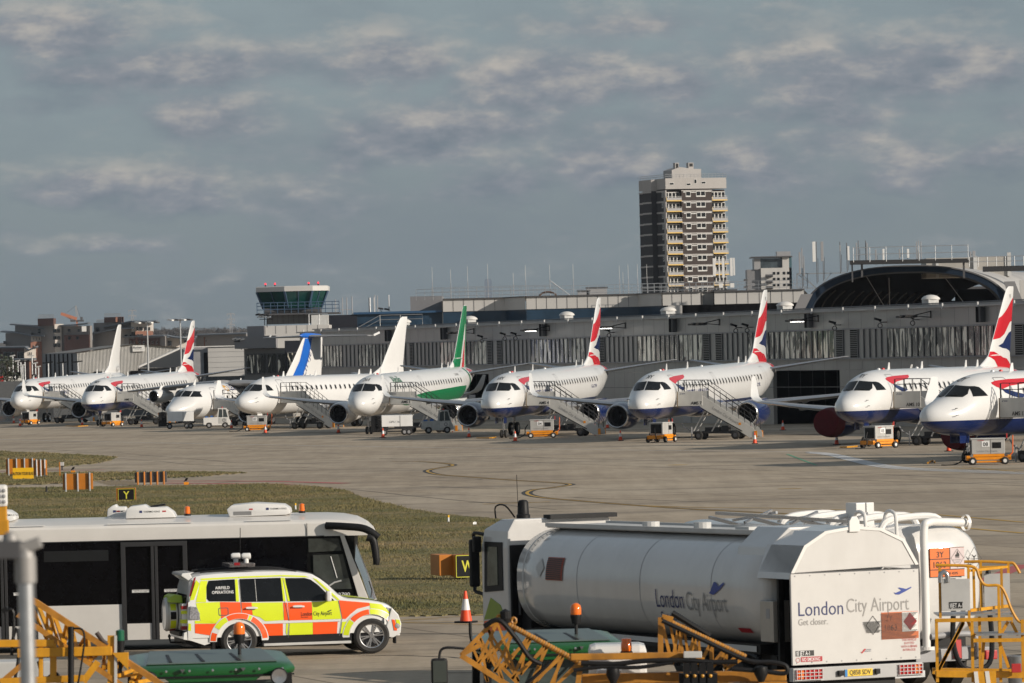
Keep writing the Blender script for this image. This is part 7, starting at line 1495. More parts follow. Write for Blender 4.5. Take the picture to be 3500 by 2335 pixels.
part('seam_band', MB().loft([[(p[0]*1.003, y, zcT + (p[2]-zcT)*1.003) for p in [(hwT*math.copysign(abs(math.cos(2*PI*i/56))**(2/exT), math.cos(2*PI*i/56)), 0, zcT + hzT*math.copysign(abs(math.sin(2*PI*i/56))**(2/exT), math.sin(2*PI*i/56))) for i in range(56)]] for y in (10.3, 10.36)], cap=False), LGREY, tk, smooth=True)
for y0_ in (2.9, 5.6, 8.1): part('weld_seam', MB().loft([[(p[0]*1.0015, y, zcT + (p[1]-zcT)*1.0015) for p in [(hwT*math.copysign(abs(math.cos(2*PI*i/56))**(2/exT), math.cos(2*PI*i/56)), zcT + hzT*math.copysign(abs(math.sin(2*PI*i/56))**(2/exT), math.sin(2*PI*i/56))) for i in range(56)]] for y in (y0_, y0_ + .025)], cap=False), GREY, tank, smooth=True)
parts('filler_lid', MB().box(-.3, .3, 3.2, 3.7, 3.17, 3.24).tube([(0, 5.5, 3.17), (0, 5.5, 3.28)], .16, 14).tube([(0, 7.5, 3.17), (0, 7.5, 3.26)], .16, 14), LGREY, tk)
# rear module
prof = [(-1.24, 2.54), (-.97, 3.0), (-.56, 3.23), (0, 3.30), (.54, 3.25), (.99, 3.04), (1.25, 2.60)]
panel = part('rear_panel', MB().box(-1.24, 1.25, 0, .05, .98, 2.53), TW, tk, bevel=.008); part('rear_hood', MB().prism([(a, b_) for a, b_ in prof], 'y', 0.0, 1.15), TW, tk, bevel=.01)
hd = part('hood_rim', MB().loft([[(a, -.015, b_) for a, b_ in prof], [(a*.95, -.015, 2.54 + (b_ - 2.54)*.93) for a, b_ in prof]], cap=False, closed=False), VWHITE, tk, fix=False)
part('hood_gap', MB().box(-1.24, 1.25, -.003, .0, 2.525, 2.545), DGREY, tk)
part('inner_fairing', MB().prism([(-1.1, 2.5), (-1.0, 2.95), (-.62, 3.28), (.35, 3.28), (1.0, 2.9), (1.1, 2.5)], 'y', 1.15, 2.3), TW, tk, bevel=.03)
part('lifting_eye', MB().prism([(-.10, 3.20), (-.10, 3.38), (-.05, 3.46), (.05, 3.46), (.10, 3.38), (.10, 3.20)], 'y', -.04, -.0), VWHITE, tk, bevel=.01)
part('canopy', MB().add([(-1.24, .0, 2.54), (-1.24, 1.15, 2.54), (-.97, 1.3, 3.0), (-.97, 0, 3.0), (-1.27, 1.15, 2.44), (-1.27, 0, 2.44)], [(0, 1, 2, 3), (0, 1, 4, 5)]), TW, tk, fix=False)
part('cabinet_inner', MB().box(-.9, 1.2, .06, 1.3, .9, 2.5).box(-1.22, -1.16, .02, .12, .98, 2.5), DARKI, tk); part('side_post', MB().box(-1.18, -1.08, .55, .62, 1.0, 2.5), BLACK, tk)
cb = part('control_box', MB().box(-1.26, -.86, .62, 1.08, 1.35, 2.05), mat('stainless_steel', (.42, .40, .37), .35, .6, dirt=.1), tk, bevel=.01); part('box_window', MB().box(-1.265, -1.26, .74, .86, 1.75, 1.92), GREY, cb)
part('far_side_wall', MB().box(1.19, 1.25, .05, 1.15, .98, 2.53), TW, tk)
rv = MB()
for i in range(9):
    for z in (1.02, 2.49): rv.lathe([(-.008, .001), (-.006, .012), (0, .013)], (-1.16 + i*.29, 0, z), 'y', 6)
part('rivets', rv, GREY, panel)['kind'] = 'stuff'
TX = lambda zx: (zx - 550) / 438.; TZ = lambda zy: .98 + (1420 - zy) / 458.
def rt_(s_, zx, zy, size, m_, bold=0, cond=.8, al='LEFT'): return text('panel_lettering', s_, lambda u, v: (TX(zx) + u, -.006, TZ(zy) + v), m_, panel, size, bold, cond, al)
rt_('London', 55, 1040, .34, NTXT, -.004, .86); rt_('City Airport', 468, 1028, .34, mat('mid_grey_lettering', (.28, .27, .26), .5), -.004, .72); rt_('Get closer.', 60, 1112, .16, mat('mid_grey_lettering', (.28, .27, .26), .5), 0, .8)
part('plane_emblem', MB().add([(TX(a), -.007, TZ(b_)) for a, b_ in [(878, 888), (895, 893), (945, 875), (915, 853), (935, 853), (985, 866), (1030, 850), (1033, 858), (985, 882), (925, 908), (895, 905)]], [tuple(range(11))]), mat('emblem_blue', (.02, .05, .28), .4), panel, fix=False)
part('placard', MB().box(TX(768), TX(1085), -.006, 0, TZ(1253), TZ(1042)), mat('placard_orange', (.55, .13, .03), .5, dirt=.2, dscale=5), panel); pb_ = MB().box(TX(945), TX(1083), -.009, -.006, TZ(1198), TZ(1046))
part('placard_white', pb_, VWHITE, panel); part('placard_diamond', MB().add([(TX(a), -.013, TZ(b_)) for a, b_ in [(1012, 1050), (1072, 1120), (1012, 1190), (955, 1120)]], [(0, 1, 2, 3)]), RR, panel, fix=False)
rt_('3Y', 800, 1110, .15, BTXT, .01, .9); rt_('1863', 785, 1185, .15, BTXT, .01, .9)
lm = MB()
for i in range(21): lm.box(TX(765 + (i*7) % 5), TX(1075 - (i*13) % 60), -.018, -.014, TZ(1056 + i*9.6), TZ(1052 + i*9.6))
for i in range(12): lm.box(TX(605 + i*3 if i > 1 else 612), TX(760 - (i*5) % 22), -.018, -.014, TZ(1108 + i*7.5 + 3), TZ(1108 + i*7.5))
part('cover_strips', lm, BTXT, panel)['kind'] = 'stuff'
o = [(TX(695), TZ(1062)), (TX(755), TZ(1138)), (TX(695), TZ(1212)), (TX(632), TZ(1138))]; i_ = [(TX(695), TZ(1068)), (TX(749), TZ(1138)), (TX(695), TZ(1206)), (TX(638), TZ(1138))]; part('diamond_outline', ring_mb(o, i_, lambda u, v: (u, -.008, v)), BTXT, panel, fix=False)
part('fuel_label', MB().box(TX(33), TX(188), -.006, 0, TZ(1350), TZ(1308)), BTXT, panel); text('fuel_lettering', 'III JET A-1', lambda u, v: (TX(38) + u, -.008, TZ(1345) + v), WTXT, panel, .105, .006, .62)
part('smoking_label', MB().box(TX(76), TX(257), -.006, 0, TZ(1396), TZ(1358)), mat('sign_red', (.40, .02, .03), .5), panel); text('smoking_lettering', 'NO SMOKING', lambda u, v: (TX(82) + u, -.008, TZ(1391) + v), WTXT, panel, .085, .005, .66)
part('smoking_roundel', ring_mb([(TX(50) + .04*math.cos(a), TZ(1380) + .04*math.sin(a)) for a in [2*PI*k/20 for k in range(20)]], [(TX(50) + .033*math.cos(a), TZ(1380) + .033*math.sin(a)) for a in [2*PI*k/20 for k in range(20)]], lambda u, v: (u, -.008, v)), RTXT, panel, fix=False)
for i, s_ in enumerate(('THIS VEHICLE', 'IS FITTED', 'WITH A BRAKE', 'INTERLOCK')): rt_(s_, 1002, 1272 + i*26, .055, RTXT, .002, .85, 'CENTER')
part('supplier_logo', MB().add([(TX(a), -.007, TZ(b_)) for a, b_ in [(582, 1335), (592, 1345), (615, 1318), (632, 1318), (600, 1352), (590, 1350)]], [tuple(range(6))]), RTXT, panel, fix=False); rt_('FLIGHTLINE', 618, 1330, .03, NTXT, 0, .8); rt_('SUPPORT LTD', 614, 1342, .026, NTXT, 0, .8)
# bumper and lamps
bp_ = part('rear_bumper', MB().box(-1.25, 1.27, -.03, .12, .70, .93), mat('bumper_grey', (.40, .40, .40), .5, dirt=.2), tk, bevel=.01)
for x0, x1, rr in ((-1.20, -.70, 0), (.80, 1.25, 1)):
    l = part('tail_lamp', MB().box(x0, x1, -.05, -.03, .74, .90), mat('lamp_red_lens', (.45, .015, .015), .2, var=.2, scale=20), tk); part('amber_section', MB().box(*((x0 + .04, x0 + .14) if not rr else (x1 - .14, x1 - .04)), -.054, -.05, .75, .89), AMBER, l)
    gm_ = MB()
    for i in range(7): x = x0 + (x1 - x0)*i/6; gm_.box(x - .005, x + .005, -.075, -.065, .73, .91)
    for z in (.73, .79, .85, .91): gm_.box(x0 - .01, x1 + .01, -.075, -.065, z - .005, z + .005)
    part('lamp_guard', gm_, STEEL, l)
pl = part('number_plate', MB().box(-.26, .28, -.045, -.03, .75, .87), mat('plate_yellow', (.75, .50, .03), .5), tk, bevel=.004); part('plate_blue_band', MB().box(-.26, -.21, -.048, -.045, .75, .87), mat('plate_blue', (.02, .2, .5), .5), pl); text('plate_lettering', 'Q858 SDV', lambda u, v: (.035 + u, -.05, .775 + v), BTXT, pl, .115, .006, .82, 'CENTER')
parts('plate_lamp', MB().box(-.40, -.30, -.09, -.03, .77, .86).box(.32, .41, -.09, -.03, .77, .86), BLACK, tk, bevel=.01)
part('chassis', MB().box(-.45, -.35, .2, 12, .75, 1.05).box(.35, .45, .2, 12, .75, 1.05).box(-.9, .9, 10.7, 11.1, .9, 2.3).box(-1.0, 1.0, 1.0, 1.2, .7, 1.1).box(-1.1, 1.1, 1.4, 10.4, 1.12, 1.28), BLACK, tk); part('under_gear', MB().box(-.8, .8, .1, .9, .35, .7).bar((-.9, .3, .9), (-.5, .5, .2), .08).bar((.9, .3, .9), (.5, .5, .2), .08), BLACK, tk)
part('side_skirt', MB().add([(-1.12, y, z) for y, z in ((1.5, 1.25), (8.9, 1.30), (8.6, 1.12), (8.4, 1.24), (8.0, 1.24), (7.7, 1.1), (7.4, 1.22), (7.0, 1.22), (6.7, 1.08), (6.3, 1.2), (1.5, 1.15))], [tuple(range(11))]), LGREY, tk, fix=False)
parts('mudguard', MB().tube(crv([(-1.05, 4.6, .8), (-1.05, 4.3, 1.08), (-1.05, 1.8, 1.10), (-1.05, 1.5, .8), (-1.05, 1.2, .55), (-1.05, .3, .5)], 4), .06, 8).box(-1.2, -.6, 4.0, 4.6, .6, .7), BLACK, tk)
for y in (2.3, 3.6, 11.5):
    for x in (-1.0, 1.0): wheel(tk, x, y, .50, .30, ax='x', hubm=GREY)
TS = tside(hwT, zcT, hzT, exT, .018)
def sidetxt(s_, y0, z0, size, m_, cond=.8, bold=0): return text('side_lettering', s_, lambda u, v: TS(y0 - u, z0 + v), m_, tank, size, bold, cond, sub=.10)
sidetxt('London', 5.02, 1.83, .47, NTXT, .75, -.004); sidetxt('City Airport', 3.86, 1.81, .47, GTXT, .64, -.004); sidetxt('Get closer.', 4.94, 1.60, .22, NTXT, .8)
decal('side_emblem', [(2.96 - (2.9 - a)*.40, 2.10 + (b_ - 2.5)*.55) for a, b_ in [(2.9, 2.55), (2.75, 2.62), (2.35, 2.70), (2.45, 2.92), (2.25, 2.90), (2.0, 2.78), (1.55, 2.92), (1.5, 2.86), (1.95, 2.66), (2.5, 2.5)]], TS, mat('emblem_blue', (.02, .05, .28), .4), tank, 2)
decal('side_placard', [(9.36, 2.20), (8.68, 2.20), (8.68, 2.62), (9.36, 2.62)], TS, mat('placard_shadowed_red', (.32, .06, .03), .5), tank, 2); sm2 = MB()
for i in range(11): decal_mb([(9.34, 2.22 + i*.036), (8.73, 2.22 + i*.036), (8.73, 2.24 + i*.036), (9.34, 2.24 + i*.036)], tside(hwT, zcT, hzT, exT, .03), 1, sm2)
part('placard_strips', sm2, BTXT, tank, fix=False)['kind'] = 'stuff'
o = [(9.0, 2.45), (9.14, 2.28), (9.28, 2.45), (9.14, 2.64)]; decal('side_diamond', [(9.45, 2.42), (9.62, 2.24), (9.79, 2.42), (9.62, 2.60)], TS, LGREY, tank, 1)
decal('no_smoking_strip', [(2.25, 1.46), (1.80, 1.46), (1.80, 1.54), (2.25, 1.54)], TS, mat('sign_red', (.40, .02, .03), .5), tank, 1)
# cab
cabp = [(-1.15, 0), ]
cy0, cy1 = 11.15, 12.55
cab = part('cab', MB().loft([[(-1.14, cy0, z0), (1.14, cy0, z0), (1.14, cy1 - .3, z0), (.95, cy1, z0), (-.95, cy1, z0), (-1.14, cy1 - .3, z0)] for z0 in (.85, 1.4, 2.75)] + [[(-1.12, cy0, 3.05), (1.12, cy0, 3.05), (1.12, cy1 - .4, 3.08), (.9, cy1 - .12, 3.08), (-.9, cy1 - .12, 3.08), (-1.12, cy1 - .4, 3.08)], [(-.98, cy0, 3.28), (.98, cy0, 3.28), (.98, cy1 - .8, 3.26), (.8, cy1 - .55, 3.26), (-.8, cy1 - .55, 3.26), (-.98, cy1 - .8, 3.26)]]), TW, tk, bevel=.03)
part('cab_rear_moulding', MB().box(-1.10, 1.10, cy0 - .06, cy0 - .001, .9, 2.80), BLACK, tk, bevel=.02); gm_ = MB()
for x in (-.95, -.72): gm_.tube(crv([(x, cy0 - .09, 1.5), (x, cy0 - .09, 2.3), (x + .1, cy0 - .09, 2.42), (x + .2, cy0 - .09, 2.3)], 4), .025, 6)
parts('moulded_groove', gm_, DGREY, tk)
part('cab_side_window', MB().prism([(11.35, 1.95), (12.15, 1.90), (12.1, 2.85), (11.35, 2.85)], 'x', -1.155, -1.141), BLACK, tk); part('window_light', MB().prism([(11.55, 2.05), (12.0, 2.02), (11.95, 2.76), (11.55, 2.76)], 'x', -1.165, -1.156), mat('cab_window_green', (.10, .12, .10), .1, var=.4), tk)
part('door_livery', MB().prism([(11.3, 1.05), (12.2, 1.0), (12.2, 1.35), (11.3, 1.45)], 'x', -1.150, -1.141), FO, tk); part('door_livery', MB().prism([(11.3, 1.46), (12.2, 1.38), (11.9, 1.80), (11.5, 1.68)], 'x', -1.152, -1.141), mat('dull_lime', (.25, .33, .03), .4), tk)
part('cab_step_arch', MB().tube(crv([(-1.1, 10.9, .55), (-1.1, 11.05, 1.0), (-1.1, 11.5, 1.12), (-1.1, 11.95, 1.0), (-1.1, 12.1, .55)], 4), .09, 8), BLACK, tk, smooth=True)
mr = part('mirror', MB().box(-1.17, -.98, 12.66, 12.78, 1.98, 2.88), BLACK, tk, bevel=.04); part('mirror_arm', MB().tube(crv([(-1.1, 12.2, 2.98), (-1.12, 12.6, 3.0), (-1.08, 12.7, 2.88)], 4), .035, 6).tube(crv([(-1.08, 12.7, 2.0), (-1.12, 12.6, 1.9), (-1.1, 12.2, 1.85)], 4), .035, 6), BLACK, mr)
part('second_mirror', MB().box(-1.32, -1.16, 12.2, 12.3, 2.65, 2.95), BLACK, tk, bevel=.03)
part('beacon', MB().lathe([(3.28, .13), (3.34, .13), (3.36, .11), (3.58, .10), (3.62, .07), (3.63, .001)], (-.62, 11.5, 0), 'z', 16), BLACK, tk, smooth=True); part('antenna', MB().tube([(-.72, 11.5, 3.28), (-.74, 11.5, 4.1)], .006, 4).tube(crv([(-.95, 12.0, 3.28), (-.95, 12.0, 3.5), (-.85, 11.8, 3.52), (-.75, 11.6, 3.3)], 4), .016, 5), BLACK, tk)
part('roof_bar', MB().box(-.3, 1.1, 11.0, 11.3, 3.26, 3.34), BLACK, tk)
# second tanker
YT2 = 107.; c2 = P(3180, 2200, YT2); t2 = thing('fuel_tanker', 'second white fuel tanker with orange placard 3Y 1863 and white pipework, behind the first', 'tanker', (c2.x, YT2, 0), PSI, 'aviation fuel tankers')
h2, z2, v2, e2 = 1.25, 2.0, 1.05, 3.2
tb_ = part('tank', tankmesh(0, 8.5, h2, z2, v2, e2, dish=.30), TW, t2, smooth=True, ang=60)
lp = MB()
for i in range(5): y = .45 + i*.95; lp.tube(crv([(-.75, y, 2.95), (-.6, y, 3.14), (-.1, y + .05, 3.2), (.45, y + .05, 3.18), (.6, y, 2.98)], 4), .065, 8)
parts('vapour_pipe', lp, VWHITE, t2, smooth=True)
part('corner_pipe', MB().tube(crv([(.95, .25, 3.06), (.3, .1, 3.1), (-.05, -.12, 3.10), (-.16, -.14, 2.95), (-.16, -.14, 2.0), (-.16, -.14, 1.1), (-.16, -.14, .82)], 6), .075, 12), VWHITE, t2, smooth=True); part('pipe_flange', MB().lathe([(.78, .15), (.84, .15)], (-.16, -.14, 0), 'z', 18).lathe([(.93, .15), (.99, .15)], (0, .25, 3.06), 'x', 18), VWHITE, t2)
ld = MB().tube(crv([(-1.10, .35, 1.9), (-1.10, .35, 3.1), (-1.10, .45, 3.3), (-1.1, .7, 3.3), (-1.1, .8, 3.1)], 4), .035, 8).tube(crv([(-.60, .1, 1.9), (-.60, .1, 3.1), (-.60, .2, 3.3), (-.6, .45, 3.3), (-.6, .55, 3.1)], 4), .035, 8)
for z in (2.05, 2.4, 2.75): ld.tube([(-1.10, .33, z), (-.60, .1, z)], .025, 6)
part('ladder', ld, VWHITE, t2, smooth=True)
gd = MB(); 
for y0 in (1.5, 3.4, 5.2): gd.bar((-1.0, y0, 3.05), (-.3, y0 + .2, 3.25), .05).bar((-.9, y0 + .4, 3.0), (-.9, y0 + 1.6, 3.12), .06).bar((-.3, y0, 3.22), (-.6, y0 + 1.2, 3.06), .05)
part('folded_handrail', gd.bar((-.95, .6, 3.12), (-.75, 6.8, 3.2), .06), ALU, t2)
part('white_cabinet', MB().box(-.36, .02, 2.0, 2.4, 3.0, 3.44), VWHITE, t2, bevel=.01); part('cabinet_seam', MB().box(-.16, -.145, 1.99, 2.0, 3.0, 3.44), DGREY, t2)
def rear(xz): return (xz[0], -.02, xz[1])
pc = part('placard', MB().box(.02, .74, -.03, -.012, 2.10, 2.62), mat('placard_bright_orange', (.72, .16, .02), .5, var=.04), t2); part('placard_border', MB().box(.01, .75, -.014, -.011, 2.09, 2.63).box(.02, .44, -.034, -.03, 2.415, 2.43).box(.43, .445, -.034, -.03, 2.24, 2.62).box(.02, .74, -.034, -.03, 2.22, 2.235), BTXT, pc)
text('placard_lettering', '3Y', lambda u, v: (.15 + u, -.036, 2.455 + v), BTXT, pc, .15, .003, .95); text('placard_lettering', '1863', lambda u, v: (.06 + u, -.036, 2.265 + v), BTXT, pc, .16, .003, .95); text('placard_lettering', '0151 350 4595', lambda u, v: (.2 + u, -.036, 2.13 + v), BTXT, pc, .07, .001, .95)
part('flammable_square', MB().box(.446, .738, -.033, -.03, 2.236, 2.618), mat('pale_pink', (.62, .52, .52), .5), pc); o = [(.592, 2.60), (.73, 2.43), (.592, 2.25), (.455, 2.43)]; i_ = [(.592, 2.59), (.722, 2.43), (.592, 2.26), (.463, 2.43)]; part('flammable_diamond', ring_mb(o, i_, lambda u, v: (u, -.036, v)), BTXT, pc, fix=False)
part('flame_symbol', MB().add([(.592 + a, -.037, 2.45 + b_) for a, b_ in [(-.04, .0), (-.045, .03), (-.03, .05), (-.02, .04), (-.01, .09), (.01, .12), (.015, .07), (.03, .08), (.045, .04), (.04, .0)]], [tuple(range(10))]).box(.55, .635, -.038, -.036, 2.43, 2.44), BTXT, pc, fix=False); text('flammable_lettering', 'FLAMMABLE', lambda u, v: (.592 + u, -.037, 2.385 + v), GTXT, pc, .035, 0, .9, 'CENTER'); text('flammable_lettering', 'LIQUID', lambda u, v: (.592 + u, -.037, 2.345 + v), GTXT, pc, .035, 0, .9, 'CENTER')
o = [(.96, 2.62), (1.12, 2.40), (.96, 2.19), (.81, 2.40)]; i_ = [(.96, 2.605), (1.108, 2.40), (.96, 2.205), (.822, 2.40)]; ev = part('environment_diamond', ring_mb(o, i_, lambda u, v: (u, -.02, v)), BTXT, t2, fix=False); part('tree_symbol', MB().box(.945, .965, -.022, -.018, 2.34, 2.46).bar((.955, -.02, 2.42), (.91, -.02, 2.48), .012).bar((.955, -.02, 2.42), (1.0, -.02, 2.47), .012).bar((.88, -.02, 2.40), (1.06, -.02, 2.40), .01).bar((.9, -.02, 2.33), (1.03, -.02, 2.335), .025), BTXT, ev)
jl = part('fuel_label', MB().box(.27, .55, -.03, -.015, 1.98, 2.06), BTXT, t2); text('fuel_lettering', 'JET A-1', lambda u, v: (.29 + u, -.033, 1.99 + v), WTXT, jl, .085, .004, .75)
part('rear_chassis', MB().box(-1.1, 1.2, -.1, .5, .55, .78), GREY, t2, bevel=.01); part('red_panel', MB().box(.42, .56, -.16, -.1, .60, .95), mat('jack_red', (.45, .03, .03), .5), t2); part('grey_bracket', MB().box(.58, 1.0, -.14, -.1, .58, .80), GREY, t2); part('rear_lamp_box', MB().box(1.05, 1.3, -.2, .2, .55, .72), mat('jack_red', (.45, .03, .03), .5), t2, bevel=.02)
part('grey_hose_pipe', MB().tube(crv([(-.1, -.2, 1.02), (.5, -.25, 1.05), (.78, -.25, 1.0), (.86, -.25, .8), (.86, -.25, .62)], 5), .06, 10), GREY, t2, smooth=True); part('black_hose', MB().tube(crv([(.3, -.35, 1.5), (.28, -.35, .9), (.4, -.4, .5), (.7, -.4, .38), (1.0, -.4, .5), (1.08, -.38, .9), (1.05, -.35, 1.6)], 5), .05, 8), BLACK, t2, smooth=True)
part('underframe', MB().box(-1.0, 1.1, .6, 8, .5, .95), BLACK, t2); part('mudguard_steel', MB().box(-1.1, -.3, -.3, .2, .30, .42), STEEL, t2)
for y in (1.1, 2.4, 7.6):
    for x in (-1.0, 1.0): wheel(t2, x, y, .50, .30, ax='x', hubm=GREY)
part('valve_stack', MB().lathe([(1.62, .05), (1.75, .06), (1.78, .09), (1.95, .10), (2.0, .07), (2.15, .05), (2.2, .04)], (1.05, -.35, 0), 'z', 14), BLACK, t2, smooth=True)
part('steel_bucket', MB().lathe([(.02, .20), (.62, .22), (.64, .20)], (1.45, -.7, .0), 'z', 22), STEEL, t2, smooth=True)
# yellow access platform
YP = 95.5; ap = thing('access_platform', 'yellow tubular access platform with steps and handrails at the right edge', 'platform', (P(3198, 2300, YP).x, YP, 0)); sP = F / YP
def q(zx, zy, d=0): p = P(2700 + zx/2.469, 1700 + zy/2.469, YP); return Vector((p.x - ap.location.x, d, p.z))
pm = MB(); hm_ = MB()
for zx, z0, z1, d in ((1262, 590, 1020, 0), (1505, 590, 1030, 0), (1650, 560, 1000, 1.0), (1885, 570, 960, 1.0), (1760, 750, 1190, 0), (1590, 620, 960, 1.0), (1805, 610, 950, .5)): pm.bar(q(zx, z0, d), q(zx + 8, z1, d), .042)
for zx, d in ((1235, 0), (1535, 0), (1640, 1.0), (1770, 0), (1960, 0)): pm.bar(q(zx, 1030, d), q(zx + 10, 1560, d), .048)
parts('post', pm, YELLOW, ap)
hm_.tube(crv([q(1228, 572), q(1400, 575), q(1500, 580), q(1570, 600), (q(1600, 680)), q(1650, 740), q(1760, 745), q(1810, 800), q(1870, 950), q(1930, 1045), q(1990, 1052)], 4), .024, 8).tube(crv([q(1510, 562, 1), q(1700, 560, 1), q(1880, 570, 1), q(1935, 580, 1), q(1985, 660, 1)], 4), .024, 8).bar(q(1510, 620), q(1880, 605, 1), .04).bar(q(1515, 955), q(1890, 938, 1), .05).bar(q(1660, 610, 1), q(1880, 605, 1), .04)
part('handrail', hm_, YELLOW, ap, smooth=True)
pt_ = MB().box(q(1225, 0).x, q(1880, 0).x, 0, 1.0, q(0, 1035).z, q(0, 1022).z).box(q(1535, 0).x, q(1985, 0).x, -.3, .6, q(0, 1200).z, q(0, 1188).z); part('grating_deck', pt_, STEEL, ap); part('deck_edge', MB().bar(q(1225, 1040, -.02), q(1880, 1025, -.02), .03, .06).bar(q(1535, 1200, -.32), q(1985, 1195, -.32), .03, .06).bar(q(1225, 1480), q(1985, 1490), .06, .08), YELLOW, ap)
br_ = MB()
for a, b_ in (((1470, 1045), (1255, 1460)), ((1505, 1045), (1560, 1185)), ((1250, 1480), (1470, 1060)), ((1845, 1050), (1780, 1165)), ((1870, 1050), (1930, 1165)), ((1765, 1205), (1850, 1440)), ((1640, 1215), (1620, 1470))): br_.bar(q(*a, .1), q(*b_, .1), .05)
part('braces', br_, YELLOW, ap)['kind'] = 'stuff'
part('blanking_panel', MB().box(q(1255, 0).x, q(1498, 0).x, -.06, -.03, q(0, 990).z, q(0, 722).z), LGREY, ap, bevel=.005); part('side_panel', MB().box(q(1660, 0).x, q(1880, 0).x, .95, .98, q(0, 990).z, q(0, 705).z), LGREY, ap)
fl = part('fuel_label', MB().box(q(1322, 0).x, q(1434, 0).x, -.068, -.06, q(0, 968).z, q(0, 915).z), BTXT, ap); text('fuel_lettering', 'IIJET A-1', lambda u, v: (q(1325, 0).x + u, -.071, q(0, 962).z + v), WTXT, fl, .10, .005, .62)
part('chrome_bend', MB().tube(crv([q(1268, 720, -.05), q(1270, 650, -.05), q(1300, 632, -.05), q(1325, 655, -.05), q(1328, 715, -.05)], 4), .04, 10), ALU, ap, smooth=True); part('chevron_board', MB().box(q(1510, 0).x, q(1700, 0).x, -.1, -.07, .35, q(0, 1505).z).mi(1).prism([(q(1540, 0).x, .35), (q(1575, 0).x, .35), (q(1545, 0).x, q(0, 1505).z), (q(1512, 0).x, q(0, 1505).z)], 'y', -.11, -.1).prism([(q(1640, 0).x, .35), (q(1675, 0).x, .35), (q(1640, 0).x, q(0, 1505).z), (q(1605, 0).x, q(0, 1505).z)], 'y', -.11, -.1), [YELLOW, VWHITE], ap)
part('reflector', MB().box(q(1828, 0).x, q(1908, 0).x, -.2, -.12, q(0, 1520).z, q(0, 1445).z), mat('jack_red', (.45, .03, .03), .5), ap, bevel=.01)
for zx in (1270, 1740): wheel(ap, q(zx, 0).x, -.1, .26, .16)
part('lower_frame', MB().bar(q(1235, 1490), q(1985, 1500), .1).bar(q(1235, 1490, .9), q(1985, 1500, .9), .1).box(q(1235, 0).x, q(1245, 0).x, 0, 1, .3, .4), YELLOW, ap)
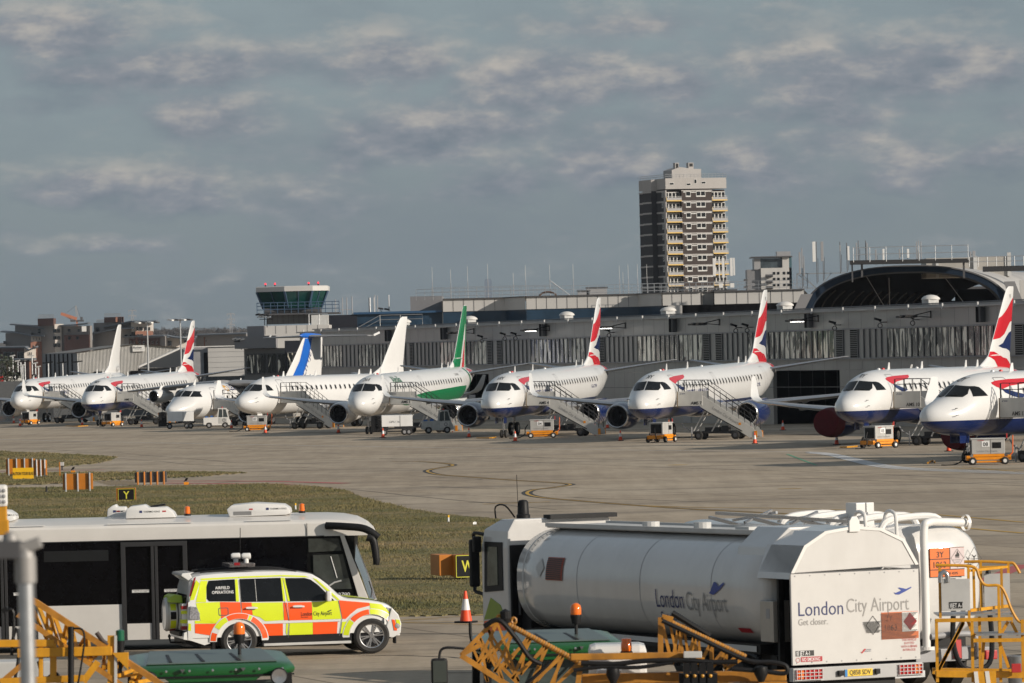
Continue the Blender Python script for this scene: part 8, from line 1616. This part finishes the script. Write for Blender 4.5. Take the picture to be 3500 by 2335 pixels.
# ---------------------------------------------------------------- tractors
TG = mat('tractor_green', (.007, .085, .018), .3, var=.12, scale=4, coat=.4, dirt=.2, dscale=3); TGL = mat('roof_panel_sky_sheen', (.09, .12, .11), .35, var=.15, dirt=.25, dscale=3)  # grey-green top paints in the sky reflected on the green roof
def tractor(pxc, Y, pyr, label, lamp=True, sc=1.0):
    zr = P(pxc, pyr, Y).z; t = thing('tractor', label, 'tractor', (P(pxc, pyr, Y).x, Y, 0), R(6), 'green tractors in the foreground')
    w = .86*sc
    def rg(k, z, f=1.0): return [(a*w*k, b_*.85*f, z) for a, b_ in [(-1, -.75), (-.86, -1.0), (.86, -1.0), (1, -.75), (1, .8), (.85, 1), (-.85, 1), (-1, .8)]]
    def rz(k, z0, z1, f=1.0, sh=0.): return [(x, y + sh, z0 + (z1 - z0)*(y + .85)/1.7) for x, y, _ in rg(k, 0, f)]
    part('cab_roof', MB().loft([rg(.93, zr - .225), rg(1.0, zr - .20), rg(1.02, zr - .155), rz(1.0, zr - .12, zr - .06), rz(.95, zr - .09, zr - .02, .96, .02), rz(.86, zr - .075, zr, .88, .05)]), TG, t, bevel=.012, smooth=True, ang=30)
    part('roof_gutter', MB().box(-w*.99, w*.99, -.90, -.86, zr - .215, zr - .198), BLACK, t); part('roof_notch', MB().prism([(-w*.40, zr - .12), (-w*.34, zr - .12), (-w*.37, zr - .16)], 'y', -.91, -.86).prism([(w*.34, zr - .12), (w*.40, zr - .12), (w*.37, zr - .16)], 'y', -.91, -.86), DGREY, t)
    for i in range(7): part('roof_bolt', MB().lathe([(-.01, .001), (-.008, .014), (.0, .016)], (-w*.85 + i*w*.283, -.885, zr - .14), 'y', 8), ALU, t)
    part('roof_top_panel', MB().loft([[(-w*.80, -.72, zr - .066), (w*.80, -.72, zr - .066), (w*.70, .70, zr + .002), (-w*.70, .70, zr + .002)], [(-w*.79, -.71, zr - .052), (w*.79, -.71, zr - .052), (w*.69, .69, zr + .018), (-w*.69, .69, zr + .018)]]), TGL, t); parts('roof_rib', MB().bar((-w*.1, -.70, zr - .046), (-w*.14, .2, zr - .008), .035, .01).bar((w*.34, -.70, zr - .046), (w*.28, .2, zr - .008), .035, .01).bar((-w*.5, -.70, zr - .046), (-w*.5, .2, zr - .008), .035, .01), BLACK, t)
    part('front_visor', MB().prism([(-w*.62, zr - .20), (-w*.52, zr - .27), (w*.52, zr - .27), (w*.62, zr - .20)], 'y', -.87, -.80), TG, t, bevel=.01)
    for x in (-w*.78, w*.80):
        l = part('work_lamp', MB().lathe([(-.04, .09), (-.12, .10), (-.14, .085)], (x, -.85, zr - .225), 'y', 18), BLACK, t, smooth=True); part('lamp_lens', MB().lathe([(-.135, .085), (-.13, .001)], (x, -.85, zr - .225), 'y', 18), ALU, l)
    parts('cab_pillar', MB().bar((-w*.92, -.72, zr - .20), (-w*.98, -.85, 1.3), .09).bar((w*.92, -.72, zr - .20), (w*.98, -.85, 1.3), .09).bar((-w*.92, .7, zr - .20), (-w*.95, .8, 1.2), .09).bar((w*.92, .7, zr - .20), (w*.95, .8, 1.2), .09), BLACK, t)
    part('windscreen', MB().quad((-w*.90, -.76, 1.3), (w*.90, -.76, 1.3), (w*.86, -.70, zr - .27), (-w*.86, -.70, zr - .27)), mat('tractor_glass', (.06, .075, .07), .08, var=.4), t, fix=False)
    parts('wiper', MB().bar((0, -.80, zr - .6), (w*.35, -.79, zr - .30), .02).bar((-w*.3, -.8, zr - .6), (-w*.15, -.79, zr - .33), .02), BLACK, t); part('seat', MB().box(-.25, .25, .1, .35, 1.3, 2.1), BLACK, t)
    part('bonnet', MB().prism([(-2.9, .8), (-2.95, 1.35), (-2.6, 1.62), (-.85, 1.72), (-.85, .8)], 'x', -.38, .38), TG, t, bevel=.05); part('body_pan', MB().box(-.8, .8, -.85, 1.0, .7, 1.3), BLACK, t); parts('fender', MB().box(-1.1, -.75, .1, 1.5, 1.4, 1.5).box(.75, 1.1, .1, 1.5, 1.4, 1.5), TG, t, bevel=.03)
    for x in (-.95, .95): wheel(t, x, .8, .80, .42, ax='x', hubm=YELLOW); wheel(t, x*.9, -2.1, .5, .3, ax='x', hubm=YELLOW)
    if lamp:
        bx_ = w*lamp; b_ = part('beacon', MB().tube([(bx_, 0, zr - .05), (bx_, 0, zr + .12)], .02, 8).lathe([(zr + .11, .05), (zr + .20, .070), (zr + .22, .068)], (bx_, 0, 0), 'z', 18), BLACK, t, smooth=True); part('amber_dome', MB().lathe([(zr + .21, .066), (zr + .29, .068), (zr + .33, .058), (zr + .355, .03), (zr + .36, .001)], (bx_, 0, 0), 'z', 20), AMBER, b_, smooth=True)
    return t, zr
tractor(712, 67, 2236, 'green tractor with round work lamps on its roof edge, lower left before the chequered car', .42*.92, 1.08)
t2r, z2r = tractor(1868, 70.5, 2166, 'green tractor with a black side mirror, behind the left orange lattice boom', .42, 1.0)
mi_ = part('mirror_arm', MB().tube(crv([(-.8, -.6, z2r - .16), (-1.2, -.7, z2r - .10), (-1.34, -.7, z2r - .12), (-1.37, -.7, z2r - .24)], 4), .018, 6), BLACK, t2r); part('mirror', MB().box(-1.47, -1.27, -.74, -.66, z2r - .54, z2r - .22), BLACK, t2r, bevel=.04); part('mirror_glass', MB().box(-1.45, -1.29, -.746, -.74, z2r - .51, z2r - .25), mat('mirror_glass', (.05, .06, .055), .05), t2r)
part('exhaust_hook', MB().tube(crv([(-.8, -.5, z2r - .1), (-.95, -.5, z2r - .05), (-.97, -.5, z2r + .2)], 4), .022, 6), BLACK, t2r)
# ---------------------------------------------------------------- folded spray booms
def boombase(t, x0, x1, y, z1, m):
    part('machine_frame', MB().box(x0, x1, y + .3, y + .45, .9, 1.05).box(x0, x0 + .12, y + .3, y + .45, 0.5, z1).box(x1 - .12, x1, y + .3, y + .45, .5, z1).box(x0, x1, y, y + 1.4, .45, .6), m, t); part('tank_body', MB().box(x0 + .3, x1 - .3, y + .5, y + 1.6, .6, z1 - .35), VWHITE, t, bevel=.1)
    for x in (x0 + .2, x1 - .2): wheel(t, x, y + 1.0, .5, .3, ax='x', hubm=m)
def Q(px, py, Y, t): p = P(px, py, Y); return p - t.location
YBm = 64.
b1 = thing('spray_boom', 'yellow folded spray boom frame at lower left behind the galvanised post', 'spray boom', (P(200, 2300, YBm).x, YBm, 0), 0, 'folded spray booms in the foreground')
def zz_(a, b_): return Q(a, b_, YBm, b1)
dv = Vector((0, .55, 0))
top0, top1 = zz_(95, 2040), zz_(560, 2345); bot0, bot1 = zz_(60, 2100), zz_(420, 2345)
part('boom_chords', MB().bar(top0, top1, .062).bar(zz_(110, 2062) + dv, zz_(520, 2330) + dv, .045).bar(bot0, bot1, .055), AMBERY, b1)['kind'] = 'stuff'
m = MB(); truss(m, top0, top1, zz_(130, 2180) + dv*.5, zz_(460, 2360) + dv*.5, 7, .026); truss(m, zz_(110, 2062) + dv, zz_(520, 2330) + dv, zz_(150, 2160), zz_(470, 2350), 7, .04)
part('boom_lattice', m, YELLOW, b1)['kind'] = 'stuff'
part('upper_beam', MB().bar(zz_(-40, 2200), zz_(186, 2198), .08, .08).bar(zz_(182, 2198), zz_(182, 2330), .07).bar(zz_(140, 2210), zz_(140, 2345), .05), YELLOW, b1, bevel=.01)
part('cross_beam', MB().bar(zz_(60, 2232), zz_(384, 2224), .12, .10), YELLOW, b1, bevel=.01); part('lower_beam', MB().bar(zz_(0, 2330), zz_(290, 2318), .075), YELLOW, b1, bevel=.01)
part('gusset', MB().prism([(zz_(330, 0).x, zz_(0, 2240).z), (zz_(385, 0).x, zz_(0, 2240).z), (zz_(385, 0).x, zz_(0, 2300).z)], 'y', -.06, .06).bar(zz_(335, 2262), zz_(285, 2330), .07), YELLOW, b1)
part('end_upright', MB().bar(zz_(380, 2172), zz_(380, 2345), .03, .08).mi(1).bar(zz_(396, 2172), zz_(396, 2335), .08, .03), [YELLOW, LGREY], b1); part('diagonal_strut', MB().bar(zz_(120, 2235), zz_(-10, 2345), .06), AMBERY, b1)
boombase(b1, -1.0, 1.6, .6, 1.2, YELLOW)
hy = part('hydraulic_ram', MB().cyl(zz_(246, 2140) + Vector((0, -.15, 0)), zz_(246, 2400) + Vector((0, -.15, 0)), .034, 18), BLACK, b1, smooth=True); part('hose', MB().tube(crv([zz_(256, 2146) - dv*.3, zz_(285, 2150) - dv*.3, zz_(292, 2190) - dv*.3, zz_(280, 2280) - dv*.3, zz_(268, 2345) - dv*.3], 5), .011, 8), BLACK, b1, smooth=True)
part('black_handle', MB().tube([zz_(330, 2162), zz_(350, 2190), zz_(368, 2205)], .026, 10), mat('brown_rubber', (.05, .035, .03), .6), b1, smooth=True)
gbk = part('green_beacon', MB().lathe([(-.12, .04), (0, .045), (.02, .05)], tuple(zz_(411, 2196)), 'z', 16), BLACK, b1, smooth=True); part('green_lens', MB().lathe([(.02, .048), (.13, .046), (.145, .001)], tuple(zz_(411, 2196)), 'z', 16), mat('green_lens', (.005, .10, .05), .15, coat=.6), gbk, smooth=True); part('beacon_stem', MB().cyl(zz_(411, 2204), zz_(411, 2300), .02), BLACK, gbk)
parts('hose_loop', MB().tube(crv([zz_(40, 2240), zz_(45, 2180), zz_(60, 2150), zz_(65, 2230), zz_(50, 2330)], 5), .018, 8).tube(crv([zz_(130, 2260), zz_(150, 2320), zz_(190, 2300), zz_(215, 2340)], 5), .016, 8), BLACK, b1, smooth=True)
part('work_lamp', MB().tube(crv([zz_(45, 2200), zz_(46, 2095), zz_(25, 2085)], 4), .02, 6).bar(zz_(8, 2090), zz_(26, 2080), .07, .05), BLACK, b1)
t = thing('louvred_cabinet', 'grey louvred metal cabinet at the very bottom left', 'cabinet', (P(25, 2300, 66).x, 66.0, 0)); part('cabinet_body', MB().box(-.35, .5, 0, .6, 0, ZW(25, 2262, 66)), LGREY, t, bevel=.02); lm = MB()
for i in range(12): lm.box(-.33, .0, -.02, 0, .9 + i*.16, .98 + i*.16)
part('louvres', lm, DGREY, t)['kind'] = 'stuff'
YB2 = 66.
b2 = thing('spray_boom', 'orange lattice spray boom in front of the green tractor with the side mirror', 'spray boom', (P(1850, 2300, YB2).x, YB2, 0), 0, 'folded spray booms in the foreground')
def z2_(a, b_, d=0.): return Q(a, b_, YB2, b2) + Vector((0, d, 0))
def striped(name, a, b_, r, t, m2):
    mb = MB().tube([a, b_], r, 10); n = 34
    for i in range(n): mb.mi(1 if i % 2 else 0); mb.tube([a.lerp(b_, (i + .15)/n), a.lerp(b_, (i + .62)/n)], r*1.18, 10)
    o = part(name, mb, [AMBERY, m2], t, smooth=True); o['kind'] = 'stuff'; return o
STR = mat('tan_spring_wrap', (.36, .20, .07), .6)
A0, A1 = z2_(1705, 2118), z2_(1985, 2266)
striped('top_tube', A0, A1, .030, b2, STR)
L0, L1 = z2_(1575, 2238), z2_(1720, 2345); 
part('boom_chords', MB().bar(z2_(1575, 2240), z2_(1780, 2370), .06, .06).bar(z2_(1575, 2240), z2_(1690, 2122), .045).bar(z2_(1620, 2190, .5), z2_(1770, 2345, .5), .04).bar(z2_(1985, 2262), z2_(1975, 2345), .06).bar(z2_(1578, 2238), z2_(1640, 2205), .05), AMBERY, b2)['kind'] = 'stuff'
m = MB(); truss(m, A0 + dv*0, A1, z2_(1600, 2262), z2_(1900, 2380), 5, .034); truss(m, z2_(1690, 2125, .5), z2_(1975, 2275, .5), z2_(1640, 2260, .5), z2_(1920, 2370, .5), 5, .028); truss(m, z2_(1610, 2200), z2_(1700, 2130), z2_(1640, 2330), z2_(1800, 2330), 3, .028)
part('boom_lattice', m, AMBERY, b2)['kind'] = 'stuff'
parts('black_hose', MB().tube(crv([z2_(1655, 2140, -.1), z2_(1705, 2118, -.12), z2_(1760, 2175, -.12), z2_(1810, 2245, -.12), z2_(1850, 2268, -.1)], 5), .028, 8).tube(crv([z2_(1790, 2345, -.1), z2_(1840, 2300, -.1), z2_(1880, 2262, -.1)], 4), .02, 8), BLACK, b2, smooth=True)
parts('eye_ring', MB().tube([z2_(1708 + 9*math.cos(a), 2112 - 9*math.sin(a)) for a in [2*PI*k/12 for k in range(13)]], .018, 6).tube([z2_(1756 + 8*math.cos(a), 2122 - 10*math.sin(a)) for a in [2*PI*k/12 for k in range(13)]], .018, 6), AMBERY, b2); part('black_knob', MB().lathe([(-.1, .04), (-.03, .06), (.05, .06), (.08, .001)], tuple(z2_(1727, 2105)), 'z', 12), BLACK, b2)
boombase(b2, -1.1, .6, .6, 1.2, AMBERY)
b3 = thing('spray_boom', 'orange lattice spray boom with a black valve block, in front of the tanker', 'spray boom', (P(2350, 2300, YB2).x, YB2, 0), 0, 'folded spray booms in the foreground')
def z3_(a, b_, d=0.): return Q(a, b_, YB2, b3) + Vector((0, d, 0))
striped('top_tube', z3_(2262, 2112), z3_(2550, 2245), .026, b3, STR)
part('main_beam', MB().bar(z3_(1950, 2246), z3_(2335, 2240), .08, .075).bar(z3_(1990, 2325, .2), z3_(2690, 2312, .2), .12, .12).bar(z3_(2590, 2345, 0), z3_(2690, 2345, 0), .1).bar(z3_(2180, 2345, 0), z3_(2640, 2340, 0), .05), AMBERY, b3, bevel=.01); part('boom_head', MB().bar(z3_(2258, 2110), z3_(2258, 2270), .06).bar(z3_(2262, 2108), z3_(2300, 2118), .06), AMBERY, b3)
m = MB(); truss(m, z3_(2262, 2125), z3_(2540, 2250), z3_(2275, 2270), z3_(2500, 2290), 5, .036); truss(m, z3_(2290, 2118, .5), z3_(2540, 2240, .5), z3_(2300, 2260, .5), z3_(2500, 2285, .5), 5, .03); part('boom_lattice', m, AMBERY, b3)['kind'] = 'stuff'
part('upper_pipe', MB().tube([z3_(2300, 2100, .4), z3_(2430, 2180, .4)], .035, 8), BLACK, b3); parts('cable_bundle', MB().tube(crv([z3_(2262, 2120, -.1), z3_(2400, 2185, -.1), z3_(2550, 2255, -.1), z3_(2640, 2262, -.1), z3_(2685, 2275, -.1), z3_(2680, 2300, -.1), z3_(2600, 2292, -.1), z3_(2500, 2285, -.1)], 5), .026, 8).tube(crv([z3_(1985, 2265, -.1), z3_(2100, 2268, -.1), z3_(2200, 2258, -.1), z3_(2330, 2255, -.1), z3_(2430, 2262, -.1), z3_(2520, 2260, -.1)], 5), .028, 8).tube(crv([z3_(1960, 2290, -.1), z3_(2060, 2278, -.1), z3_(2180, 2280, -.1), z3_(2300, 2262, -.1)], 4), .022, 8), BLACK, b3, smooth=True)
part('grey_junction_box', MB().bar(z3_(2335, 2236, -.1), z3_(2398, 2236, -.1), .07, .075), LGREY, b3, bevel=.01); vb = MB()
for i in range(4): p = z3_(2345 + i*27, 2300, -.2); vb.box(p.x - .035, p.x + .035, p.y - .05, p.y + .05, p.z - .12, p.z + .12).mi(1).lathe([(-.06, .02), (-.07, .001)], (p.x, p.y, p.z - .02), 'y', 8).mi(0)
part('valve_block', vb, [BLACK, YELLOW], b3)['kind'] = 'stuff'; part('valve_base', MB().bar(z3_(2320, 2330, -.1), z3_(2450, 2330, -.1), .2, .2), BLACK, b3)
bb_ = part('beacon_base', MB().lathe([(-.05, .07), (-.01, .07), (.0, .062)], tuple(z3_(2143, 2230, .3)), 'z', 18), BLACK, b3, smooth=True); part('amber_dome', MB().lathe([(.0, .062), (.04, .064), (.09, .06), (.10, .054), (.14, .054), (.15, .001)], tuple(z3_(2143, 2230, .3)), 'z', 20), AMBER, bb_, smooth=True)
parts('rubber_boot', MB().lathe([(-.10, .03), (0, .08), (.07, .07), (.09, .001)], tuple(z3_(2095, 2305, -.1)), 'z', 14).lathe([(-.10, .03), (0, .08), (.07, .07), (.09, .001)], tuple(z3_(2600, 2300, -.1)), 'z', 14), BLACK, b3, smooth=True); part('white_bottle', MB().bar(z3_(2040, 2345, .4), z3_(2130, 2345, .4), .3, .35), VWHITE, b3, bevel=.05)
part('white_tank', MB().box(z3_(1960, 0).x, z3_(2160, 0).x, .5, 1.1, 1.5, z3_(0, 2262).z), VWHITE, b3, bevel=.08); boombase(b3, -.8, 1.0, .6, 1.1, AMBERY)
# near galvanised post
YPo = 20.0; gp = thing('galvanised_post', 'out of focus galvanised post with a clamp head in the near left corner', 'post', (P(92, 2100, YPo).x, YPo, 0))
def zp(a, b_): return P(a, b_, YPo) - gp.location
part('post', MB().cyl((zp(96, 2335).x, 0, 0), zp(88, 1990), .028, 28), STEEL, gp, smooth=True); part('socket', MB().cyl(zp(88, 1992), zp(86, 1905), .037, 24).cyl(zp(86, 1905), zp(86, 1860), .034, 24, .022), mat('cast_grey', (.30, .29, .28), .55, .3), gp, smooth=True)
part('clamp_head', MB().bar(zp(68, 1878), zp(140, 1852), .05, .04), mat('cast_grey', (.30, .29, .28), .55, .3), gp, bevel=.006); part('side_arm', MB().bar(zp(-60, 1880), zp(72, 1878), .06, .062), DGREY, gp, bevel=.004); part('arm_cap', MB().lathe([(-.01, .026), (.015, .026), (.03, .018), (.036, .001)], tuple(zp(36, 1852)), 'z', 20), mat('cast_grey', (.30, .29, .28), .55, .3), gp, smooth=True)
lt = thing('led_lamp', 'white LED lamp head on a yellow bracket at the left edge above the bus roof', 'lamp', P(8, 1760, 58)); part('bracket', MB().bar((0, 0, -.12), (0, 0, .10), .09).box(-.09, .06, -.05, .05, -.20, -.05), YELLOW, lt, bevel=.01); hd_ = part('lamp_housing', MB().box(-.12, .055, -.06, .05, .08, .30), VWHITE, lt, bevel=.03)
le = MB()
for i in range(4):
    for j in range(3): le.lathe([(-.07, .001), (-.066, .016), (-.06, .02)], (-.09 + i*.038, 0, .13 + j*.055), 'y', 8)
part('led_cells', le, GREY, hd_)['kind'] = 'stuff'; part('lamp_cable', MB().tube(crv([(.02, 0, -.2), (.0, 0, -.3), (-.1, 0, -.36), (-.2, 0, -.36)], 4), .012, 6), BLACK, lt); part('support_arm', MB().bar((-.02, .06, -.14), (-1.2, .06, -.14), .05), YELLOW, lt)
part('support_mast', MB().bar((-1.2, .06, -.1), (-1.2, .06, -lt.location.z), .08), YELLOW, lt)
# ---------------------------------------------------------------- the air
hz = part('haze', MB().box(-2500, 2500, -30, 8200, -2, 130), mat('haze_air', (1, 1, 1)))
tag(hz, kind='stuff'); tag(hz, 'thin pale haze that fades the distant skyscraper and pylons', 'haze')
m = MATS['haze_air']; m.node_tree.nodes.clear(); vo = m.node_tree.nodes.new('ShaderNodeVolumePrincipled'); ou = m.node_tree.nodes.new('ShaderNodeOutputMaterial')
vo.inputs['Color'].default_value = (.72, .84, 1, 1); vo.inputs['Density'].default_value = HAZE; vo.inputs['Anisotropy'].default_value = 0.
m.node_tree.links.new(vo.outputs[0], ou.inputs['Volume'])
# ---------------------------------------------------------------- camera, sun, sky
cam = bpy.data.cameras.new('camera'); co = bpy.data.objects.new('camera', cam); COL.objects.link(co)
M = Matrix((rt, upv, -fwd)).transposed().to_4x4(); M.translation = (0, 0, H); co.matrix_world = M
cam.sensor_width = 36; cam.sensor_fit = 'HORIZONTAL'; cam.lens = 36 * F / 3500
cam.clip_start = 1; cam.clip_end = 30000
cam.dof.use_dof = True; cam.dof.focus_distance = 210; cam.dof.aperture_fstop = 11
S.camera = co
AL, EL = R(62), R(20)
sd = Vector((math.sin(AL) * math.cos(EL), -math.cos(AL) * math.cos(EL), math.sin(EL)))
sl = bpy.data.lights.new('sun', 'SUN'); sl.energy = SUNE; sl.angle = R(.5); sl.color = (1, .90, .77)
so = bpy.data.objects.new('sun', sl); COL.objects.link(so)
so.rotation_euler = sd.to_track_quat('Z', 'Y').to_euler(); so.location = (50, 50, 80)
w = bpy.data.worlds.new('World'); S.world = w; w.use_nodes = True
nt = w.node_tree; N = nt.nodes; L = nt.links
bg = N['Background']; bg.inputs['Strength'].default_value = .1
sk = N.new('ShaderNodeTexSky'); sk.sky_type = 'NISHITA'; sk.sun_disc = False; sk.sun_elevation = EL
sk.sun_rotation = math.atan2(sd.x, sd.y); sk.air_density = 1.0; sk.dust_density = 1.5
hs = N.new('ShaderNodeHueSaturation'); hs.inputs['Saturation'].default_value = .42; hs.inputs['Value'].default_value = SKYV
L.new(sk.outputs[0], hs.inputs['Color'])
tc = N.new('ShaderNodeTexCoord')
def vmath(op, a, b=None):
    n = N.new('ShaderNodeVectorMath'); n.operation = op
    L.new(a, n.inputs[0])
    if b is not None: n.inputs[1].default_value = b
    return n.outputs[0]
def cmath(op, a, b=None, c=None):
    n = N.new('ShaderNodeMath'); n.operation = op
    for i, q in enumerate((a, b, c)):
        if q is None: continue
        if isinstance(q, (int, float)): n.inputs[i].default_value = q
        else: L.new(q, n.inputs[i])
    return n.outputs[0]
def clouds(shift, sc, det, dist, rough=.55):
    v = vmath('MULTIPLY', tc.outputs['Generated'], (1, 1, 2.3))
    v = vmath('ADD', v, shift)
    n = N.new('ShaderNodeTexNoise'); n.inputs['Scale'].default_value = sc; n.inputs['Detail'].default_value = det
    n.inputs['Roughness'].default_value = rough; n.inputs['Distortion'].default_value = dist; L.new(v, n.inputs['Vector'])
    return n.outputs['Fac']
def ramp(src, stops):
    r = N.new('ShaderNodeValToRGB'); e = r.color_ramp.elements
    while len(e) < len(stops): e.new(.5)
    for i, (p, c) in enumerate(stops): e[i].position = p; e[i].color = (*c, 1) if len(c) == 3 else c
    L.new(src, r.inputs['Fac']); return r.outputs['Color']
def mixc(f, a, b):
    x = N.new('ShaderNodeMix'); x.data_type = 'RGBA'
    for s_, q in (('Factor', f), ('A', a), ('B', b)):
        if isinstance(q, (int, float)): x.inputs[s_].default_value = q
        elif isinstance(q, tuple): x.inputs[s_].default_value = (*q, 1)
        else: L.new(q, x.inputs[s_])
    return x.outputs['Result']
# cloud banks by compass direction and elevation: soft ellipses broken up by noise, pale tops and blue-grey flat bases
sp = N.new('ShaderNodeSeparateXYZ'); L.new(tc.outputs['Generated'], sp.inputs[0])
big = clouds((0, 0, 0), 34, 3, 0); wisp = clouds((3, 1, 5), 46, 7, 0, .56); puff = clouds((1.7, 4, 2), 110, 6, 0, .6)
wz = cmath('ADD', sp.outputs['Z'], cmath('MULTIPLY', cmath('SUBTRACT', wisp, .5), .010)); wx = cmath('ADD', sp.outputs['X'], cmath('MULTIPLY', cmath('SUBTRACT', big, .5), .03))
B = [(190, 110, 330, 100, 1.), (700, 230, 620, 95, .9), (1290, 205, 230, 110, .9), (760, 410, 240, 110, .8), (2160, 100, 330, 75, .75), (1900, 270, 330, 120, .95), (2260, 280, 230, 90, .9),
     (3080, 240, 520, 140, 1.), (2750, 390, 1100, 60, .55), (1480, 450, 560, 120, .85), (300, 650, 280, 80, 1.15), (620, 660, 160, 100, 1.), (950, 700, 380, 110, .6), (1680, 630, 260, 90, .8), (2080, 560, 300, 90, .95),
     (2580, 570, 180, 100, .95), (3060, 570, 220, 100, .85), (3380, 540, 160, 70, .85), (340, 840, 260, 35, .6), (2900, 470, 420, 50, .55)]
acc = None; num = None; den = None
for px, py, ax, ay, k in B:
    d = ray(px, py).normalized(); a = cmath('MULTIPLY', cmath('SUBTRACT', wx, d.x), F / ax); b = cmath('MULTIPLY', cmath('SUBTRACT', wz, d.z), F / ay)
    q = cmath('MULTIPLY', cmath('POWER', 2.718, cmath('MULTIPLY', cmath('ADD', cmath('MULTIPLY', a, a), cmath('MULTIPLY', b, b)), -1.)), k)
    acc = q if acc is None else cmath('MAXIMUM', acc, q); qb = cmath('MULTIPLY', q, b)
    num = qb if num is None else cmath('ADD', num, qb); den = q if den is None else cmath('ADD', den, q)
updown = cmath('DIVIDE', num, cmath('ADD', den, .05))
f1 = cmath('ADD', acc, cmath('MULTIPLY', cmath('SUBTRACT', cmath('ADD', cmath('MULTIPLY', wisp, .6), cmath('MULTIPLY', puff, .4)), .5), 2.3))
cl = ramp(f1, [(.08, (0, 0, 0)), (.75, (1, 1, 1))])
light = cmath('ADD', cmath('ADD', cmath('MULTIPLY', updown, .30), .50), cmath('MULTIPLY', cmath('SUBTRACT', puff, .5), 1.35))
ccol = ramp(light, [(.22, CLD_D), (.50, CLD_M), (.86, CLD_L)])
haze = ramp(sp.outputs['Z'], [(.0, SKY_LOW), (.045, SKY_HI), (.5, SKY_TOP)])
far = ramp(big, [(.42, (0, 0, 0)), (.70, (1, 1, 1))])
clear = mixc(.80, hs.outputs['Color'], haze)
clear = mixc(cmath('MULTIPLY', far, .35), clear, CLD_D)
L.new(mixc(cmath('MULTIPLY', cl, .92), clear, ccol), bg.inputs['Color'])
vs = S.view_settings; vs.view_transform = 'Standard'; vs.look = 'None'; vs.exposure = EXPO; vs.gamma = 1; vs.use_curve_mapping = False
S.render.engine = 'CYCLES'; S.cycles.max_bounces = 6; S.cycles.transparent_max_bounces = 8
